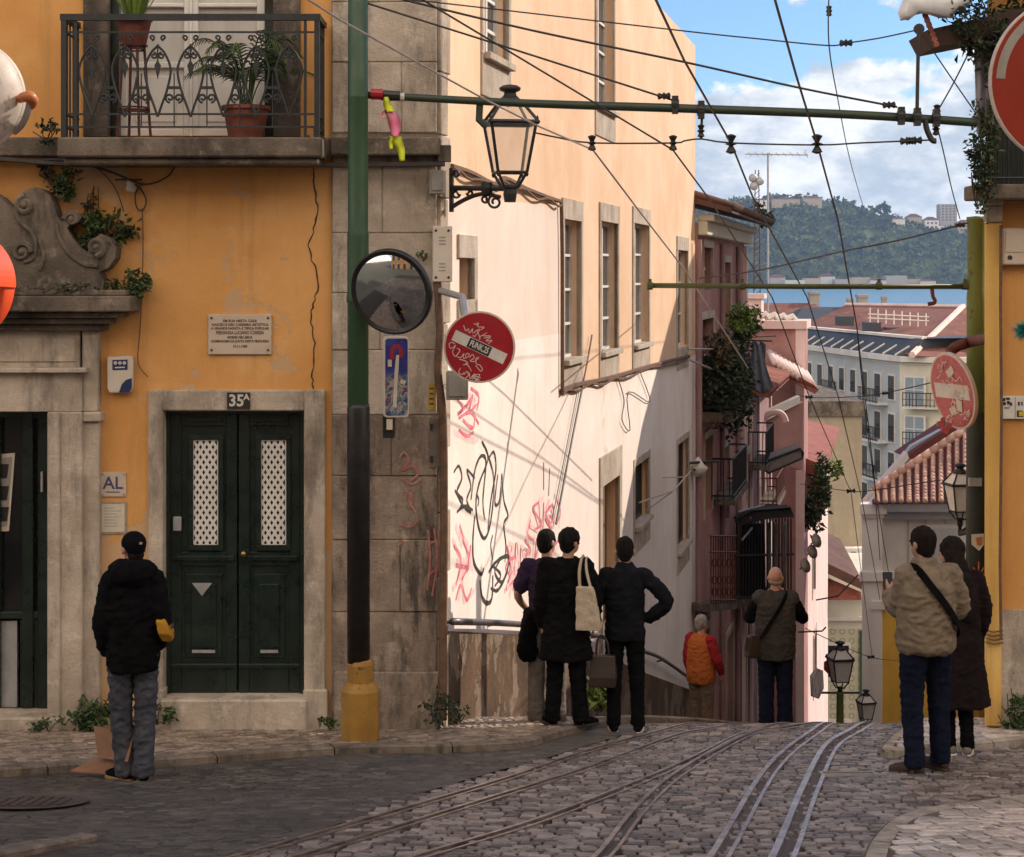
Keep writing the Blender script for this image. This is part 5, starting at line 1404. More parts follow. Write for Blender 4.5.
# ---- signs, mirrors and boxes at the corner
def disc(m, c, nrm, r, d0, d1, n=48):
    m.lathe([(r, d0), (r, d1)], c, n, axis=nrm)
def nf(nrm, up=Vector((0, 0, 1))):
    """plane frame (right, out, up) for text and strokes on a tilted disc"""
    nrm = Vector(nrm).normalized(); rt = up.cross(nrm).normalized(); return rt, nrm, nrm.cross(rt).normalized()
def planeM(c, nrm):
    rt, n_, u2 = nf(nrm)
    return Matrix(((rt.x, n_.x, u2.x, c.x), (rt.y, n_.y, u2.y, c.y), (rt.z, n_.z, u2.z, c.z), (0, 0, 0, 1)))
d = 15.1; c = P(479.5, 347, d); rr = 36*d/FOC; n = Vector((-.06, -1, .02)).normalized(); s = d/FOC
t = thing('no_entry_sign', 'deep red no entry sign with tilted bar and sticker at the street corner', 'traffic sign', c)
m = MB(); disc(m, c, n, rr, -.02, .012); m.build('rim', M['signrim'], t, bevel=.004)
m = MB(); disc(m, c, n, rr-1.9*s, .0, .0145); m.build('red_face', M['signred'], t)
PM = planeM(c, n); ang = R(-25)
def rq(m, cx, cy, w, h, a, o):
    ca, sa = math.cos(a), math.sin(a); q = []
    for x, y in ((-w, -h), (w, -h), (w, h), (-w, h)): q.append((cx+x*ca-y*sa, o, cy+x*sa+y*ca))
    m.prism(q, (0, .0015, 0))
m = MB(PM); rq(m, 0, 0, 28.5*s, 5.6*s, ang, .015); m.build('white_bar', M['signwhite'], t)
m = MB(PM); rq(m, 0*s, -.0*s, 12*s, 5.0*s, ang, .0168); k1 = m.build('sticker', M['ink'], t)
m = MB(PM); m.text('FUNK.25', 8.6*s, 0, -.2*s, .0195, squeeze=.62, rot=ang, bold=.0022); m.build('sticker_letters', M['signwhite'], k1, recalc=False)
def scr(lines, w=1.0):
    m = MB(PM); i = 0
    for L in lines:
        q = catmull([Vector(((x-479.5)*s, (347-y)*s, 0)) for x, y in L], 5); m.ribbon([(p.x, p.y) for p in q], w*s, .0165+i*.0002); i += 1
    return m
J = lambda pts: [(438+x*.105, 302+y*.105) for x, y in pts]
tags = [[(340, 205), (370, 215), (390, 200), (380, 235), (440, 240), (410, 265)], [(370, 195), (385, 240)], [(245, 220), (265, 275), (290, 255), (300, 295), (330, 255), (325, 290)], [(335, 300), (370, 270), (400, 262), (350, 330)], [(375, 275), (400, 340), (395, 355)], [(400, 330), (470, 290), (430, 320), (500, 320)], [(440, 345), (505, 330), (460, 370), (515, 365), (480, 395)], [(330, 320), (360, 330)],
        [(165, 400), (130, 385), (108, 400), (118, 440), (150, 430), (170, 410), (150, 450), (140, 480), (165, 520), (185, 500), (210, 460), (180, 440)], [(185, 520), (215, 530), (250, 490), (240, 530), (275, 530), (300, 500), (275, 490), (262, 520)], [(300, 530), (330, 500), (345, 530), (310, 560), (350, 565), (390, 530), (360, 540), (370, 590), (400, 600), (425, 640), (405, 655), (360, 600)], [(205, 545), (260, 560), (285, 585), (240, 600)], [(265, 580), (300, 620), (320, 660)],
        [(215, 630), (200, 670), (230, 690), (250, 670)], [(250, 690), (280, 660), (290, 700), (265, 720)], [(300, 670), (310, 730), (340, 690), (330, 740)], [(350, 680), (360, 750), (400, 690), (350, 700), (410, 720)], [(320, 710), (400, 745)], [(360, 740), (400, 765)]]
scr([J(L) for L in tags], .85).build('scribbled_tag', M['graf_white'], t, recalc=False)
m = MB(); m.tube([c+Vector((-.12, .06, .2)), P(462, 297, 15.6), P(438, 290, 15.93)], .034, 8); m.obox(c+Vector((-.08, .05, .15)), (.30, .04, .06)); m.build('support_arm', M['galv'], t)
# convex mirror
d = 14.5; s = d/FOC; c = P(391, 292, d)
t = thing('convex_mirror', 'large round convex traffic mirror with a black rim beside the green pole', 'traffic mirror', c)
n = Vector((-.36, -.90, -.235)).normalized()
RM = 42.5*s
prof = [(RM*math.sin(a)/math.sin(.36), .0+(math.cos(a)-math.cos(.36))*RM/math.sin(.36)) for a in [.36*(1-i/14) for i in range(15)]]
TM = Matrix.Rotation(R(0), 4, 'Y')
m = MB(); m.lathe([(RM*.98, .0)]+prof, c, 56, axis=n); m.build('mirror_face', M['mirror'], t, smooth=True)
m = MB(); m.lathe([(RM*.97, .012), (RM*1.0, .022), (RM*1.035, .012), (RM*1.035, -.03), (RM*.6, -.10), (0, -.12)], c, 56, axis=n); m.build('rim', M['poleblack'], t, smooth=True)
m = MB(); m.tube([c-n*.1, c-n*.2+Vector((.06, .15, .0)), P(385, 296, 15.45), P(386, 420, 15.5)], .022, 8); m.build('support_tube', M['galv'], t)
# blue picture panel
d = 15.35; s = d/FOC
t = thing('picture_panel', 'narrow upright blue picture panel with rounded corners below the round mirror', 'sign', P(396, 417, d))
n = Vector((.28, -.96, 0)).normalized(); c = P(396.5, 377, d); PM = planeM(c, n); hw, hh = 12.6*s, 40.5*s
def rrect(w, h, r, n_=5):
    q = []
    for cx, cy, a0 in ((w-r, h-r, 0), (-w+r, h-r, 90), (-w+r, -h+r, 180), (w-r, -h+r, 270)):
        for i in range(n_+1):
            a = R(a0+90*i/n_); q.append((cx+r*math.cos(a), cy+r*math.sin(a)))
    return q
m = MB(PM); m.prism([(x, -.06, y) for x, y in rrect(hw, hh, .03)], (0, .06, 0)); m.build('panel_case', M['plastic_white'], t, bevel=.004)
k = NT('panel_print'); z = k.n('ShaderNodeSeparateXYZ'); k.L.new(k.tc.outputs['Object'], z.inputs[0])
vor = k.n('ShaderNodeTexVoronoi'); vor.inputs['Scale'].default_value = 16; k.L.new(k.tc.outputs['Object'], vor.inputs['Vector'])
low = k.ramp(k.noise(11, 4, .6), [(.3, (.03, .03, .12)), (.42, (.10, .16, .22)), (.5, (.36, .3, .24)), (.57, (.10, .05, .12)), (.66, (.40, .24, .2)), (.75, (.06, .07, .2))], 'CONSTANT')
hi = k.mix(k.step(k.noise(6, 4), .45, .6), (.018, .022, .16), (.03, .045, .26))
k.color(k.mix(k.step(z.outputs[2], .30, .40), low, hi)); k.rough(.3)
m = MB(PM); m.prism([(x, -.002, y) for x, y in rrect(hw*.9, hh*.95, .025)], (0, .006, 0)); fc = m.build('printed_face', k.m, t)
m = MB(PM); q = catmull([Vector((x*s, y*s, 0)) for x, y in ((-4, 18), (-5, 26), (-1, 31), (4, 28), (4, 20))], 5); m.ribbon([(p.x, p.y) for p in q], 4*s, .006); m.build('red_arch', M['signred'], fc, recalc=False)
m = MB(PM); m.ribbon([(1*s, 22*s), (0, 8*s), (-1*s, -6*s), (-2*s, -30*s)], [3*s, 4*s, 3.5*s, 4*s], .0065); m.ribbon([(-9*s, 14*s), (-5*s, 14*s)], 7*s, .0066); m.ribbon([(4*s, -4*s), (9*s, -6*s)], 4*s, .0067); m.build('pale_shape', M['paper'], fc, recalc=False)
m = MB(); cc = P(389, 427, 15.42); m.box(cc.x-.05, cc.x+.05, 15.36, 15.5, cc.z-.09, cc.z+.12); m.build('lower_bracket', M['poleblack'], t, bevel=.005)
m = MB(); cc = P(389.5, 425, 15.34); m.box(cc.x-.025, cc.x+.025, 15.33, 15.358, cc.z-.04, cc.z+.05); m.build('label_tag', M['paper'], t)
# boxes on the corner stones
def boxthing(name, label, cat, x0, x1, y0, y1, o1, mat, o0=.06, detail=None, bevel=.008):
    a = fp(x0, y1, o1); b_ = fp(x1, y0, o1)
    t = thing(name, label, cat, MF @ Vector(((a[0]+b_[0])/2, o0, a[1])))
    m = MB(MF); m.box(a[0], b_[0], o0, o1, a[1], b_[1]); m.build('casing', mat, t, bevel=bevel)
    if detail: detail(t, a, b_, o1)
    return t
def scr4(t, a, b_, o):
    m = MB(MF)
    for u in (a[0]+.03, b_[0]-.03):
        for z in (a[1]+.04, b_[1]-.04): m.lathe([(.012, 0), (.010, .006)], (u, o, z), 8, axis=(0, 1, 0))
    m.build('screw', M['iron'], t)
    m = MB(MF); uc = (a[0]+b_[0])/2
    m.text('EDP', .055, uc, b_[1]-.14, o+.002); m.build('faint_mark', M['greybox'], t, recalc=False) if False else None
    m = MB(MF)
    for z in (b_[1]-.13, a[1]+.13):
        m = MB(MF)
        for q in (-.03, 0, .03): m.ribbon([(uc-.03, z+q), (uc+.03, z+q)], .012, o+.002)
        m.build('vent_slot', M['greybox'], t, recalc=False)
boxthing('junction_box', 'tall grey utility box with four screws on the corner stones above the no entry sign', 'junction box', 432.5, 452, 226, 282, .16, M['plastic_white'], detail=scr4)
def lidline(t, a, b_, o):
    m = MB(MF); m.box(a[0]+.02, b_[0]-.02, o, o+.012, a[1]+.03, b_[1]-.03); m.build('lid', M['greybox'], t, bevel=.004)
boxthing('junction_box', 'small grey cable box just below the tilted no entry sign', 'junction box', 446, 468, 371, 400, .18, M['greybox'], detail=lidline)
boxthing('junction_box', 'small grey box tucked under the string course beside the corner lamp bracket', 'junction box', 429, 444, 170, 194, .16, M['greybox'], detail=lidline)
def hinge(t, a, b_, o):
    m = MB(MF)
    for z in (a[1]+.08, b_[1]-.08): m.box(a[0]+.005, a[0]+.03, o, o+.012, z-.03, z+.03)
    m.build('hinge', M['iron'], t)
boxthing('meter_door', 'brown metal meter door set in the corner stones below the mirror', 'meter door', 429.5, 445, 418, 468, .075, pm('brown_metal_door', (.17, .135, .10), (.12, .095, .07), 5, .7, .2), detail=hinge, bevel=.004)
def mark(t, a, b_, o):
    m = MB(MF)
    for q in range(4): m.ribbon([(a[0]+.008, b_[1]-.04-q*.045), (b_[0]-.008, b_[1]-.04-q*.045)], .016, o+.002)
    m.build('print', M['inkbrown'], t, recalc=False)
boxthing('warning_sticker', 'narrow yellow warning sticker on the corner stones above the brown door', 'sticker', 428.5, 434.5, 384, 410, .064, pm('yellow_sticker', (.5, .33, .03), (.4, .26, .03), 9, .6, 0), o0=.056, detail=mark, bevel=0)
m = MB(MF); q = [Vector((fp(x, y, .1)[0], .1, fp(x, y, .1)[1])) for x, y in ((437, 282), (440, 330), (438, 372), (443, 420), (444, 520), (443, 640), (443, 720))]
m.tube(catmull(q, 4), .035, 8); m.build('downpipe', M['cable'], label='brown downpipe running down the street corner to the pavement', cat='pipe')
weed('small green weed growing beside the top of the convex mirror', 423, 256, .12, (.05, .05, .05), 40, .035)
m = MB(MF); u, z = fp(444, 150, .15); m.box(u-.05, u+.06, .05, .2, z-.10, z+.04); m.build('cable_clamp', M['stone_dark'], label='dark clamp block at the corner end of the string course', cat='clamp')

# ---- foreground traffic mirrors at the left edge
d = 8.0; s = d/FOC; c = P(-35, 95, d)
t = thing('traffic_mirror', 'traffic mirror seen from behind with a pale domed back at the upper left edge', 'traffic mirror', c)
n = Vector((.18, -.98, .02)).normalized(); rM = 56*s
m = MB(); m.lathe([(rM, -.03), (rM*.985, .0), (rM*.9, .035), (rM*.65, .08), (rM*.3, .105), (0, .11)], c, 48, axis=n); m.build('domed_back', M['mirrorback'], t, smooth=True)
m = MB(); m.lathe([(rM*1.0, -.07), (rM*1.04, -.05), (rM*1.04, -.035), (rM*1.0, -.02)], c, 48, axis=n); m.build('rim', M['mirrorback'], t, smooth=True)
m = MB(); pts = [P(14, 132, d+.08), P(22, 124, d+.05), P(27, 113, d+.02), P(30, 102, d)]; m.tube(catmull(pts, 4), .016, 6); m.build('clip_rod', M['galv'], t)
m = MB(); m.tube(catmull([P(20, 99, d+.02), P(24, 97, d-.01), P(30, 97, d-.02), P(33, 101, d), P(30, 107, d+.02)], 4), [.02, .021, .022, .023, .024, .025, .026, .027, .027, .027, .026, .025, .024, .023, .022, .02, .018][:17], 8); m.build('orange_clip', pm('amber_clip', (.55, .20, .07), (.45, .15, .05), 5, .4, .1), t, smooth=True)
d = 7.6; s = d/FOC; c = P(-38, 286, d)
t = thing('traffic_mirror', 'orange hooded traffic mirror at the left edge below the pale one', 'traffic mirror', c)
n = Vector((-.30, -.95, .05)).normalized(); rM = 50*s
m = MB(); m.lathe([(rM*.75, .015), (rM*.80, .03), (rM*.84, .02), (rM*.89, .034), (rM*.93, .024), (rM, .034), (rM*1.06, .01), (rM*1.06, -.05), (rM*.9, -.06), (0, -.08)], c, 56, axis=n); m.build('rim', M['orange'], t, smooth=True)
m = MB(); m.lathe([(rM*.76, .012), (rM*.5, .035), (0, .05)], c, 48, axis=n); m.build('mirror_face', M['mirror'], t, smooth=True)
hd = MB(); PM = planeM(c, n); rings = []
for i in range(13):
    a = R(-2+i*6.0)*1.0
    rings.append([(rM*r_*math.cos(a), o_, rM*r_*math.sin(a)) for r_, o_ in ((1.04, -.05), (1.10, -.05), (1.16, .16), (1.10, .16))])
m = MB(PM); m.loft(rings); m.build('hood', M['orange'], t, bevel=.004)
# ---- big red sign at the right edge
d = 10.0; s = d/FOC; c = P(1077, 81, d)
t = thing('red_road_sign', 'large round red road sign with pale curved band at the right edge', 'traffic sign', c)
n = Vector((-.05, -1, 0)).normalized(); rM = 87*s
m = MB(); disc(m, c, n, rM, -.03, .01, 64); m.build('rim', M['signrim'], t, bevel=.006)
m = MB(); disc(m, c, n, rM-2.6*s, .0, .013, 64); m.build('red_face', M['signorange'], t)
PM = planeM(c, n); m = MB(PM)
pts = [(76*s*math.cos(R(a)), 76*s*math.sin(R(a))) for a in range(178, 118, -4)]; m.ribbon(pts, 9*s, .0155); m.build('pale_band', M['greybox'], t, recalc=False)
m = MB(); m.tube([c+Vector((.2, .06, -.1)), c+Vector((.9, .1, -.15))], .03, 8); m.build('support_arm', M['galv'], t)
# ---- right no entry sign, seen at an angle
d = 17.6; s = d/FOC; c = P(953, 391, d)
t = thing('no_entry_sign', 'faded pinkish no entry sign seen obliquely before the olive pole, covered in stickers', 'traffic sign', c)
n = Vector((-.94, -.31, -.20)).normalized(); rM = 39.5*s
tilt = Matrix.Rotation(R(-6), 3, n)
m = MB(); disc(m, c, n, rM, -.03, .01); m.build('rim', M['signrim'], t, bevel=.004)
m = MB(); disc(m, c, n, rM-2.6*s, 0, .013); m.build('red_face', M['signred2'], t)
PM = planeM(c, n); m = MB(PM); rq(m, 0, 0, 31*s, 7.5*s, R(0), .014); m.build('white_bar', M['signwhite'], t)
rg = random.Random(4); m = MB(PM)
for i in range(26):
    x, y = rg.uniform(-24, 24), rg.uniform(-30, 30)
    if abs(y) < 6 and x < -8: continue
    q = [(x*s, y*s)]
    for j in range(4): q.append((q[-1][0]+rg.uniform(-6, 8)*s, q[-1][1]+rg.uniform(-5, 5)*s))
    q = catmull([Vector((a, b_, 0)) for a, b_ in q], 4); m.ribbon([(p.x, p.y) for p in q if p.length < rM*.9], 1.2*s, .017+i*.0002)
m.build('scribble', M['graf_white'], t, recalc=False)
m = MB(PM); 
for x, y, w, h, a in ((-3, -20, 6, 4, 20), (10, -14, 5, 6, -10), (4, 20, 7, 4, 30), (14, 3, 9, 4, 5)): rq(m, x*s, y*s, w*s, h*s, R(a), .0185)
m.build('torn_sticker', M['paper'], t)
m = MB(); m.tube(catmull([P(950, 356, d+.1), P(952, 350, d+.15), P(960, 345, d+.1), P(975, 341, d), P(997, 336.5, 16.4)], 4), .055, 8); m.build('support_arm', M['rust'], t, smooth=True)
m = MB(); c2 = P(944, 427, d+.05)
for x, y, w in ((940, 424, .03), (945, 430, .035), (949, 425, .03), (943, 419, .02)): m.obox(P(x, y, d), (w*2, .03, w*1.6), Matrix.Rotation(rg.uniform(-.6, .6), 3, 'Y'))
m.build('clamp_scrap', M['signred2'], t)
# ---- right ochre house ---------------------------------------------------
YR = 16.2
rh = thing('right_ochre_house', 'ochre house at the right edge with a peeling corner pilaster and an overgrown balcony above', 'house', P(1010, 725, YR))
def rb(m, x0, x1, y0, y1, d0, d1=None, dd=None):
    a, b_ = P(x0, y1, dd or d0), P(x1, y0, dd or d0); m.box(a.x, b_.x, d0, d1 or d0+.3, a.z, b_.z); return m
zr = GZ(YR)
m = MB(); a = P(987, 0, YR+.02); xr = 40  # wall carried on unseen to keep sun off the near road
m.quad((a.x, YR+.02, zr-.3), (xr, YR+.02, zr-.3), (xr, YR+.02, 9), (a.x, YR+.02, 9))
m.quad((a.x, YR+.02, zr-.3), (a.x+.58, YR+2.1, zr-.6), (a.x+.58, YR+2.1, 9), (a.x, YR+.02, 9))
m.quad((a.x+.58, YR+2.1, zr-.6), (xr, YR+2.1, zr-.6), (xr, YR+2.1, 9), (a.x+.58, YR+2.1, 9))
m.quad((a.x, YR+.02, 9), (xr, YR+.02, 9), (xr, YR+2.1, 9), (a.x+.58, YR+2.1, 9)); m.build('wall', M['ochre2'], rh)
rb(MB(), 986, 1002, 222, 727, YR-.05, YR+.01).build('corner_pilaster', M['ochre_trim'], rh, bevel=.012)
m = MB(); rb(m, 1001, 1300, 610, 727, YR-.03, YR+.01); m.build('stone_base', M['stone'], rh)
m = MB(); rb(m, 984, 1004, 199, 205, YR-.16, YR); rb(m, 986, 1003, 205, 222, YR-.09, YR); m.build('capital', M['stone_pale'], rh, bevel=.01)
m = MB(); rb(m, 978, 1300, 184, 199, YR-.45, YR+.05, YR-.45); m.build('balcony_slab', M['stone_dark'], rh, bevel=.012)
m = MB()
for x in range(988, 1100, 5): m.tube([P(x, 184, YR-.4), P(x, 128, YR-.4)], .008, 4)
m.tube([P(984, 128, YR-.4), P(1110, 128, YR-.4)], .018, 6); m.tube([P(984, 178, YR-.4), P(1110, 178, YR-.4)], .012, 6); m.build('balcony_railing', M['ironrail'], rh)
rb(MB(), 994, 1080, 40, 184, YR-.01, YR+.015).build('balcony_door', M['doorpaint'], rh)
m = MB(); m.prism([P(927, 30, YR-.7), P(936, 47, YR-.7), P(1100, 14, YR-.7), P(1100, -10, YR-.7)], (0, .72, 0)); m.build('eave', pm('eave_wood', (.05, .024, .016), (.03, .014, .01), 6, .85, .3), rh)
m = MB()
for i in range(7):
    a = P(925+i*1.9, 14+i*5.0, YR-.74); m.tube([a, a+Vector((.12, .5, .05))], .026, 7)
for i in range(12): a = P(945+i*14, -4-i*2.5, YR-.76); m.tube([a, a+Vector((0, .6, .15))], .05, 7)
m.build('eave_tile', M['roof'], rh)
t = thing('plastic_sheet', 'crumpled white plastic sheet hanging over the eave at the top right', 'plastic sheet', P(920, 20, YR-.8))
m = MB(); rings = []
out_ = [(898, 12), (900, 19), (908, 20), (915, 14), (925, 13), (940, 17), (952, 18), (958, 10), (972, 2), (972, -14), (905, -14), (902, 2)]
for j in range(9):
    q = j/8; ring = []
    sc_ = math.sqrt(max(0.02, 1-(2*q-1)**2))
    for i, (x, y) in enumerate(out_):
        xx = 932+(x-932)*(.72+.28*sc_); yy = 4+(y-4)*(.72+.28*sc_)
        ring.append(P(xx, yy, YR-.85+.22*q)+Vector((0, .04*noise.noise(Vector((x*.2, y*.2, q*3))), .02*noise.noise(Vector((x*.3, y*.3, q*4))))))
    rings.append(ring)
m.loft(rings); m.build('sheet', M['plasticsheet'], t, smooth=True)
t = thing('tarpaulin', 'grey tarpaulin hanging in folds from the overgrown balcony at the right', 'tarpaulin', P(976, 130, YR-.45))
m = MB(); rings = []
for j in range(11):
    y = 28+j*10.5; q = j/10; w0, w1 = 974+3*q, 999-7*q*q; ring = []
    for i in range(15): e = i/14; ring.append(P(w0+(w1-w0)*e, y+2*math.sin(e*9), YR-.48+.05*math.sin(e*17+q*2)*(.4+.6*q)))
    ring += [p+Vector((0, .018, 0)) for p in reversed(ring)]
    rings.append(ring)
m.loft(rings); m.build('sheet', M['greycloth'], t, smooth=True)
def wpl(label, x, y, d, rad, n, size, mat): return weed(label, 0, 0, 0, rad, n, size, mat, at=P(x, y, d), name='balcony_plant', group='plants on the right hand balcony')
wpl('green plant hanging over the eave at the top right', 975, 18, YR-.75, (.30, .15, .24), 420, .06, 'leaf_dark')
wpl('dark climber trailing down the balcony edge above the pilaster', 982, 150, YR-.5, (.10, .12, .50), 620, .055, 'leaf_dark')
wpl('lighter green shoots hanging in front of the balcony railing', 992, 128, YR-.5, (.09, .10, .30), 150, .055, 'leaf')
wpl('dry twigs sticking out left of the right balcony', 976, 178, YR-.45, (.12, .1, .28), 70, .045, 'leaf_dry')
wpl('dark mass of leaves behind the red sign', 1012, 40, YR-.6, (.38, .15, .38), 700, .08, 'leaf_dark')
t = thing('utility_box', 'small pale utility box on the ochre wall at the upper right', 'utility box', P(1018, 265, YR-.1))
m = MB(); rb(m, 1003, 1040, 228, 265, YR-.10, YR+.01); m.build('casing', M['plaque'], t, bevel=.012)
m = MB(); cq = P(1010, 257.5, YR-.10); m.lathe([(.022, 0), (.018, .01)], cq, 10, axis=(0, -1, 0)); m.build('knob', M['iron'], t)
m = MB(); rb(m, 1006, 1037, 232, 252, YR-.108, YR-.09); m.build('door_panel', M['plaque'], t)
t = thing('house_number', 'white tile sign with black ornament and a yellow tab on the right ochre wall', 'number sign', P(1014, 418, YR-.03))
m = MB(); rb(m, 1001, 1040, 396, 419, YR-.025, YR+.01); m.build('tile', M['signwhite'], t, bevel=.003)
m = MB()
for x, y, w, h in ((1004, 400, 2, 2), (1008, 399, 3, 1.4), (1004.5, 404, 2, 2), (1008.5, 403, 2, 2), (1011, 404.5, 1.6, 2), (1019, 404, 1.4, 2.2), (1022, 404, 1, 2.2), (1007, 408, 4, .6), (1020, 414.5, 4.5, 4.0)):
    rb(m, x-w/1.5, x+w/1.5, y-h, y+h*.6, YR-.029, YR-.02)
m.build('black_figures', M['ink'], t)
m = MB(); rb(m, 1019, 1030, 411.5, 416, YR-.033, YR-.02); m.build('yellow_tab', pm('yellow_tab', (.5, .38, .02), None, 5, .5, 0), t)
m = MB(); rb(m, 1015, 1015.8, 397, 418, YR-.028, YR-.02); m.build('tile_joint', M['greybox'], t)
t = thing('tinsel_ball', 'fluffy teal tinsel pompom hanging at the right edge', 'decoration', P(1026, 347, 15.6))
m = MB(); cq = P(1025, 331, 15.6)
for i in range(420):
    d_ = Vector((rng.gauss(0, 1), rng.gauss(0, 1), rng.gauss(0, 1))).normalized(); n_ = d_.orthogonal().normalized()*.006; L_ = rng.uniform(.07, .14); m.add([cq+d_*.02-n_, cq+d_*.02+n_, cq+d_*L_], [[0, 1, 2]])
m.build('tinsel', M['teal'], t, recalc=False)
m = MB(); m.tube([cq, cq+Vector((.15, .05, .9))], .004, 4); m.build('string', M['wire'], t)
m = MB(); q = [P(x, y, YR-.11) for x, y in ((1001, 225), (1000.5, 300), (1001.5, 420), (1000, 560), (1001, 640))]; m.tube(q, .014, 5); m.build('wall_cable', M['cable'], label='thin brown cable beside the peeling pilaster on the right', cat='cable')
t = thing('rope_coil', 'wire wound around the foot of the peeling pilaster', 'wire', P(994, 645, YR-.1))
m = MB()
for y in (630, 634, 638, 642): m.tube([P(985.5, y, YR-.075), P(994, y+2, YR-.085), P(1003, y+.5, YR-.075)], .008, 5)
m.build('turns', M['cable'], t)
weed('dark green bush at the foot of the right ochre wall', 0, 0, 0, (.18, .12, .22), 260, .07, at=Vector((P(1013, 0, YR-.2).x, YR-.2, zr+.28)))
t = thing('house', 'plain unseen house added behind the right ochre house to block sky light', 'house', (26, 27, -6))  # unseen house, added to cut sky light from the right
m = MB(); m.box(20, 30, 14, 41, -12, 7.6); m.build('wall', M['beige_wall'], t)
for i in range(8): m = MB(); m.box(19.96, 20.1, 15.5+i*3.2, 16.7+i*3.2, 2.5, 4.6); m.build('window', M['glass'], t)
# unseen wall and house added behind it, shaped to shade the street
t = thing('low_shade_wall', 'low unseen wall added behind the right ochre house to shade the street', 'wall', (6.2, 22, GZ(22)))
m = MB(); m.prism([(5.02, 18.32, GZ(18)-.5), (6.85, 25.3, GZ(25)-.5), (6.85, 25.3, -1.1), (5.02, 18.32, -1.0)], (.5, -.12, 0)); m.build('wall', M['beige_wall'], t)
t = thing('downhill_shade_house', 'pale unseen house further down, its roof line raked to cast the wall shadow', 'house', (12, 34, GZ(32)))
A_ = [(9.0, 29.7, .95), (9.5, 32, 2.5), (11, 37, 4.95), (13.2, 46, 7.5), (15.1, 53, 7.5)]
m = MB()
for (x0, y0, z0), (x1, y1, z1) in zip(A_, A_[1:]):
    m.quad((x0, y0, -20), (x1, y1, -20), (x1, y1, z1), (x0, y0, z0)); m.quad((x0, y0, z0), (x1, y1, z1), (x1+9, y1, z1), (x0+9, y0, z0)); m.quad((x0+9, y0, -14), (x1+9, y1, -14), (x1+9, y1, z1), (x0+9, y0, z0))
m.quad((9, 29.7, -14), (18, 29.7, -14), (18, 29.7, .95), (9, 29.7, .95)); m.quad((15.1, 53, -20), (24.1, 53, -20), (24.1, 53, 7.5), (15.1, 53, 7.5))
m.build('wall', M['offwhite'], t)
m = MB()
for k_ in range(4):
    for z in (-7.5, -4.5, -2.5):
        y0 = 31+k_*3.6; f_ = lambda y: 9+(y-29.7)*(2/7.3)
        m.quad((f_(y0)-.02, y0, z), (f_(y0+1)-.02, y0+1, z), (f_(y0+1)-.02, y0+1, z+1.6), (f_(y0)-.02, y0, z+1.6))
m.build('window', M['glass'], t)
# ------------------------------------------------------------------ people
rng = random.Random(77)
def ell(cx, cy, z, rx, ry, n=18, p=2.2):
    q = []
    for j in range(n):
        a = 2*math.pi*j/n; c, s = math.cos(a), math.sin(a)
        q.append(Vector((cx+rx*math.copysign(abs(c)**(2/p), c), cy+ry*math.copysign(abs(s)**(2/p), s), z)))
    return q
def limb(m, pts, rad, n=12):
    pts = catmull(pts, 5) if len(pts) > 2 else [Vector(p) for p in pts]
    k = len(rad)-1; r = []
    for i in range(len(pts)):
        t = i/(len(pts)-1)*k; a = min(int(t), k-1); r.append(rad[a]+(rad[a+1]-rad[a])*(t-a))
    m.tube(pts, r, n); m.sph(pts[0], r[0]*.98, 10, 7); m.sph(pts[-1], r[-1]*.98, 10, 7)
def hand(m, w, d, palm_n, k, curl=.5, side=1):
    """palm and five separate bent fingers from the wrist w along d"""
    d = Vector(d).normalized(); pn = Vector(palm_n); pn = (pn-d*pn.dot(d)).normalized(); s = d.cross(pn)*side
    for i in range(4):
        o = s*(i-1.5)*.019*k
        m.tube([w+o*.45, w+o+d*.085*k], [.019*k, .014*k], 8); m.sph(w+o+d*.085*k, .0135*k, 8, 6)
        L = (.068, .078, .073, .056)[i]*k; a = curl*(.8+.1*i); p = w+o*1.05+d*.085*k; dd = d
        for seg, f in enumerate((.45, .32, .23)):
            dd = (dd*math.cos(a*.7)+pn*math.sin(a*.7)).normalized() if seg else (d*math.cos(a*.5)+pn*math.sin(a*.5)).normalized()
            e = p+dd*L*f; r0 = (.0105-.0012*seg)*k; m.tube([p, e], [r0, r0-.001*k], 8); m.sph(e, r0-.001*k, 7, 5); p = e
            nn = (pn*math.cos(a*.7)-d*math.sin(a*.7)).normalized(); pn2 = nn
    b = w+d*.028*k-s*.026*k; e = b+(d*.6-s*.75+pn*.35).normalized()*.036*k; f = e+(d*.85-s*.1+pn*.5).normalized()*.030*k
    m.tube([w+d*.01*k, b], [.017*k, .015*k], 8); m.tube([b, e], [.0135*k, .0115*k], 8); m.sph(e, .0115*k, 8, 6); m.tube([e, f], [.0112*k, .0095*k], 8); m.sph(f, .0095*k, 7, 5)

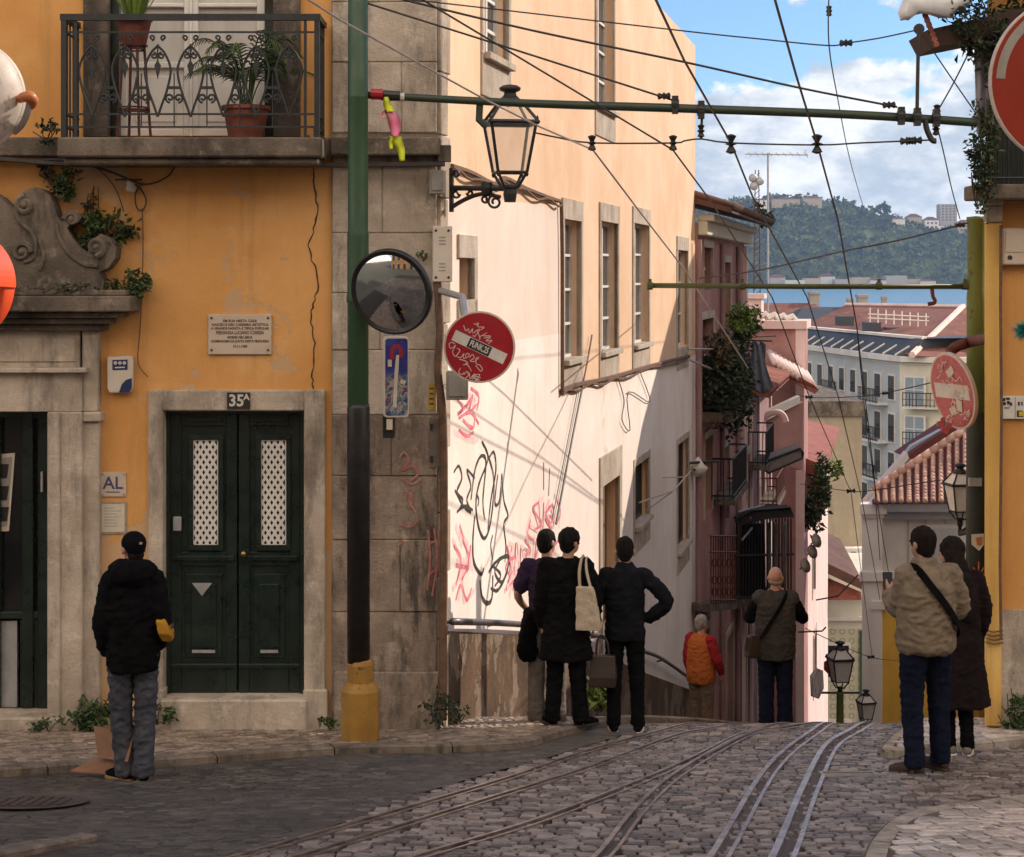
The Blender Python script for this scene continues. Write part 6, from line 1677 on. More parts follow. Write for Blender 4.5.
class Fig:
    """one figure in local space, metres for a 1.75 m adult, facing +Y (away from the camera)"""
    def __init__(s, label, at, H, yaw=0.0, name='person'):
        s.k = H/1.75; s.root = thing(name, label, 'person', at); s.yaw = yaw
        s.T = Matrix.Translation(Vector(at)) @ Matrix.Rotation(yaw, 4, 'Z') @ Matrix.Scale(s.k, 4)
        s.J = dict(hipL=(-.088, 0, .91), kneeL=(-.098, .015, .50), ankL=(-.10, -.02, .085), hipR=(.088, 0, .91), kneeR=(.098, .015, .50), ankR=(.10, -.02, .085),
                   shL=(-.165, -.01, 1.415), elL=(-.215, -.03, 1.14), wrL=(-.215, .05, .90), shR=(.165, -.01, 1.415), elR=(.215, -.03, 1.14), wrR=(.215, .05, .90),
                   head=(0, .02, 1.635), lean=(0, 0, 0))
        s.hd = dict(L=((0, .1, -1), (1, 0, 0)), R=((0, .1, -1), (-1, 0, 0)))
        s.toe = dict(L=(-.12, 1), R=(.12, 1))
        s.headyaw = 0.0; s.headpitch = 0.0; s.curl = .5
    def j(s, n): return Vector(s.J[n])
    def mb(s): return MB(s.T)
    def hm(s):
        return Matrix.Rotation(s.headyaw, 3, 'Z') @ Matrix.Rotation(s.headpitch, 3, 'X')
    def hpnt(s, p): return s.j('head')+s.hm() @ Vector(p)
    def body(s, mat='skin', vox=.0085, hands=True, ears=True):
        m = s.mb(); H = s.hm()
        m.loft([ell(0, 0, .84, .10, .08), ell(0, 0, .92, .145, .095), ell(0, 0, 1.02, .135, .09), ell(0, 0, 1.15, .135, .09), ell(0, -.01, 1.30, .155, .10), ell(0, -.015, 1.40, .150, .085), ell(0, -.012, 1.47, .07, .06)])
        hc = s.j('head'); m.tube([(0, -.012, 1.42), (hc.x*.5, hc.y*.3, 1.50), s.hpnt((0, -.012, -.05))], [.062, .052, .052], 14)
        m.sph(hc+H @ Vector((0, -.008, .022)), (.074, .094, .092), 18, 12, H); m.sph(hc+H @ Vector((0, .022, -.045)), (.056, .066, .068), 16, 10, H)
        m.sph(hc+H @ Vector((0, .052, -.085)), (.028, .026, .022), 10, 7, H)
        m.tube([s.hpnt((0, .082, .012)), s.hpnt((0, .104, -.030)), s.hpnt((0, .092, -.040))], [.010, .0155, .012], 8)
        m.tube([s.hpnt((-.022, .082, -.062)), s.hpnt((0, .090, -.061)), s.hpnt((.022, .082, -.062))], [.006, .009, .006], 7)
        if ears:
            for q in (-1, 1): m.sph(hc+H @ Vector((q*.078, -.008, -.012)), (.011, .022, .032), 10, 8, H)
        for q in 'LR':
            limb(m, [s.j('sh'+q), s.j('el'+q), s.j('wr'+q)], [.046, .042, .038, .034, .026])
            if hands: hand(m, s.j('wr'+q), s.hd[q][0], s.hd[q][1], 1.0, s.curl, 1 if q == 'L' else -1)
            limb(m, [s.j('hip'+q), s.j('knee'+q), s.j('ank'+q)], [.075, .062, .048, .046, .036])
            tx, ty = s.toe[q]; a = s.j('ank'+q); d = Vector((tx, ty, 0)).normalized(); m.tube([a+Vector((0, -.01, -.03)), a+d*.13+Vector((0, 0, -.055))], [.036, .028], 10)
        b = m.remesh('body', M[mat], s.root, vox, 2)
        m = s.mb()
        for q in (-1, 1): m.sph(hc+H @ Vector((q*.029, .078, .008)), .0115, 10, 7)
        m.build('eyes', M['black'], b, smooth=True)
        return b
    def wr(s, amp, f, seed):
        def d(p):
            q = Vector((p.x*f*.7+p.z*f*.5+seed, p.y*f*.7, p.z*f*1.3-p.x*f*.4)); r = 1-2.4*abs(noise.noise(q)); r2 = 1-2.4*abs(noise.noise(q*2.1)); return amp*(.75*r*abs(r)+.4*r2+.2*noise.noise(q*6))
        return d
    def top(s, name, mat, rings, sl=(.075, .066, .058, .052, .046), sleeve=1.0, neck=None, extra=None, vox=.0115, amp=.011, f=9, seed=0, arms='LR'):
        m = s.mb(); m.loft([ell(cx, cy, z, rx, ry) for z, rx, ry, cx, cy in rings])
        for q in arms:
            A, B, C = s.j('sh'+q), s.j('el'+q), s.j('wr'+q)
            pts = [A, B, C] if sleeve >= 1 else [A, A.lerp(B, sleeve)]
            limb(m, pts, list(sl))
            m.sph(A.lerp(Vector((0, 0, 1.40)), .18), (.072, .07, .066), 12, 8)
        if extra: extra(m)
        return m.remesh(name, M[mat], s.root, vox, 3, s.wr(amp, f, seed))
    def trousers(s, mat, rad=(.094, .082, .070, .065, .064), hem=.055, amp=.009, seed=3, vox=.0115, seat=(.155, .118)):
        m = s.mb(); m.loft([ell(0, -.008, .85, seat[0]*.9, seat[1]*.9), ell(0, -.008, .93, seat[0], seat[1]), ell(0, 0, 1.04, .148, .102)])
        for q in 'LR':
            a = s.j('ank'+q); e = Vector((a.x, a.y, hem)); limb(m, [s.j('hip'+q), s.j('knee'+q), e+Vector((0, 0, rad[-1]*.9))], list(rad)); m.tube([e+Vector((0, 0, .10)), e], [rad[-1], rad[-1]*1.03], 14)
        return m.remesh('trousers', M[mat], s.root, vox, 2, s.wr(amp, 12, seed))
    def shoes(s, mat, sole='rubber', h=.075, L=.27):
        for q in 'LR':
            a = s.j('ank'+q); tx, ty = s.toe[q]; d = Vector((tx, ty, 0)).normalized(); n = Vector((d.y, -d.x, 0)); o = Vector((a.x, a.y, 0))
            def ring(t, w, z): c = o+d*t; return [c-n*w, c-n*w*.7+d*0, c+n*w*.7, c+n*w]
            out = [(-.075, .024), (-.06, .036), (0, .038), (.08, .046), (.13, .045), (.17, .034), (.188, .014)]
            poly = [o+d*t+n*w for t, w in out]+[o+d*t-n*w for t, w in reversed(out)]
            m = s.mb(); m.prism([p+Vector((0, 0, .0)) for p in poly], (0, 0, .028)); so = None
            m2 = s.mb()
            m2.tube([o+d*-.03+Vector((0, 0, .06)), o+d*.02+Vector((0, 0, .055)), o+d*.09+Vector((0, 0, .045)), o+d*.135+Vector((0, 0, .04)), o+d*.165+Vector((0, 0, .034))], [.042, .043, .042, .038, .024], 14, flat=.92); m2.sph(o+d*-.035+Vector((0, 0, .055)), (.038, .038, .042)); m2.sph(o+d*.155+Vector((0, 0, .036)), (.036, .034, .026))
            m2.tube([o+Vector((0, 0, .06)), Vector((a.x, a.y, a.z+.03))], [.044, .040], 12)
            sh = m2.remesh('shoe', M[mat], s.root, .008, 2); m.build('sole', M[sole], sh, bevel=.006*s.k)
    def hair(s, mat, rings=None, vox=.007, amp=.008, long=None, top=(.081, .100, .095), off=(0, -.014, .030), nape=True):
        m = s.mb(); hc = s.j('head'); H = s.hm()
        m.sph(hc+H @ Vector(off), top, 18, 12, H)
        if nape: m.sph(hc+H @ Vector((0, -.032, -.012)), (.0765, .074, .088), 16, 10, H); m.sph(hc+H @ Vector((0, -.045, -.05)), (.062, .05, .055), 16, 10, H)
        if long:
            long(m, hc, H)
        return m.remesh('hair', M[mat], s.root, vox, 5, lambda p: amp*(.7*noise.noise(Vector((p.x*55, p.y*55, p.z*14)))+.6*noise.noise(p*26)))

def strap(fig_T, pts, w, th, name, mat, parent):
    m = MB(fig_T); pts = catmull(pts, 5); rings = []
    for i, p in enumerate(pts):
        d = (pts[min(i+1, len(pts)-1)]-pts[max(i-1, 0)]).normalized(); o = Vector((p.x, p.y, 0)); o = o.normalized() if o.length > .01 else Vector((0, -1, 0))
        a = d.cross(o).normalized(); rings.append([p-a*w-o*th, p-a*w+o*th, p+a*w+o*th, p+a*w-o*th])
    m.loft(rings); return m.build(name, M[mat], parent, smooth=False)

JK = [(.80, .172, .13, 0, 0), (.92, .182, .138, 0, 0), (1.05, .175, .133, 0, 0), (1.20, .18, .133, 0, -.005), (1.33, .182, .13, 0, -.01), (1.415, .155, .11, 0, -.012), (1.485, .09, .08, 0, -.008)]
# --- 1: man at the left in a black hooded jacket
f = Fig('man in black hooded jacket, black cap and grey jeans standing alone at the left', G(133, 781.5), 1.76, R(4))
f.J.update(shL=(-.145, -.01, 1.41), shR=(.145, -.01, 1.41), elL=(-.20, -.04, 1.13), wrL=(-.185, .05, .92), elR=(.195, -.04, 1.13), wrR=(.16, .09, .95), ankL=(-.055, 0, .085), kneeL=(-.085, .02, .5), ankR=(.075, -.05, .085), kneeR=(.085, .01, .5))
f.hd.update(L=((.2, .3, -1), (1, 0, 0)), R=((-.2, .5, -.9), (-1, 0, 0))); f.headyaw = R(28); f.toe = dict(L=(-.75, .6), R=(-.3, .9))
f.body()
def hood(m):
    m.loft([ell(0, -.05, 1.40, .13, .10), ell(0, -.085, 1.46, .145, .10), ell(0, -.075, 1.52, .13, .085), ell(0, -.04, 1.555, .10, .07)])
    m.tube([(-.10, .06, 1.46), (-.13, -.03, 1.50), (0, -.11, 1.52), (.13, -.03, 1.50), (.10, .06, 1.46)], .045, 10)
f.top('jacket', 'c_black', [(.78, .168, .14, 0, 0), (.86, .18, .145, 0, 0), (1.0, .18, .145, 0, 0), (1.2, .175, .14, 0, -.005), (1.34, .165, .132, 0, -.01), (1.43, .135, .11, 0, -.012), (1.49, .09, .09, 0, -.01)], (.078, .074, .070, .066, .06), extra=hood, amp=.014)
f.trousers('c_jeans', (.092, .082, .074, .070, .072), .055, .014)
f.shoes('c_black', 'gum')
m = f.mb(); hc = f.j('head'); Hm = f.hm(); m.sph(hc+Hm @ Vector((0, -.010, .035)), (.086, .106, .085), 18, 10, Hm); m.sph(hc+Hm @ Vector((0, -.045, -.0)), (.070, .062, .055), 14, 8, Hm); m.tube([hc+Hm @ Vector((0, .07, .045)), hc+Hm @ Vector((0, .15, .03))], [.062, .045], 12, flat=.16); m.remesh('cap', M['c_black'], f.root, .008, 1)
m = f.mb(); m.obox(hc+Hm @ Vector((.012, -.112, .045)), (.022, .006, .016), Hm); m.build('cap_mark', M['greybox'], f.root)
m = f.mb(); m.sph(hc+Hm @ Vector((0, -.050, -.045)), (.062, .045, .045), 12, 8, Hm); m.remesh('hair', M['hair_brown'], f.root, .008, 1)
b_ = f.T @ Vector((.20, -.03, 1.08)); t = thing('waist_bag', 'mustard yellow bag held under the right arm of the man in the black cap', 'bag', b_-Vector((0, 0, .12)))
m = f.mb(); m.loft([[Vector((.175, -.05, 1.20)), Vector((.205, -.05, 1.20)), Vector((.205, .05, 1.19)), Vector((.175, .05, 1.19))], [Vector((.17, -.13, 1.14)), Vector((.245, -.13, 1.135)), Vector((.25, .05, 1.12)), Vector((.175, .06, 1.12))], [Vector((.19, -.14, 1.06)), Vector((.285, -.14, 1.05)), Vector((.285, .05, 1.04)), Vector((.19, .06, 1.04))], [Vector((.215, -.10, .995)), Vector((.28, -.10, .99)), Vector((.28, .03, .99)), Vector((.215, .03, .99))]])
m.remesh('pouch', M['c_yellow'], t, .009, 3, lambda p: .004*noise.noise(p*22))
m = f.mb(); m.tube([(.285, -.143, 1.10), (.288, -.10, 1.12), (.29, -.06, 1.10)], .008, 6); m.build('zip_pull', M['leather'], t)

# --- 2: three friends at the corner: left one, partly hidden, in a purple tee
f = Fig('half hidden person in dark purple tee, jacket at the waist, left of the trio', G(547, 721, .07), 1.78, R(-6))
f.J.update(elL=(-.27, .01, 1.16), wrL=(-.20, .12, 1.0)); f.hd.update(L=((.5, .7, -.3), (0, 0, -1)))
f.headyaw = R(-35); f.body()
f.top('tee', 'c_purple', [(.88, .17, .125, 0, 0)]+[(z, rx*.93, ry*.95, a, b) for z, rx, ry, a, b in JK[1:]], (.078, .074, .072), sleeve=.72)
f.trousers('c_greytrs', (.10, .088, .078, .072, .075), .02); f.shoes('c_black', 'rubber'); f.hair('hair_black')
m = f.mb()
m.loft([ell(-.10, .0, 1.02, .10, .15), ell(-.14, .0, .92, .085, .15), ell(-.16, 0, .78, .09, .14), ell(-.17, .0, .62, .10, .13), ell(-.16, 0, .56, .07, .10)]); m.tube(ell(0, 0, 1.0, .17, .135)+ell(0, 0, 1.0, .17, .135)[:1], .028, 8)
m.remesh('tied_jacket', M['c_coat'], f.root, .012, 2, f.wr(.016, 11, 9))
# --- middle one in the long black coat
f = Fig('person in a long black coat with a tote on the shoulder, middle of the trio', G(566, 726, .07), 1.78, R(-8))
f.headyaw = R(-40); f.J.update(elR=(.25, .0, 1.16), wrR=(.24, .07, .93), ankL=(-.12, -.02, .085), ankR=(.135, -.02, .085), head=(.035, .02, 1.635)); f.toe = dict(L=(-.5, .85), R=(.75, .65))
f.body()
f.top('coat', 'c_coat', [(.60, .245, .17, 0, .0), (.72, .225, .16, 0, 0), (.92, .195, .15, 0, 0), (1.06, .18, .14, 0, 0), (1.22, .18, .138, 0, -.005), (1.34, .178, .132, 0, -.01), (1.42, .15, .108, 0, -.012), (1.495, .085, .08, .01, -.006)], (.085, .078, .07, .066, .058), amp=.013)
f.trousers('c_black', (.098, .088, .076, .068, .070), .055); f.shoes('c_black', 'leather'); f.hair('hair_black', top=(.088, .108, .10), nape=True, amp=.009)
t = thing('tote_bag', 'cream canvas tote bag hanging from the shoulder of the person in the long black coat', 'bag', f.T @ Vector((.19, -.15, .87)))
m = f.mb(); m.loft([[Vector((.105+dx, -.19+dy, z)) for dx, dy in ((0, .00), (.18*w, -.02), (.19*w, .05), (.01, .06))] for z, w in ((1.27, .80), (1.24, .86), (1.12, 1.0), (.98, 1.16), (.90, 1.22), (.885, 1.18))]); m.remesh('sack', M['c_canvas'], t, .008, 3, lambda p: .007*noise.noise(p*13)+.003*noise.noise(p*40))
strap(f.T, [(.14, -.16, 1.26), (.135, -.155, 1.40), (.15, -.09, 1.505), (.16, .02, 1.50), (.17, .10, 1.40)], .014, .004, 'handle', 'c_canvas', t)
strap(f.T, [(.235, -.17, 1.26), (.20, -.16, 1.40), (.19, -.09, 1.495), (.19, .02, 1.49)], .014, .004, 'handle', 'c_canvas', t)
t = thing('handbag', 'dark leather handbag carried low between the long coat and the man with hand on hip', 'handbag', f.T @ Vector((.33, -.02, .36)))
m = f.mb(); m.loft([[Vector((.215, -.06, .36)), Vector((.44, -.06, .36)), Vector((.44, .07, .36)), Vector((.215, .07, .36))], [Vector((.21, -.065, .45)), Vector((.45, -.065, .45)), Vector((.45, .075, .45)), Vector((.21, .075, .45))], [Vector((.225, -.03, .64)), Vector((.435, -.03, .64)), Vector((.435, .04, .64)), Vector((.225, .04, .64))]]); m.build('bag_body', M['leather'], t, bevel=.012, seg=2)
m = f.mb(); m.tube(catmull([(.27, 0, .63), (.275, 0, .74), (.30, .02, .80), (.33, .02, .80), (.37, 0, .74), (.38, 0, .63)], 5), .010, 6); m.build('handle', M['leather'], t, smooth=True)
# --- right one with his hand on his hip
f = Fig('man in dark clothes and white soled trainers, hand on hip, right of the trio', G(625, 733, .0), 1.77, R(-4))
f.headyaw = R(0); f.headpitch = R(-6)
f.J.update(elR=(.37, -.06, 1.20), wrR=(.215, .03, 1.03), elL=(-.25, .03, 1.18), wrL=(-.20, .24, 1.26), ankL=(-.10, -.02, .085), ankR=(.115, -.02, .085), kneeR=(.105, .01, .5))
f.hd.update(R=((-.8, .5, -.3), (0, -.2, -1)), L=((.1, .7, .5), (1, 0, 0))); f.toe = dict(L=(-.1, 1), R=(.1, 1))
f.body(); f.top('jacket', 'c_slate', [(.84, .175, .125, 0, 0)]+[(z, rx*.97, ry, a, b) for z, rx, ry, a, b in JK[1:-1]]+[(1.49, .085, .08, 0, -.01), (1.53, .068, .07, 0, 0)], (.070, .068, .064, .060, .052))
f.trousers('c_black', (.094, .082, .070, .062, .060), .075); f.shoes('c_black', 'rubber'); f.hair('hair_black', top=(.080, .100, .097))
t = thing('phone', 'small dark phone held up between the two people at the corner', 'phone', f.T @ Vector((-.18, .33, 1.28)))
m = f.mb(); m.obox((-.17, .33, 1.34), (.075, .012, .15), Matrix.Rotation(R(-25), 3, 'X')); m.build('phone_body', M['black'], t, bevel=.004)
m = f.mb(); m.obox((-.17, .322, 1.341), (.066, .003, .135), Matrix.Rotation(R(-25), 3, 'X')); m.build('screen', M['glass'], t)
# --- bald man beyond the crest
d = 19.2; p = Vector((P(775.5, 0, d).x, d, GZ(d)))
f = Fig('bald man in a grey jacket with a shoulder bag beyond the street crest', p, 1.72, R(-4))
f.J.update(elR=(.30, .10, 1.18), wrR=(.16, .30, 1.36), elL=(-.27, .08, 1.18), wrL=(-.10, .30, 1.36)); f.hd.update(R=((-.5, .3, .8), (-1, 0, 0)), L=((.5, .3, .8), (1, 0, 0)))
f.body(); f.top('jacket', 'c_greyjkt', [(.76, .205, .145, 0, 0), (.85, .215, .15, 0, 0), (1.0, .215, .15, 0, 0), (1.2, .215, .145, 0, -.005), (1.34, .21, .138, 0, -.01), (1.43, .175, .112, 0, -.012), (1.495, .09, .085, 0, -.01)], (.088, .08, .07), sleeve=.25)
f.top('sleeves', 'c_black', [(1.25, .10, .06, 0, 0), (1.38, .12, .06, 0, 0)], (.074, .070, .064, .058, .05), amp=.01)
f.trousers('c_navy', (.108, .098, .086, .080, .082), .02); f.shoes('leather', 'leather')
m = f.mb(); hc = f.j('head'); m.tube([hc+Vector((-.066, .0, -.035)), hc+Vector((-.050, -.062, -.05)), hc+Vector((0, -.078, -.056)), hc+Vector((.050, -.062, -.05)), hc+Vector((.066, .0, -.035))], .018, 8, flat=1.3); m.remesh('hair', M['hair_fringe'], f.root, .008, 2)
t = thing('shoulder_bag', 'dark messenger bag at the left hip of the bald man', 'bag', f.T @ Vector((-.22, -.10, .80)))
m = f.mb(); m.obox((-.235, -.10, .90), (.20, .09, .24), Matrix.Rotation(R(35), 3, 'Z') @ Matrix.Rotation(R(10), 3, 'Y')); m.build('bag_body', M['leather'], t, bevel=.02, seg=2)
m = f.mb(); m.obox((-.262, -.142, .93), (.19, .012, .15), Matrix.Rotation(R(35), 3, 'Z') @ Matrix.Rotation(R(10), 3, 'Y')); m.build('flap', M['suede'], t, bevel=.005)
strap(f.T, [(-.17, -.15, 1.0), (-.06, -.172, 1.18), (.04, -.165, 1.34), (.11, -.10, 1.475), (.11, .02, 1.47)], .020, .004, 'strap', 'c_black', t)
# --- person with the orange vest
d = 24.2; p = Vector((P(701, 0, d).x, d, GZ(d)))
f = Fig('grey haired person in an orange vest with red sleeves beyond the crest', p, 1.66, R(-42))
f.headyaw = R(-15); f.J.update(elR=(.27, .01, 1.15), wrR=(.25, .14, .96))
f.body(); f.top('vest', 'c_orange', [(.80, .20, .15, 0, 0), (.90, .22, .165, 0, 0), (1.05, .215, .16, 0, 0), (1.22, .21, .15, 0, 0), (1.35, .20, .135, 0, -.01), (1.43, .16, .11, 0, -.012), (1.49, .085, .08, 0, -.01)], (.07, .06), sleeve=.10)
f.top('sleeves', 'c_red', [(1.25, .10, .06, 0, 0), (1.40, .12, .06, 0, 0)], (.082, .076, .068, .06, .05))
f.trousers('c_khaki', (.112, .102, .092, .09, .092), .02); f.shoes('leather', 'leather'); f.hair('hair_grey', top=(.084, .102, .098), amp=.009)
# --- couple at the right: man in the beige jacket
f = Fig('man in a beige jacket and navy jeans, black strap across his back', G(926, 773.5), 1.80, R(6))
f.headyaw = R(28); f.J.update(shL=(-.135, 0, 1.415), elL=(-.165, .10, 1.17), wrL=(-.15, .33, 1.21), elR=(.25, .02, 1.17), wrR=(.16, .22, 1.12), ankL=(-.10, -.05, .085), ankR=(.125, .06, .085), kneeR=(.115, .06, .5), hipR=(.09, .01, .91), head=(-.02, .03, 1.635))
f.hd.update(L=((-.2, .6, .7), (1, 0, 0)), R=((-.6, .7, .1), (-1, 0, 0))); f.toe = dict(L=(-.75, .55), R=(-.45, .85))
f.body()
f.top('jacket', 'c_beige', [(.865, .18, .135, 0, 0), (.90, .21, .155, 0, 0), (.98, .208, .165, 0, 0), (1.12, .206, .16, 0, -.005), (1.25, .20, .152, 0, -.01), (1.36, .188, .138, 0, -.015), (1.44, .15, .112, 0, -.015), (1.495, .088, .085, -.01, -.005), (1.53, .074, .076, -.01, .0)], (.085, .078, .072, .066, .056), amp=.016)
f.trousers('c_navy', (.102, .092, .078, .070, .069), .06); f.shoes('suede', 'suede'); f.hair('hair_brown', top=(.084, .104, .098))
t = thing('crossbody_strap', 'black crossbody bag worn by the man in the beige jacket, its strap across his back', 'bag', f.T @ Vector((.1, -.15, 1.05)))
strap(f.T, [(-.12, .03, 1.47), (-.10, -.10, 1.475), (-.02, -.172, 1.36), (.09, -.176, 1.22), (.19, -.13, 1.08), (.23, -.02, 1.0), (.20, .12, .96)], .026, .005, 'strap', 'c_black', t)
m = f.mb(); m.obox((.16, .20, .95), (.2, .08, .14)); m.build('pouch', M['leather'], t, bevel=.015)
t = thing('phone', 'phone held up in the left hand of the man in the beige jacket', 'phone', f.T @ Vector((-.14, .40, 1.26)))
m = f.mb(); m.obox((-.155, .385, 1.30), (.072, .012, .145), Matrix.Rotation(R(-12), 3, 'X')); m.build('phone_body', M['black'], t, bevel=.004)
m = f.mb(); m.obox((-.155, .3775, 1.301), (.064, .003, .13), Matrix.Rotation(R(-12), 3, 'X')); m.build('screen', M['glass'], t)
# --- woman in the long dark coat
f = Fig('woman with long dark hair in a long dark brown coat beside the man in beige', G(956, 755.5), 1.74, R(10))
f.headyaw = R(40); f.J.update(elR=(.24, .0, 1.16), wrR=(.22, .08, .93), ankL=(-.06, .0, .085), ankR=(.075, -.05, .085), kneeL=(-.07, .01, .5), kneeR=(.08, .01, .5), head=(-.03, .03, 1.635)); f.toe = dict(L=(-.3, .95), R=(.45, .9))
f.body()
f.top('coat', 'c_brown', [(.40, .255, .175, .03, 0), (.55, .24, .165, .02, 0), (.75, .22, .155, .01, 0), (.95, .205, .148, 0, 0), (1.12, .185, .135, 0, 0), (1.25, .185, .132, 0, -.005), (1.36, .18, .125, 0, -.01), (1.43, .155, .105, 0, -.012), (1.49, .085, .08, 0, -.01)], (.072, .068, .064, .060, .054), amp=.012)
f.trousers('c_black', (.09, .08, .066, .056, .052), .07); f.shoes('c_greytrs', 'rubber')
def lg(m, hc, H):
    m.loft([ell(hc.x, hc.y-.03, 1.66, .080, .085), ell(hc.x+.01, -.055, 1.54, .088, .075), ell(hc.x+.03, -.105, 1.42, .105, .055), ell(.02, -.145, 1.28, .10, .040), ell(.03, -.155, 1.16, .075, .030), ell(.04, -.15, 1.10, .04, .018)])
f.hair('hair_brown', long=lg, amp=.010, top=(.086, .106, .100))
# ------------------------------------------------------------------ houses down the street on the left
rng = random.Random(31)
def row(name, label, u0, u1, off, zt, wmat, holes=(), zb=-22, dep=7.0):
    t = thing(name, label, 'house', MW @ Vector(((u0+u1)/2, off, zb)))
    m = MB(MW); m.wall(u0, u1, zb, zt, list(holes), off, .22)
    for u in (u0, u1): m.quad((u, off, zb), (u, off-dep, zb), (u, off-dep, zt), (u, off, zt))
    m.quad((u0, off, zt), (u1, off, zt), (u1, off-dep, zt), (u0, off-dep, zt)); m.build('wall', M[wmat], t)
    for h in holes:
        a, b, c, d = h
        fr = MB(MW); q = .10
        fr.box(a-q, a, off-.03, off+.03, c, d); fr.box(b, b+q, off-.03, off+.03, c, d); fr.box(a-q, b+q, off-.03, off+.034, d, d+.16)
        tall = (d-c) > 2.1; o = fr.build('door' if tall else 'window', M['frame_stone'], t)
        g = MB(MW); g.box(a, b, off-.22, off-.17, c, d); g.build('panel' if tall else 'pane', M['doorpaint'] if tall else M['glass'], o)
        if not tall:
            s_ = MB(MW); um = (a+b)/2; s_.box(um-.03, um+.03, off-.17, off-.14, c, d); s_.box(a, b, off-.17, off-.14, (c+d)/2-.02, (c+d)/2+.02); s_.build('sash', M['winframe'], o)
    return t
def wr2(x0, x1, yt, yb, off):
    ua, z1 = WP(x0, yt, off); _, z0 = WP(x0, yb, off); ub, _ = WP(x1, yt, off); return (ua, ub, z0, z1)
# pink house next to the peach one
o1 = .05; u0 = LEN+.02; u1 = WP(744, 300, o1)[0]
H1 = [wr2(703, 712, 247, 290, o1), wr2(722, 730, 262, 330, o1), wr2(701, 713, 320, 398, o1), wr2(704, 712, 440, 520, o1), wr2(722, 729, 450, 528, o1), wr2(700, 708, 640, 760, o1), wr2(726, 733, 640, 760, o1)]
p1 = row('pink_house', 'pink house with a deep tiled eave and an overgrown balcony next to the peach building', u0, u1, o1, 1.05, 'pink', H1)
m = MB(MW); m.box(u0, u1+.2, o1, o1+.2, .80, 1.08); m.box(u0, u1+.3, o1, o1+.34, 1.08, 1.22); m.build('cornice', M['blockcream'], p1, bevel=.02)
m = MB(MW); m.prism([(u0-.2, o1+.7, 1.24), (u0-.2, o1+.7, 1.34), (u0-.2, -3, 2.4), (u0-.2, -3, 2.2)], (u1-u0+.5, 0, 0)); rf = m.build('roof', M['roof_dark'], p1)
m = MB(MW)
for i in range(38):
    u = u0-.1+i*.32
    if u < u1+.3:
        m.tube([(u, o1+.75, 1.36), (u, o1-.2, 1.66), (u, -3, 2.42)], .085, 7)
m.build('tile_roll', M['roof_dark'], rf, smooth=True)
weed('tuft of grass growing on the end of the pink house eave', 0, 0, 0, (.3, .4, .32), 260, .11, 'leaf_dark', at=MW @ Vector((u1+.2, o1+.5, 1.6)))
m = MB(MW); m.box(u1-.32, u1+.02, o1, o1+.10, -14, .75); m.build('corner_strip', M['palepink'], p1)
m = MB(MW)
for x in (695, 719, 735): u = WP(x, 400, o1)[0]; m.tube([(u, o1+.08, .7), (u, o1+.08, -16)], .06, 8)
m.build('downpipe', M['pink2'], p1)
# overgrown balcony
ub0, ub1 = u0+.6, u1-5.6
m = MB(MW); m.box(ub0, ub1, o1, o1+.65, -3.0, -2.8); m.build('balcony_slab', M['stone_dark'], p1)
m = MB(MW)
for z in (-1.75, -2.3, -2.7): m.tube([(ub0, o1, z), (ub0, o1+.60, z), (ub1, o1+.60, z), (ub1, o1, z)], .025, 6)
for i in range(40): u = ub0+(ub1-ub0)*i/39; m.tube([(u, o1+.60, -2.8), (u, o1+.60, -1.75)], .012, 4)
for i in range(5): m.tube([(ub0, o1+.2*i+.1, -2.8), (ub0, o1+.2*i+.1, -1.75)], .012, 4)
m.build('balcony_railing', M['iron'], p1)
def bpl(label, q, out, z, rad, n, size, mat): return weed(label, 0, 0, 0, rad, n, size, mat, at=MW @ Vector((ub0+(ub1-ub0)*q, o1+out, z)), name='balcony_plant', group='plants on the pink house balcony')
bpl('dense dark hanging foliage filling the left of the pink house balcony', .06, .40, -2.2, (.5, .8, .75), 2000, .13, 'leaf_dark')
bpl('dark trailing foliage in the middle of the pink house balcony', .45, .38, -2.25, (.42, 1.1, .85), 2600, .13, 'leaf_dark')
bpl('long trailing plant hanging from the right end of the pink house balcony', .98, .30, -2.5, (.32, .8, 1.2), 1900, .13, 'leaf_dark')
bpl('bright lime green plant on top of the pink house balcony', 1.02, .40, -.95, (.36, .5, .36), 420, .13, 'leaf_lime')
bpl('flowering shrub behind the lime plant', 1.25, .45, -1.1, (.34, .5, .36), 360, .13, 'leaf')
bpl('brown dried plant at the top left of the pink house balcony', -.02, .4, -1.5, (.3, .5, .35), 320, .12, 'leaf_dry')
m = MB()
for (x, y, d), (x2, y2, d2) in (((688, 349, 34), (724, 349, 37.5)), ((690, 360, 34), (716, 371, 37))): m.tube([P(x, y, d), P(x2, y2, d2)], .022, 6)
m.build('washing_pole', M['wirepale'], label='pair of pale washing poles sticking out beside the overgrown balcony', cat='washing pole')
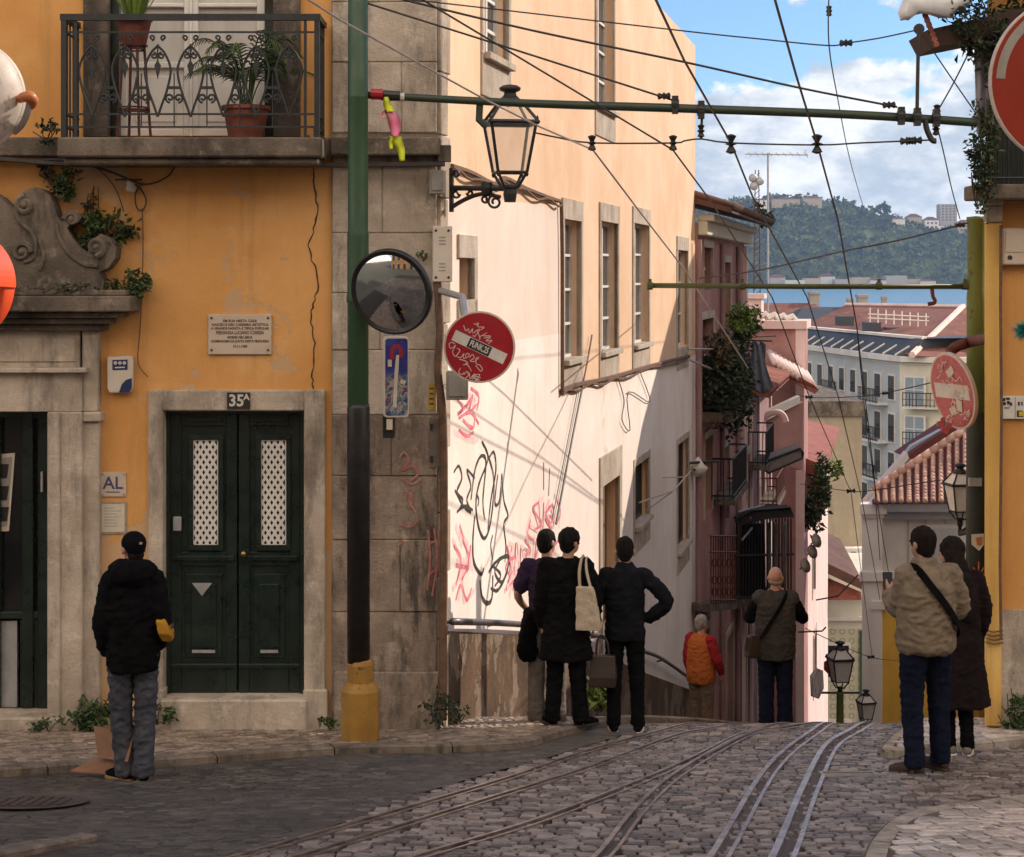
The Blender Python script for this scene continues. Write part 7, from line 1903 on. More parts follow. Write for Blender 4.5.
# second house: mauve, set lower
o2 = .20; ua, ub_ = u1+.02, WP(772, 400, o2)[0]
H2 = [wr2(747, 751, 455, 500, o2), wr2(760, 764, 470, 560, o2), wr2(746, 752, 655, 780, o2), wr2(760, 766, 650, 780, o2)]
p2 = row('mauve_house', 'narrow mauve house with washing frames and dark awnings below the overgrown balcony', ua, ub_, o2, -3.2, 'pink2', H2)
m = MB(MW); m.prism([(ua, o2+.5, -3.2), (ua, o2+.5, -3.05), (ua, -3, -2.1), (ua, -3, -2.3)], (ub_-ua+.3, 0, 0)); rf = m.build('roof', M['roof'], p2)
m = MB(MW)
for i in range(40):
    u = ua+.1+i*.32
    if u < ub_+.3: m.tube([(u, o2+.55, -3.05), (u, -3, -2.05)], .10, 6)
m.build('tile_roll', M['roof'], rf, smooth=True)
m = MB(MW)
for x in (742, 750, 757, 769): u = WP(x, 500, o2)[0]; m.box(u, u+.22, o2, o2+.07, -20, -3.3)
m.build('pilaster_strip', M['palepink'], p2)
# laundry hung from a pole
t = thing('washing_line', 'pole and line holding the laundry in front of the pink gable', 'washing line', P(752, 336, 42.5))
m = MB(); m.tube([P(733, 340, 42.2), P(772, 341, 43)], .02, 5); m.tube([P(738, 338, 42.2), P(776, 336, 43.2)], .012, 4); m.build('pole', M['wire'], t)
GL = 'laundry hanging down the street'
def hang(label, pts, d, mat, name='laundry', th=.08):
    c = P(sum(p[0] for p in pts)/len(pts), max(p[1] for p in pts), d); t = thing(name, label, 'laundry', c, GL)
    x0, x1 = min(p[0] for p in pts), max(p[0] for p in pts); y0, y1 = min(p[1] for p in pts), max(p[1] for p in pts)
    m = MB(); rings = []; n = len(pts)
    def edge(y):
        xs = []
        for i in range(n):
            a, b = pts[i], pts[(i+1) % n]
            if (a[1]-y)*(b[1]-y) <= 0 and a[1] != b[1]: xs.append(a[0]+(b[0]-a[0])*(y-a[1])/(b[1]-a[1]))
        return (min(xs), max(xs)) if xs else (x0, x1)
    for j in range(13):
        y = y0+(y1-y0)*(.01+.98*j/12); l, r = edge(y); ring = []
        for i in range(13):
            e = i/12; ring.append(P(l+(r-l)*e, y, d+th*math.sin(e*15+j*.12)*(.3+.7*j/12)))
        ring += [q+Vector((0, .03, 0)) for q in reversed(ring)]; rings.append(ring)
    m.loft(rings); m.build('cloth', M[mat], t, smooth=True); return t
hang('dark blue garment at the left of the hanging laundry', [(740, 342), (750, 341), (748, 362), (746, 379), (739, 372)], 42.3, 'bluecloth')
hang('grey blue trousers hanging in the middle of the laundry', [(752, 341), (760, 342), (768, 372), (774, 388), (764, 394), (752, 392), (749, 378)], 42.5, 'bluegrey_cloth')
hang('small blue garment at the right of the hanging laundry', [(760, 341), (766, 344), (765, 362), (760, 358)], 42.8, 'bluecloth')
hang('grey and white striped shirt hanging low before the sunlit house end', [(810, 676), (816, 668), (823, 670), (824, 688), (819, 699), (811, 697)], 42, 'whitecloth')
hang('small red cloth hanging beside the lantern at the foot of the street', [(824, 662), (830, 659), (832, 668), (828, 674), (824, 670)], 47, 'redcloth')
# third: pink gable facing up the street, fourth: house with the sunlit end
o3 = 1.05; ug0 = (57-16)*1.023; ug1 = ug0+2.6
p3 = row('pink_gable_house', 'pink gabled house facing up the street behind the laundry', ug0, ug1, o3, -1.7, 'pink')
m = MB(MW); m.box(ug0-.12, ug1+.1, -7, o3+.1, -1.7, -1.45); m.build('coping', M['palepink'], p3)
m = MB(MW); m.box(ug0-.06, ug0, o3-.25, o3+.02, -20, -1.7); m.build('corner_strip', M['palepink'], p3)
m = MB(MW); m.box(ug0+.3, ug0+1.3, -1.3, -.3, -1.45, -.75); m.box(ug0+.2, ug0+1.4, -1.4, -.2, -.75, -.6); m.build('chimney', M['palepink'], p3)
m = MB()
for i in range(4): a = P(758+i*9, 318+i*.8, 57.6); m.tube([a, a+Vector((.25, .1, .12)), a+Vector((.4, .1, -.1))], .12, 7)
m.build('ridge_tile', M['offwhite'], p3)
# little tiled porch roof sticking out
m = MB(); m.prism([P(776, 364, 55.5), P(814, 385, 55.0), P(819, 390, 55.0), P(815, 394, 55.0), P(780, 376, 55.5)], (0, 1.4, .2)); pr = m.build('porch_roof', M['roof'], p3)
m = MB()
for i in range(9): a = P(776+i*4.6, 364+i*2.7, 55.2); m.tube([a, a+Vector((.02, 1.5, .3))], .11, 7)
m.build('tile_roll', M['palepink'], pr, smooth=True)
m = MB(); m.prism([P(740, 424, 52), P(800, 396, 53), P(800, 403, 53), P(742, 433, 52)], (0, .5, 0)); m.build('sloping_band', M['offwhite'], p3)
m = MB(); m.prism([P(742, 432, 52.2), P(803, 402, 53.2), P(803, 470, 53.2), P(775, 470, 52.8), P(742, 450, 52.2)], (0, .4, 0)); m.build('lower_gable', M['pink'], p3)
m = MB(); q = [P(758, 428, 51.9), P(766, 416, 52), P(776, 412, 52), P(783, 415, 52), P(786, 422, 52)]; m.tube(catmull(q, 4), .09, 6); m.build('arched_moulding', M['palepink'], p3)
o4 = 1.05; uh1 = (76-16)*1.023
p4 = row('sunlit_end_house', 'pale pink house whose long side wall catches the sun at the foot of the street', ug1+.02, uh1, o4, -6.6, 'palepink', [wr2(812, 815, 560, 600, o4), wr2(813, 816, 640, 700, o4)], zb=-24)
m = MB(MW); m.prism([(ug1, o4+.5, -6.6), (ug1, o4+.5, -6.4), (ug1, -3, -5.4), (ug1, -3, -5.7)], (uh1-ug1, 0, 0)); m.build('roof', M['roof'], p4)
# awnings, canopies and hanging gear on the mauve house
def canopy(name, label, pts, d, ext, mat, ribs=0, cat='awning'):
    c = P(pts[0][0], max(p[1] for p in pts), d); t = thing(name, label, cat, c)
    m = MB(); m.prism([P(x, y, d) for x, y in pts], ext); m.build('cover', M[mat], t, bevel=.02)
    m = MB(); q = [P(x, y, d)+Vector((0, -.04, 0)) for x, y in pts]; m.tube(q+q[:1], .03, 5); m.build('frame', M['iron'], t)
    return t
canopy('awning', 'grey fabric awning box projecting above the shaded pink wall', [(762, 468), (768, 460), (800, 448), (803, 453), (802, 458), (768, 473)], 47, (0, .8, .05), 'awning')
canopy('awning', 'dark awning over the black railed balcony', [(735, 520), (752, 510), (790, 507), (793, 514), (760, 519), (740, 525)], 43, (0, .5, 0), 'awning_dark')
t = thing('black_balcony', 'black iron balcony crowded with dark cloths and rods on the mauve house', 'balcony', P(762, 606, 43.5))
m = MB()
for x in range(737, 793, 3): m.tube([P(x, 518, 43.2+(x-737)*.03), P(x, 600, 43.2+(x-737)*.03)], .022, 5)
for y in (518, 556, 598): m.tube([P(735, y, 43.1), P(793, y-2, 44.9)], .035, 6)
m.build('railing', M['iron'], t)
m = MB(); m.prism([P(733, 600, 43.0), P(795, 597, 44.9), P(795, 604, 44.9), P(733, 608, 43.0)], (-.4, 1.5, 0)); m.build('slab', M['stone_dark'], t)
m = MB(); m.prism([P(742, 524, 43.9), P(765, 524, 44.6), P(766, 596, 44.6), P(741, 598, 43.9)], (0, .15, 0)); m.build('dark_cloth', M['c_black'], t)
m = MB()
for (a, b) in (((738, 512), (764, 505)), ((750, 518), (770, 508)), ((772, 520), (788, 509)), ((742, 540), (752, 528))): m.tube([P(*a, 43.0), P(*b, 43.6)], .03, 5)
m.build('rod', M['galv'], t)
hang('long grey cloth hanging in the left of the black balcony', [(768, 522), (771, 522), (772, 592), (768, 592)], 43.6, 'awning')
hang('long pale cloth hanging in the middle of the black balcony', [(774, 522), (778, 522), (778, 590), (774, 590)], 43.8, 'awning')
hang('long grey strip hanging at the right of the black balcony', [(782, 522), (787, 521), (786, 588), (782, 588)], 44.0, 'awning')
# iron balcony on the pink house, low left
t = thing('iron_balcony', 'small reddish iron balcony low on the pink house left of the black balcony', 'balcony', P(722, 612, 36))
m = MB()
for i in range(11): x = 711+i*2.4; m.tube([P(x, 536, 35.5+i*.25), P(x, 604, 35.5+i*.25)], .014, 4)
for y in (536, 552, 600): m.tube([P(710, y, 35.4), P(736, y, 38.1)], .022, 5)
for i in range(5):
    for y in (563, 580, 592):
        q = [P(714+i*4.8+2.0*math.cos(a*.785), y+4*math.sin(a*.785), 36+i*.5) for a in range(9)]; m.tube(q, .012, 4)
m.build('railing', M['rust'], t)
m = MB(); m.prism([P(708, 604, 35.3), P(737, 602, 38.2), P(737, 609, 38.2), P(708, 612, 35.3)], (-.6, .3, 0)); m.build('slab', M['stone_dark'], t)
# planted balcony at the foot of the street
t = thing('planted_balcony', 'small brick coloured balcony with trailing green plants near the sunlit house end', 'balcony', P(812, 520, 58))
m = MB(); m.prism([P(797, 455, 58), P(826, 466, 58), P(827, 480, 58), P(797, 470, 58)], (0, 1.5, 0)); m.build('tiled_top', M['roof'], t)
m = MB(); m.prism([P(797, 470, 58.1), P(822, 479, 58.1), P(822, 520, 58.1), P(797, 528, 58.1)], (0, 1.4, 0)); m.build('parapet', M['pink'], t)
def ppl(label, x, y, rad, n, mat): return weed(label, 0, 0, 0, rad, n, .2, mat, at=P(x, y, 57.6), name='balcony_plant', group='plants on the small brick balcony')
ppl('dark bush trailing down the front of the brick coloured balcony', 810, 508, (.55, .4, .75), 500, 'leaf_dark')
ppl('green plant spilling from the right corner of the brick coloured balcony', 824, 487, (.30, .4, .95), 420, 'leaf')
ppl('thin pale shoots standing above the brick coloured balcony corner', 833, 462, (.28, .3, .5), 60, 'leaf_lime')
# small iron balconies stepping down the row
for lb_, x0_, x1_, yt_, yb_, of_, d_, mt_ in (('upper small iron balcony on the pink house under the overgrown one', 712, 727, 452, 505, .05, .5, 'iron'),
        ('small iron balcony high on the mauve house beside the grey awning', 748, 757, 432, 470, .2, .5, 'iron'), ('rusty balcony at the end of the mauve house above the dark one', 758, 767, 478, 508, .2, .55, 'rust')):
    a_, z1_ = WP(x0_, yt_, of_); _, z0_ = WP(x0_, yb_, of_); b_, _ = WP(x1_, yt_, of_)
    t = thing('iron_balcony', lb_, 'balcony', MW @ Vector(((a_+b_)/2, of_, z0_)))
    m = MB(MW); m.box(a_, b_, of_, of_+d_, z0_, z0_+.12); m.build('slab', M['stone_dark'], t)
    m = MB(MW); h_ = min(1.0, z1_-z0_)
    for z_ in (z0_+.2, z0_+h_): m.tube([(a_, of_, z_), (a_, of_+d_-.05, z_), (b_, of_+d_-.05, z_), (b_, of_, z_)], .022, 5)
    n_ = int((b_-a_)/.14)
    for i in range(n_+1): m.tube([(a_+(b_-a_)*i/n_, of_+d_-.05, z0_+.1), (a_+(b_-a_)*i/n_, of_+d_-.05, z0_+h_)], .011, 4)
    for i in range(4): m.tube([(a_, of_+d_*i/4, z0_+.1), (a_, of_+d_*i/4, z0_+h_)], .011, 4)
    m.build('railing', M[mt_], t)
# roof aerials, mast
t = thing('aerial', 'television aerial on a tall thin mast before the hill', 'aerial', P(768, 300, 62))
m = MB(); m.tube([P(768, 318, 62), P(768, 153, 62)], .035, 6); m.build('mast', M['galv'], t)
m = MB(); m.tube([P(745, 154, 62), P(808, 155, 62)], .02, 5)
for x in range(748, 806, 7): m.tube([P(x, 152.5, 61.6), P(x+3, 156, 62.6)], .012, 4)
m.tube([P(805, 149, 62), P(808, 158, 62)], .015, 4); m.build('antenna_boom', M['galv'], t)
t = thing('aerial', 'short rusty lattice mast with small dishes left of the tall aerial', 'aerial', P(757, 300, 66))
m = MB()
for dx in (-.12, .12): m.tube([P(757, 300, 66)+Vector((dx, 0, 0)), P(757, 170, 66)+Vector((dx*.5, 0, 0))], .018, 5)
for i in range(22): y = 296-i*5.6; m.tube([P(757, y, 66)+Vector((-.11, 0, 0)), P(757, y-5.6, 66)+Vector((.11, 0, 0))], .011, 4)
m.build('mast', M['rust'], t)
m = MB()
for x, y in ((753, 178), (754, 186), (760, 181)): m.lathe([(.16, 0), (.12, .06), (0, .08)], P(x, y, 65.8), 10, axis=(0, -1, 0))
m.build('dish', M['galv'], t)
t = thing('wall_lamp', 'pale wall bracket lamp on the pink house above the iron balcony', 'wall lamp', P(700, 476, 35.5))
m = MB(); m.tube([P(689, 463, 35), P(718, 461, 36)], .03, 6); m.tube([P(694, 470, 35.2), P(706, 463, 35.6)], .02, 5); m.build('bracket', M['iron'], t)
m = MB(); m.lathe([(.02, .2), (.12, .05), (.20, -.02), (.10, -.16), (.03, -.2)], P(698, 467, 35.4), 12); m.build('shade', M['signwhite'], t, smooth=True)
for i, (x, y) in enumerate(((815, 541), (811, 552), (804, 566))):
    t = thing('satellite_dish', ['topmost', 'middle', 'lowest'][i]+' of three round pale dishes on the shaded house near the sunlit end', 'satellite dish', P(x, y, 46.5), 'satellite dishes down the street')
    m = MB(); m.lathe([(.19, .06), (.17, .03), (.11, .0), (0, -.02), (.0, -.03), (.11, -.01), (.17, .02)], P(x, y, 46.5), 20, axis=(.6, -.6, .3)); m.build('dish', M['stone_pale'], t, smooth=True)
    m = MB(); m.tube([P(x, y, 46.5), P(x-4, y+3, 46.9)], .02, 5); m.build('arm', M['galv'], t)
# cables over the street wall lower down
for i, (pts, lb) in enumerate(([((816, 600, 46), (838, 596, 46), (858, 575, 47)), 'thin washing rod sticking out below the three dishes'], [((798, 632, 41), (822, 631, 41), (826, 627, 41)), 'lower washing rod beside the striped shirt'])):
    m = MB(); m.tube([P(*q) for q in pts], .02, 5); m.build('washing_rod', M['iron'], label=lb, cat='washing rod')
# ------------------------------------------------------------------ far bank, city below
rng = random.Random(5)
DH = 3500.0
def hp(x, y, d=DH): return P(x, y, d)
ridge = [(420, 222), (560, 214), (640, 210), (700, 206), (735, 203), (760, 202), (778, 199), (822, 200), (850, 207), (880, 215), (905, 222), (940, 228), (967, 233), (1010, 238), (1100, 245), (1300, 252)]
def ridge_y(x):
    for (a, b), (c, d) in zip(ridge, ridge[1:]):
        if a <= x <= c: return b+(d-b)*(x-a)/(c-a)
    return ridge[-1][1]
nx, ny = 420, 70
rows = []
for j in range(ny+1):
    v = j/ny; row = []
    for i in range(nx+1):
        x = 420+880*i/nx; top = hp(x, ridge_y(x)).z
        base = -24.0
        prof = (v/.62) if v < .62 else 1.0
        prof = prof**.72 if prof < 1 else 1-.06*((v-.62)/.38)
        d = DH-260*(1-v)+ (v*260)
        X = (x-CX)/FOC*DH
        nz = noise.fractal(Vector((X*.011, d*.011, 1.5)), .8, 2.1, 4)
        gully = noise.noise(Vector((X*.004, d*.001, 7)))*26*(1-v)
        z = base+(top-base)*prof
        cl = noise.noise(Vector((X*.045, d*.045, z*.045)))*6+abs(noise.noise(Vector((X*.1, d*.1, z*.1))))*7
        row.append((X, d+gully+nz*22, z+nz*7*min(1, v*3)+cl*min(1, v*4)*(1 if v < .9 else .7)))
    rows.append(row)
mb = MB(); mb.loft(rows, cap=False, closed=False)
k = NT('wooded_hillside')
f = k.noise(.016, 9, .72, off=(3, 1, 2)); f2 = k.noise(.055, 8, .75)
col = k.mix(k.step(f, .36, .62), (.030, .050, .020), (.085, .115, .035))
col = k.mix(k.math('MULTIPLY', k.step(f2, .5, .72), .7), col, (.15, .165, .06))
col = k.mix(k.step(k.noise(.009, 8, .7, (1, 1, 2.4), off=(40, 2, 8)), .63, .70), col, (.24, .20, .16))
k.color(col); k.rough(.95); k.b.inputs['Specular IOR Level'].default_value = .1
k.bump(f2, .8, 8)
mb.build('hillside', k.m, smooth=True, kind='structure')
# tree crowns standing out of the slope so the skyline is uneven
tr = MB()
for _ in range(1500):
    x = rng.uniform(640, 1040); v = rng.random()**.8
    i = (x-420)/880*nx; jj = v*.66*ny
    p = Vector(rows[int(jj)][int(i)])
    r = rng.uniform(4, 9)
    leaves(tr, p+Vector((0, -3, r*.5)), (r*1.2, r, r*.9), 14, r*1.1, rng, shape=1.3)
k = NT('far_foliage'); ff = k.noise(.03, 6, .7); k.color(k.mix(k.step(ff, .4, .6), (.035, .058, .02), (.12, .145, .05))); k.rough(.95); k.b.inputs['Specular IOR Level'].default_value = .1
tr.build('hillside_wood', k.m, kind='stuff', recalc=False, label='mass of green trees covering the hill across the river', cat='wood')
# lone umbrella pine on the ridge
p = hp(884, 216, 3480); t = thing('pine_tree', 'dark flat topped pine standing alone on the far ridge', 'tree', p)
mb = MB(); mb.tube([p+Vector((0, 0, -6)), p+Vector((1, 0, 10)), p+Vector((0, 0, 16))], [1.4, 1.1, .8], 6); mb.build('trunk', M['stem'], t)
mb = MB(); leaves(mb, p+Vector((0, 0, 18)), (14, 9, 5), 260, 5, rng, shape=1.2); leaves(mb, p+Vector((2, 0, 10)), (10, 7, 4), 120, 5, rng, shape=1.2); mb.build('crown', M['leaf_dark'], t, recalc=False)
# buildings on the ridge and the far shore
def far_block(x0, x1, y0, y1, d, wm, label, roofm=None, rows_=0, cols=0, group=None, depth=30, name='distant_building'):
    a, b = hp(x0, y1, d), hp(x1, y0, d)
    t = thing(name, label, 'building', ((a.x+b.x)/2, d+depth/2, a.z), group)
    m = MB(); m.box(a.x, b.x, d, d+depth, a.z-8, b.z); m.build('wall', wm, t)
    if roofm:
        h = (b.z-a.z)*.35; m = MB()
        m.prism([(a.x-1, d-1, b.z), (b.x+1, d-1, b.z), ((a.x+b.x)/2+(b.x-a.x)*.2, d+depth/2, b.z+h), ((a.x+b.x)/2-(b.x-a.x)*.2, d+depth/2, b.z+h)], (0, .1, 0))
        m.add([(a.x-1, d-1, b.z), (b.x+1, d-1, b.z), (b.x+1, d+depth, b.z), (a.x-1, d+depth, b.z), (a.x+(b.x-a.x)*.3, d+depth/2, b.z+h), (b.x-(b.x-a.x)*.3, d+depth/2, b.z+h)], [[0, 1, 5, 4], [1, 2, 5], [2, 3, 4, 5], [3, 0, 4]])
        m.build('roof', roofm, t)
    if rows_:
        w = (b.x-a.x)/(cols*2+1); hh = (b.z-a.z)/(rows_*2+1)
        for r in range(rows_):
            for c in range(cols):
                m = MB(); m.box(a.x+w*(2*c+1), a.x+w*(2*c+2), d-.6, d+.4, a.z+hh*(2*r+1), a.z+hh*(2*r+2)); m.build('window', M['glass'], t)
    return t
far_block(940, 957, 204, 222, 3560, M['concrete'], 'pale grey tower block rising above the far ridge', rows_=6, cols=4)
GR = 'low houses on the far ridge'
far_block(772, 800, 199, 204, 3500, M['beige_wall'], 'long low brownish building on the crest of the far hill', M['roof_far'], group=GR)
far_block(803, 822, 198, 205, 3510, M['beige_wall'], 'shorter brownish building beside the long one on the hill crest', M['roof_far'], group=GR)
far_block(757, 769, 200, 205, 3490, M['offwhite'], 'small pale house at the left end of the hill crest', M['roof_far'], group=GR)
far_block(892, 905, 219, 225, 3500, M['offwhite'], 'small white house right of the lone pine', M['roof_far'], group=GR)
far_block(908, 922, 217, 227, 3530, M['beige_wall'], 'beige house with red roof between the pine and the tower', M['roof_far'], group=GR)
far_block(925, 939, 220, 230, 3520, M['offwhite'], 'white house just left of the pale tower', M['roof_far'], 2, 3, group=GR)
far_block(958, 975, 223, 233, 3520, M['beige_wall'], 'cream house just right of the pale tower', M['roof_far'], 2, 3, group=GR)
GS = 'sheds along the far shore'
sx = 770
names_ = ['grey', 'blue grey', 'brownish', 'pale blue grey', 'low grey', 'brownish', 'blue grey', 'grey', 'brownish', 'low blue grey']
mats_ = [M['concrete'], M['blockgrey'], M['beige_wall'], M['blockgrey'], M['concrete'], M['beige_wall'], M['blockgrey'], M['concrete'], M['beige_wall'], M['blockgrey']]
hs = [9, 6, 8, 10, 7, 9, 6, 11, 7, 5]
places = ['nearest the pink house', 'second from the pink house', 'third from the pink house', 'left of the shore centre', 'at the shore centre', 'right of the shore centre', 'under the steep wood', 'fourth from the right pole', 'third from the right pole', 'nearest the right pole']
for i in range(10):
    w = rng.uniform(12, 22)
    far_block(sx, sx+w, 285.5-hs[i]*.9, 286, 3190+rng.uniform(-30, 20), mats_[i], names_[i]+' waterside shed on the far shore, '+places[i], M['roof_far'] if i % 3 == 0 else None, group=GS)
    sx += w*.98
# ------------------------------------------------------------------ apartment block in the valley
D = 128.0
t = thing('apartment_block', 'long curved grey and cream apartment block with slate mansard below the hill', 'building', P(880, 600, D))
pts = [(738, 172), (803, 152), (838, 143), (872, 135), (900, 129.5), (925, 128), (950, 127.5), (990, 128), (1060, 130)]
F = [Vector(((x-CX)/FOC*d, d, 0)) for x, d in pts]
ztop = -5.88; zbot = -26
tot = [0.0]
for a, b in zip(F, F[1:]): tot.append(tot[-1]+(b-a).length)
def FA(s):
    for i in range(len(F)-1):
        if tot[i] <= s <= tot[i+1]:
            q = (s-tot[i])/(tot[i+1]-tot[i]); d = (F[i+1]-F[i]).normalized()
            return F[i].lerp(F[i+1], q), d, Vector((d.y, -d.x, 0))
    return F[-1], (F[-1]-F[-2]).normalized(), Vector((0, -1, 0))
scorner = tot[4]
def strip(m, s0, s1, z0, z1, o0, o1):
    n = max(1, int((s1-s0)/3)); rings = []
    for i in range(n+1):
        p, d, nn = FA(s0+(s1-s0)*i/n)
        rings.append([(p.x+nn.x*o, p.y+nn.y*o, z) for o, z in ((o0, z0), (o1, z0), (o1, z1), (o0, z1))])
    m.loft(rings); return m
strip(MB(), 0, scorner, zbot, ztop, -10, 0).build('grey_wall', M['blockgrey'], t)
strip(MB(), scorner, tot[-1], zbot, ztop, -10, 0.02).build('cream_wall', M['blockcream'], t)
strip(MB(), 0, tot[-1], ztop-.35, ztop+.05, -.3, .45).build('cornice', M['offwhite'], t)
strip(MB(), 0, tot[-1], ztop-.55, ztop-.45, -.3, .12).build('string_course', M['offwhite'], t)
# mansard with raised seams
m = MB(); n = 40; rings = []
for i in range(n+1):
    p, d, nn = FA((scorner+1)*i/n)
    rings.append([(p.x+nn.x*.1, p.y+nn.y*.1, ztop), (p.x-nn.x*1.5, p.y-nn.y*1.5, ztop+1.3), (p.x-nn.x*9, p.y-nn.y*9, ztop+1.35), (p.x-nn.x*9, p.y-nn.y*9, ztop)])
m.loft(rings); m.cur = 1
s = 4.0
while s < scorner:
    p, d, nn = FA(s); q, _, n2 = FA(s)
    m.tube([p+nn*.15+Vector((0, 0, ztop+.1)), p-nn*.75+d*.5+Vector((0, 0, ztop+.75))], .075, 4); s += 2.4
m.build('mansard_roof', [M['slate'], M['offwhite']], t)
strip(MB(), 0, scorner+1, ztop+1.25, ztop+1.45, -1.9, -1.3).build('roof_ledge', M['offwhite'], t)
# windows, french windows and balconies
fl = [ztop-1.45-2.8*i for i in range(6)]
s = 3.0; ci = 0
while s < tot[-1]-2:
    for r, z in enumerate(fl[:5]):
        cream = s > scorner
        p, d, nn = FA(s)
        w = .55 if not cream else .75
        h = 2.0 if (cream or r % 2 == 1) else 1.7
        fr = frame(Vector((p.x, p.y, 0)), d, nn)
        a = MB(fr); a.box(-w-.13, w+.13, .02, .10, z-h-.1, z+.13); wn = a.build('window', M['offwhite'], t)
        a = MB(fr); a.box(-w, w, .06, .13, z-h, z); a.build('pane', M['glass_curtained'] if cream else M['glass'], wn)
        if cream:
            a = MB(fr); a.box(-.03, .03, .13, .16, z-h, z); a.box(-w, w, .13, .16, z-.9, z-.84); a.build('glazing_bar', M['winframe'], wn)
    s += 2.75 if s < scorner else 4.4; ci += 1
def balcony(s0, s1, z):
    b = strip(MB(), s0, s1, z-.15, z, 0, .9).build('balcony', M['offwhite'], t)
    rl = MB()
    strip(rl, s0, s1, z+.95, z+1.02, .84, .9); strip(rl, s0, s1, z+.08, z+.13, .84, .9); strip(rl, s0, s1, z+.5, z+.54, .84, .9)
    n = int((s1-s0)/.28)
    for i in range(n+1):
        p, d, nn = FA(s0+(s1-s0)*i/n); c = p+nn*.87
        rl.box(c.x-.025, c.x+.025, c.y-.025, c.y+.025, z, z+1)
    rl.build('railing', M['iron'], b)
for r in (0, 1, 2, 3):
    z = fl[r]-2.05
    balcony(scorner-15, scorner-11.5, z); balcony(scorner-6.2, scorner-2.3, z)
    balcony(scorner+.8, scorner+11, z)
# red hipped roof over the right wing
A = lambda x, y, d: P(x, y, d)
m = MB()
e0, e1 = A(900, 368, 127.5), A(1060, 372, 129.5)
r0, r1 = A(866, 318, 142), A(985, 316, 146)
m.add([A(806, 324, 158), A(912, 356, 127.6), A(1060, 361, 129.5), A(963, 307, 146), A(846, 305, 160), A(1110, 318, 150)], [[0, 1, 4], [1, 3, 4], [1, 2, 3], [2, 5, 3]])
m.build('hip_roof', M['roof_far'], t)
m = MB(); m.tube([A(912, 355, 127.4), A(963, 306.5, 146)], .25, 6); m.tube([A(846, 304.5, 160), A(963, 306.5, 146)], .2, 6); m.build('ridge_tile', M['palepink'], t)
for x, y in ((845, 322), (872, 328), (893, 333)):
    m = MB(); a = A(x, y, 142); m.box(a.x-.6, a.x+.6, a.y-.6, a.y+1, a.z-.3, a.z+.45); m.build('dormer', M['slate'], t)
m = MB()
for i in range(8):
    a = A(870+i*8, 322+i*.8, 140); m.tube([a, a+Vector((0, 0, 1.1))], .05, 4)
m.tube([A(868, 314, 140), A(929, 317, 140)], .05, 4); m.tube([A(868, 318, 140), A(929, 321, 140)], .05, 4); m.build('roof_railing', M['offwhite'], t)
# roofs further down the slope
GF = 'red roofs further down the hill'
def gable(x0, x1, yr, ye, d, wm, rm, label, dep=14, ridge_in=.22, chim=(), group=GF, zdrop=14):
    a, b = P(x0, ye, d), P(x1, ye, d)
    rz = (HY-yr)/FOC*(d+dep/2)
    t = thing('city_house', label, 'house', ((a.x+b.x)/2, d+dep/2, a.z-zdrop), group)
    m = MB(); m.box(a.x+.3, b.x-.3, d+.3, d+dep-.3, a.z-zdrop, a.z-.05); m.build('wall', wm, t)
    L = b.x-a.x
    m = MB(); m.add([(a.x, d, a.z), (b.x, d, a.z), (b.x, d+dep, a.z), (a.x, d+dep, a.z), (a.x+L*ridge_in, d+dep/2, rz), (b.x-L*ridge_in, d+dep/2, rz)], [[0, 1, 5, 4], [1, 2, 5], [2, 3, 4, 5], [3, 0, 4], [0, 1, 2, 3]])
    rf = m.build('roof', rm, t)
    for cx, cw, ch in chim:
        c = P(cx, yr, d+dep/2); m = MB(); w = cw/FOC*d
        m.box(c.x-w, c.x+w, c.y-w, c.y+w, c.z-1.5, c.z+ch*d/FOC)
        m.box(c.x-w*1.2, c.x+w*1.2, c.y-w*1.2, c.y+w*1.2, c.z+ch*d/FOC, c.z+ch*d/FOC+.3)
        m.build('chimney', M['concrete'], rf)
    ww = L/14
    for i in range(6):
        x = a.x+ww*(1.4+2*i); m = MB(); m.box(x, x+ww*.8, d+.2, d+.32, a.z-3.0, a.z-1.2); m.build('window', M['glass'], t)
    return t
gable(690, 842, 303, 326, 215, M['offwhite'], M['roof_far'], 'long red roofed house behind the pink gable, nearest the river', 18, .1, [(814, 5, 9)])
gable(783, 905, 307, 338, 172, M['offwhite'], M['slate'], 'house with a dark slate roof left of the red hipped roof', 20, .30, [(850, 3, 6)])
gable(842, 910, 306, 322, 185, M['palepink'], M['roof_far'], 'small red roofed house with two chimneys above the mansard', 14, .2, [(862, 5, 9), (884, 2.5, 7)])
gable(955, 1090, 306, 330, 175, M['pink'], M['roof_far'], 'red roofed house partly behind the green pole', 16, .12, [(975, 4, 12)])
gable(560, 730, 300, 322, 240, M['palepink'], M['roof_far'], 'red roofed house far left behind the peach building', 16, .12)
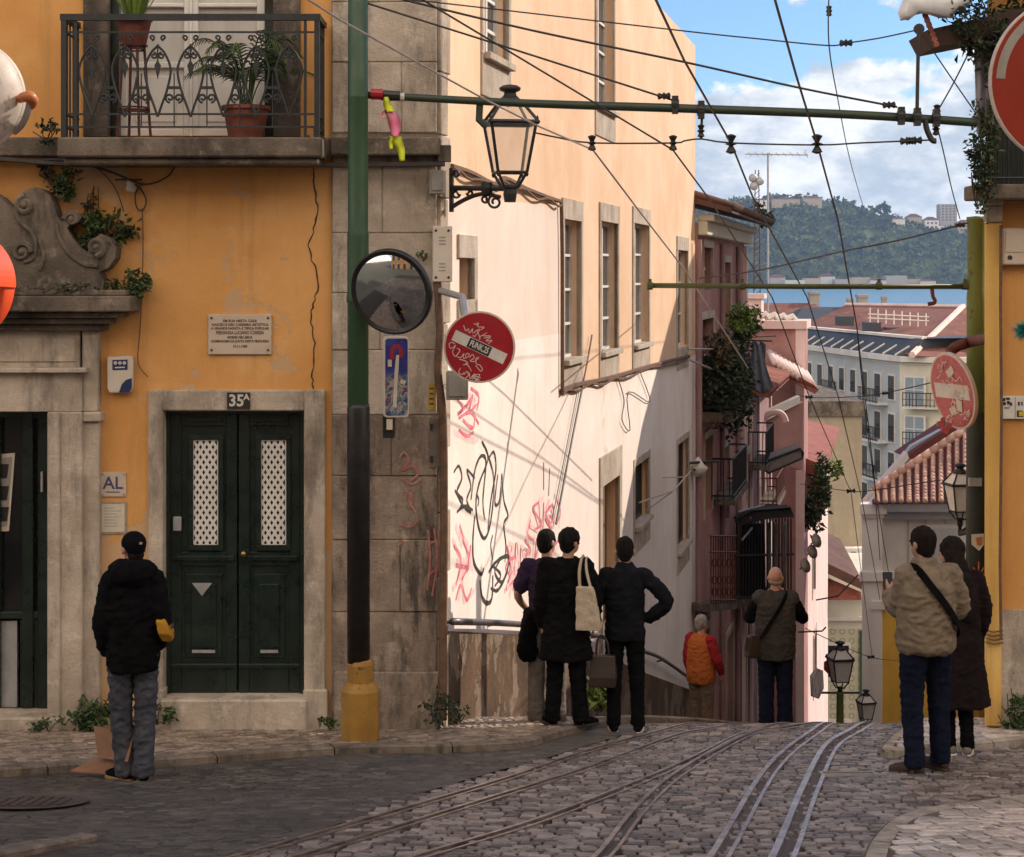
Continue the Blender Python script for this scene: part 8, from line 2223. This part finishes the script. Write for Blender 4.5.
# bare beige end wall below the block
t = thing('beige_warehouse', 'tall blank beige end wall with a weathered parapet below the apartment block', 'building', P(835, 600, 90))
a, b = P(770, 416, 90), P(862, 416, 90)
m = MB(); m.box(a.x, b.x, 90, 102, -24, a.z); m.build('wall', M['beige_wall'], t)
m = MB(); m.box(a.x-.05, b.x+.1, 89.85, 102, a.z, a.z+.75); m.build('parapet', M['stone_dark'], t)
m = MB(); m.box(a.x, b.x+.04, 89.93, 90.1, a.z-7.3, a.z-7.05); m.build('cornice_band', M['offwhite'], t)
c = P(851, 556, 90)
a_ = thing('air_conditioner', 'white air conditioning unit on the blank beige wall', 'air conditioner', (c.x, 89.6, c.z-.5))
m = MB(); m.box(c.x-.7, c.x+.55, 89.35, 89.99, c.z-.45, c.z+.5); m.build('casing', M['offwhite'], a_, bevel=.04)
m = MB(); m.lathe([(.32, 0), (.32, .05), (.25, .06), (0.05, .06)], (c.x, 89.35, c.z), 16, axis=(0, -1, 0)); m.build('fan_grille', M['iron'], a_)
# cream house with tiled front at the foot of the street
D = 80.0
t = thing('tiled_house', 'cream house with green patterned tile front at the foot of the street', 'house', P(842, 725, D))
def bx(m, x0, x1, y0, y1, d0, d1, dd=None):
    a, b = P(x0, y1, dd or d0), P(x1, y0, dd or d0); n0 = len(m.v); m.box(a.x, b.x, d0, d1, a.z, b.z)
    for v in m.v[n0:]: v.x += .30*(v.y-d0)      # side walls run with the street
    return m
bx(MB(), 800, 866, 584, 770, D, D+9).build('wall', M['blockcream'], t)
bx(MB(), 826, 861, 629, 722, D-.06, D+.02, D).build('tile_panel', M['azulejo'], t)
bx(MB(), 815, 868, 588, 596, D-.3, D, D).build('cornice', M['offwhite'], t)
bx(MB(), 822, 866, 616, 620, D-.2, D, D).build('cornice', M['offwhite'], t)
w = bx(MB(), 824, 850, 642, 680, D-.14, D, D).build('window', M['offwhite'], t)
bx(MB(), 827, 848, 645, 676, D-.17, D-.1, D).build('pane', M['black'], w)
w = bx(MB(), 824, 851, 719, 760, D-.14, D, D).build('door', M['offwhite'], t)
bx(MB(), 827, 848, 722, 758, D-.17, D-.1, D).build('door_panel', M['black'], w)
bx(MB(), 859, 862, 630, 730, D-.15, D-.05, D).build('downpipe', M['polegreen'], t)
# dark shed roof in front of the blank wall
t = thing('shed', 'shed with a dark sloping tiled roof below the air conditioner', 'shed', P(835, 600, 76))
m = MB(); a, b, c = P(806, 548, 76), P(866, 594, 76), P(806, 600, 76)
m.prism([P(800, 550, 76), P(862, 580, 76), P(862, 590, 76), P(800, 562, 76)], (0, 5, 1.0)); m.build('roof', M['roof_dark'], t)
m = MB(); m.prism([P(804, 563, 76.2), P(861, 590, 76.2), P(861, 600, 76.2), P(804, 600, 76.2)], (0, 4, 0)); m.build('wall', M['roof'], t)
m = MB(); m.prism([P(803, 562.5, 75.9), P(861, 589.5, 75.9), P(861, 592, 75.9), P(803, 567, 75.9)], (0, .2, 0)); m.build('eave_board', M['blockcream'], t)
# white and yellow corner house on the right of the street
D = 55.0
t = thing('white_yellow_house', 'white and yellow corner house with a red tiled roof beyond the couple', 'house', P(915, 725, D))
bx(MB(), 866, 1090, 504, 800, D, D+2.6).build('wall', M['offwhite'], t)
bx(MB(), 881.5, 1090, 579, 800, D-.06, D-.003, D).build('yellow_wall', M['yellow'], t)
m = MB(); bx(m, 861, 881, 512, 800, D-.15, D+.2, D); m.build('corner_pilaster', M['brightwhite'], t)
m = MB(); bx(m, 858, 885, 503, 513, D-.3, D+.3, D); bx(m, 860, 883, 513, 517, D-.22, D+.25, D); m.build('capital', M['brightwhite'], t)
m = MB(); bx(m, 884, 1090, 502, 510, D-.45, D, D); bx(m, 884, 1090, 510, 518, D-.25, D, D); m.build('cornice', M['zinc'], t)
bx(MB(), 858, 1090, 571, 580, D-.24, D-.02, D).build('belt_course', M['brightwhite'], t)
for x in (908, 925, 945):
    bx(MB(), x-.4, x+.4, 520, 571, D-.03, D-.003, D).build('panel_line', M['concrete'], t)
w = bx(MB(), 918, 962, 524, 571, D-.10, D-.003, D).build('window', M['offwhite'], t)
bx(MB(), 921, 940, 528, 570, D-.13, D-.06, D).build('shutter', M['blockgrey'], w)
bx(MB(), 942, 959, 528, 570, D-.13, D-.06, D).build('shutter', M['blockgrey'], w)
m = MB(); bx(m, 872, 880, 607, 800, D-.2, D-.05, D); bx(m, 870, 884, 600, 608, D-.24, D-.05, D); m.build('shop_pilaster', M['brightwhite'], t)
# its roof: clay tile ridges running down to the cornice, cut by a rising verge
rf = MB(); e0, e1 = P(872, 503, D-.5), P(1090, 503, D-.5)
top = lambda x: 496-(x-872)*.66 if x < 965 else 434
slope = lambda x, q: (P(x, 503, D-.5)).lerp(P(x, top(x), D+3.2), q)
for x in range(872, 1060, 2):
    xa, xb = x, x+2
    rf.quad(slope(xa, 0), slope(xb, 0), slope(xb, 1), slope(xa, 1))
roof = rf.build('roof', M['roof_red'], t)
m = MB()
for x in range(877, 1050, 8):
    q0, q1 = slope(x, 0), slope(x, 1); n_ = max(2, int((q1-q0).length/.28))
    for i in range(n_):
        a, b = q0.lerp(q1, i/n_), q0.lerp(q1, (i+1)/n_)
        m.tube([a+Vector((0, -.03, .06)), b+Vector((0, 0, .04))], [.085, .07], 7)
m.build('tile_roll', M['tile_pale'], roof, smooth=True)
m = MB()
for i in range(22):
    x = 874+i*8.2; a, b = slope(x, 1.0), slope(x+8.2, 1.0)
    m.tube([a+Vector((0, 0, .12)), b+Vector((0, 0, .16))], [.17, .14], 7)
m.build('verge_tile', M['tile_pale'], roof, smooth=True)
for x in range(877, 1050, 8):
    pass
# the zinc roof slope and pale parapet behind
m = MB(); m.prism([P(868, 500, 60), P(912, 446, 60), P(985, 406, 60), P(1090, 360, 60), P(1090, 440, 60), P(985, 462, 60), P(905, 492, 60)], (0, .4, 0)); m.build('lean_to_roof', M['zinc'], t)
m = MB(); m.prism([P(862, 505, 59.5), P(907, 452, 59.5), P(909, 458, 59.5), P(869, 507, 59.5)], (0, .5, 0)); m.build('parapet_slope', M['offwhite'], t)
m = MB(); m.prism([P(905, 457, 59.6), P(985, 404, 59.6), P(985, 412, 59.6), P(912, 459, 59.6)], (0, 1.8, 0)); m.build('red_verge', M['roof_red'], t)
CLOUD_OFF = (.0, .0, .0); CLOUD_D = (3.5, 4.1, 4.9, 1); CLOUD_L = (6.9, 7.0, 7.1, 1); CLOUD_FILL = (12.2, 10.4, 8.9, 1); SKY_T = (.57, .76, 1.02, 1); SKY_S = .10; HAZE = .000065; EXPO = .70; SUN_S = 2.9
# ------------------------------------------------------------------ house added behind the camera (in the mirror; shades the facade, bounces warm light)
def back_house(label, x0, x1, y0, y1, zt, mat):
    t = thing('house', label, 'house', ((x0+x1)/2, (y0+y1)/2, -2.5))
    m = MB(); m.box(x0, x1, y0, y1, -2.6, zt); m.build('wall', M[mat], t)
    m = MB(); m.box(x0-.2, x1+.2, y1-.4, y1+.25, zt-.3, zt+.1); m.build('cornice', M['stone_pale'], t)
    n = int((x1-x0)/2.6)
    for r in range(int((zt+1)/3.1)):
        for i in range(n):
            x = x0+.9+i*2.6; z = -1.2+r*3.1
            m = MB(); m.box(x-.14, x+1.24, y1-.1, y1+.04, z-.14, z+2.0); o = m.build('window', M['frame_stone'], t)
            m = MB(); m.box(x, x+1.1, y1-.1, y1+.06, z, z+1.86); m.build('pane', M['glass'], o)
back_house('long ochre house added behind the camera to shade the facade, seen only in the mirror', -17, 13, -13, -3.2, 8.0, 'ochre2')
# ------------------------------------------------------------------ sky, sun, air, camera
SUN_AZ, SUN_EL = R(66), R(31)       # azimuth from the view direction towards the right
sd_ = Vector((math.sin(SUN_AZ)*math.cos(SUN_EL), math.cos(SUN_AZ)*math.cos(SUN_EL), math.sin(SUN_EL)))
sl_ = bpy.data.lights.new('sun', 'SUN'); sl_.energy = SUN_S; sl_.angle = R(.53); sl_.color = (1.0, .84, .70)
so = bpy.data.objects.new('sun', sl_); COL.objects.link(so); so.location = (30, 20, 40)
so.rotation_euler = (-sd_).to_track_quat('-Z', 'Y').to_euler()
w = bpy.data.worlds.new('World'); scene.world = w; w.use_nodes = True
nt = w.node_tree; bg = nt.nodes['Background']; L = nt.links
def nn(t, **kw):
    k = nt.nodes.new(t)
    for a, b in kw.items(): setattr(k, a, b)
    return k
sky = nn('ShaderNodeTexSky', sky_type='NISHITA'); sky.sun_disc = False; sky.sun_elevation = SUN_EL; sky.sun_rotation = SUN_AZ
sky.altitude = 60; sky.air_density = 1.0; sky.dust_density = .6; sky.ozone_density = 1.2
tc = nn('ShaderNodeTexCoord'); sp = nn('ShaderNodeSeparateXYZ'); L.new(tc.outputs['Generated'], sp.inputs[0])
def mp(scale, loc=(0, 0, 0)):
    k = nn('ShaderNodeMapping'); k.inputs['Scale'].default_value = scale; k.inputs['Location'].default_value = loc; L.new(tc.outputs['Generated'], k.inputs[0]); return k.outputs[0]
def nz(vec, s, d=8, r=.6, dist=0):
    k = nn('ShaderNodeTexNoise'); k.inputs['Scale'].default_value = s; k.inputs['Detail'].default_value = d; k.inputs['Roughness'].default_value = r; k.inputs['Distortion'].default_value = dist; L.new(vec, k.inputs['Vector']); return k.outputs['Fac']
def ms(f, a, b, c=0., d=1.):
    k = nn('ShaderNodeMapRange', interpolation_type='SMOOTHSTEP'); L.new(f, k.inputs[0])
    for i, v in enumerate((a, b, c, d)): k.inputs[i+1].default_value = v
    return k.outputs[0]
def mt(op, a, b):
    k = nn('ShaderNodeMath', operation=op)
    for i, v in enumerate((a, b)):
        if isinstance(v, (int, float)): k.inputs[i].default_value = v
        else: L.new(v, k.inputs[i])
    return k.outputs[0]
cl = nz(mp((1, 1, 1.7), CLOUD_OFF), 11, 10, .56, .1)
cr = nn('ShaderNodeValToRGB'); e = cr.color_ramp.elements
e[0].position = 0; e[0].color = (.72,)*3+(1,); e[1].position = 1; e[1].color = (.42,)*3+(1,)
for p_, v_ in ((.035, .72), (.075, .66), (.105, .52), (.13, .40), (.2, .38), (.35, .47)):
    q = e.new(p_); q.color = (v_, v_, v_, 1)
L.new(sp.outputs[2], cr.inputs[0])
dens = mt('ADD', mt('ADD', cl, mt('SUBTRACT', cr.outputs[0], .5)), ms(sp.outputs[1], -.05, -.35, 0, .22))
mask = ms(dens, .495, .548)
shade = ms(nz(mp((1, 1, 2.2), (.3, .1, .25)), 17, 9, .62), .36, .64)
cc = nn('ShaderNodeMix', data_type='RGBA'); L.new(shade, cc.inputs[0]); cc.inputs[6].default_value = CLOUD_D; cc.inputs[7].default_value = CLOUD_L
cb = nn('ShaderNodeMix', data_type='RGBA'); L.new(ms(sp.outputs[1], .2, -.3), cb.inputs[0]); L.new(cc.outputs[2], cb.inputs[6]); cb.inputs[7].default_value = CLOUD_FILL  # brighter, warmer cloud added out of view behind the camera as facade fill
tint = nn('ShaderNodeMix', data_type='RGBA', blend_type='MULTIPLY'); tint.inputs[0].default_value = 1; L.new(sky.outputs[0], tint.inputs[6]); tint.inputs[7].default_value = SKY_T
mx = nn('ShaderNodeMix', data_type='RGBA'); L.new(mask, mx.inputs[0]); L.new(tint.outputs[2], mx.inputs[6]); L.new(cb.outputs[2], mx.inputs[7])
L.new(mx.outputs[2], bg.inputs['Color']); bg.inputs['Strength'].default_value = SKY_S
# air
m = MB(); m.box(-3300, 3300, -55, 4400, -27, 190)
k = bpy.data.materials.new('haze_air'); k.use_nodes = True; t_ = k.node_tree; t_.nodes.remove(t_.nodes['Principled BSDF'])
pv = t_.nodes.new('ShaderNodeVolumePrincipled'); pv.inputs['Color'].default_value = (.42, .64, 1.0, 1); pv.inputs['Density'].default_value = HAZE; pv.inputs['Anisotropy'].default_value = .2
t_.links.new(pv.outputs[0], t_.nodes['Material Output'].inputs['Volume'])
if HAZE > 0: m.build('haze', k, kind='stuff', label='pale blue air between the street and the far hill', cat='haze')
cam = bpy.data.cameras.new('camera'); co = bpy.data.objects.new('camera', cam); COL.objects.link(co)
co.location = (0, 0, 0); co.rotation_euler = (R(90), 0, 0)
cam.sensor_width = 36; cam.lens = FOC/1024*36; cam.shift_y = -(428.5-HY)/1024; cam.clip_start = .1; cam.clip_end = 20000
scene.camera = co
scene.render.engine = 'CYCLES'; scene.cycles.use_denoising = True
try: scene.cycles.denoiser = 'OPENIMAGEDENOISE'
except Exception: pass
scene.cycles.max_bounces = 6; scene.cycles.diffuse_bounces = 4; scene.cycles.glossy_bounces = 3; scene.cycles.transparent_max_bounces = 12
scene.cycles.volume_bounces = 0; scene.cycles.sample_clamp_indirect = 8
scene.view_settings.view_transform = 'Standard'; scene.view_settings.look = 'None'; scene.view_settings.exposure = EXPO; scene.view_settings.gamma = 1
scene.view_settings.use_curve_mapping = False
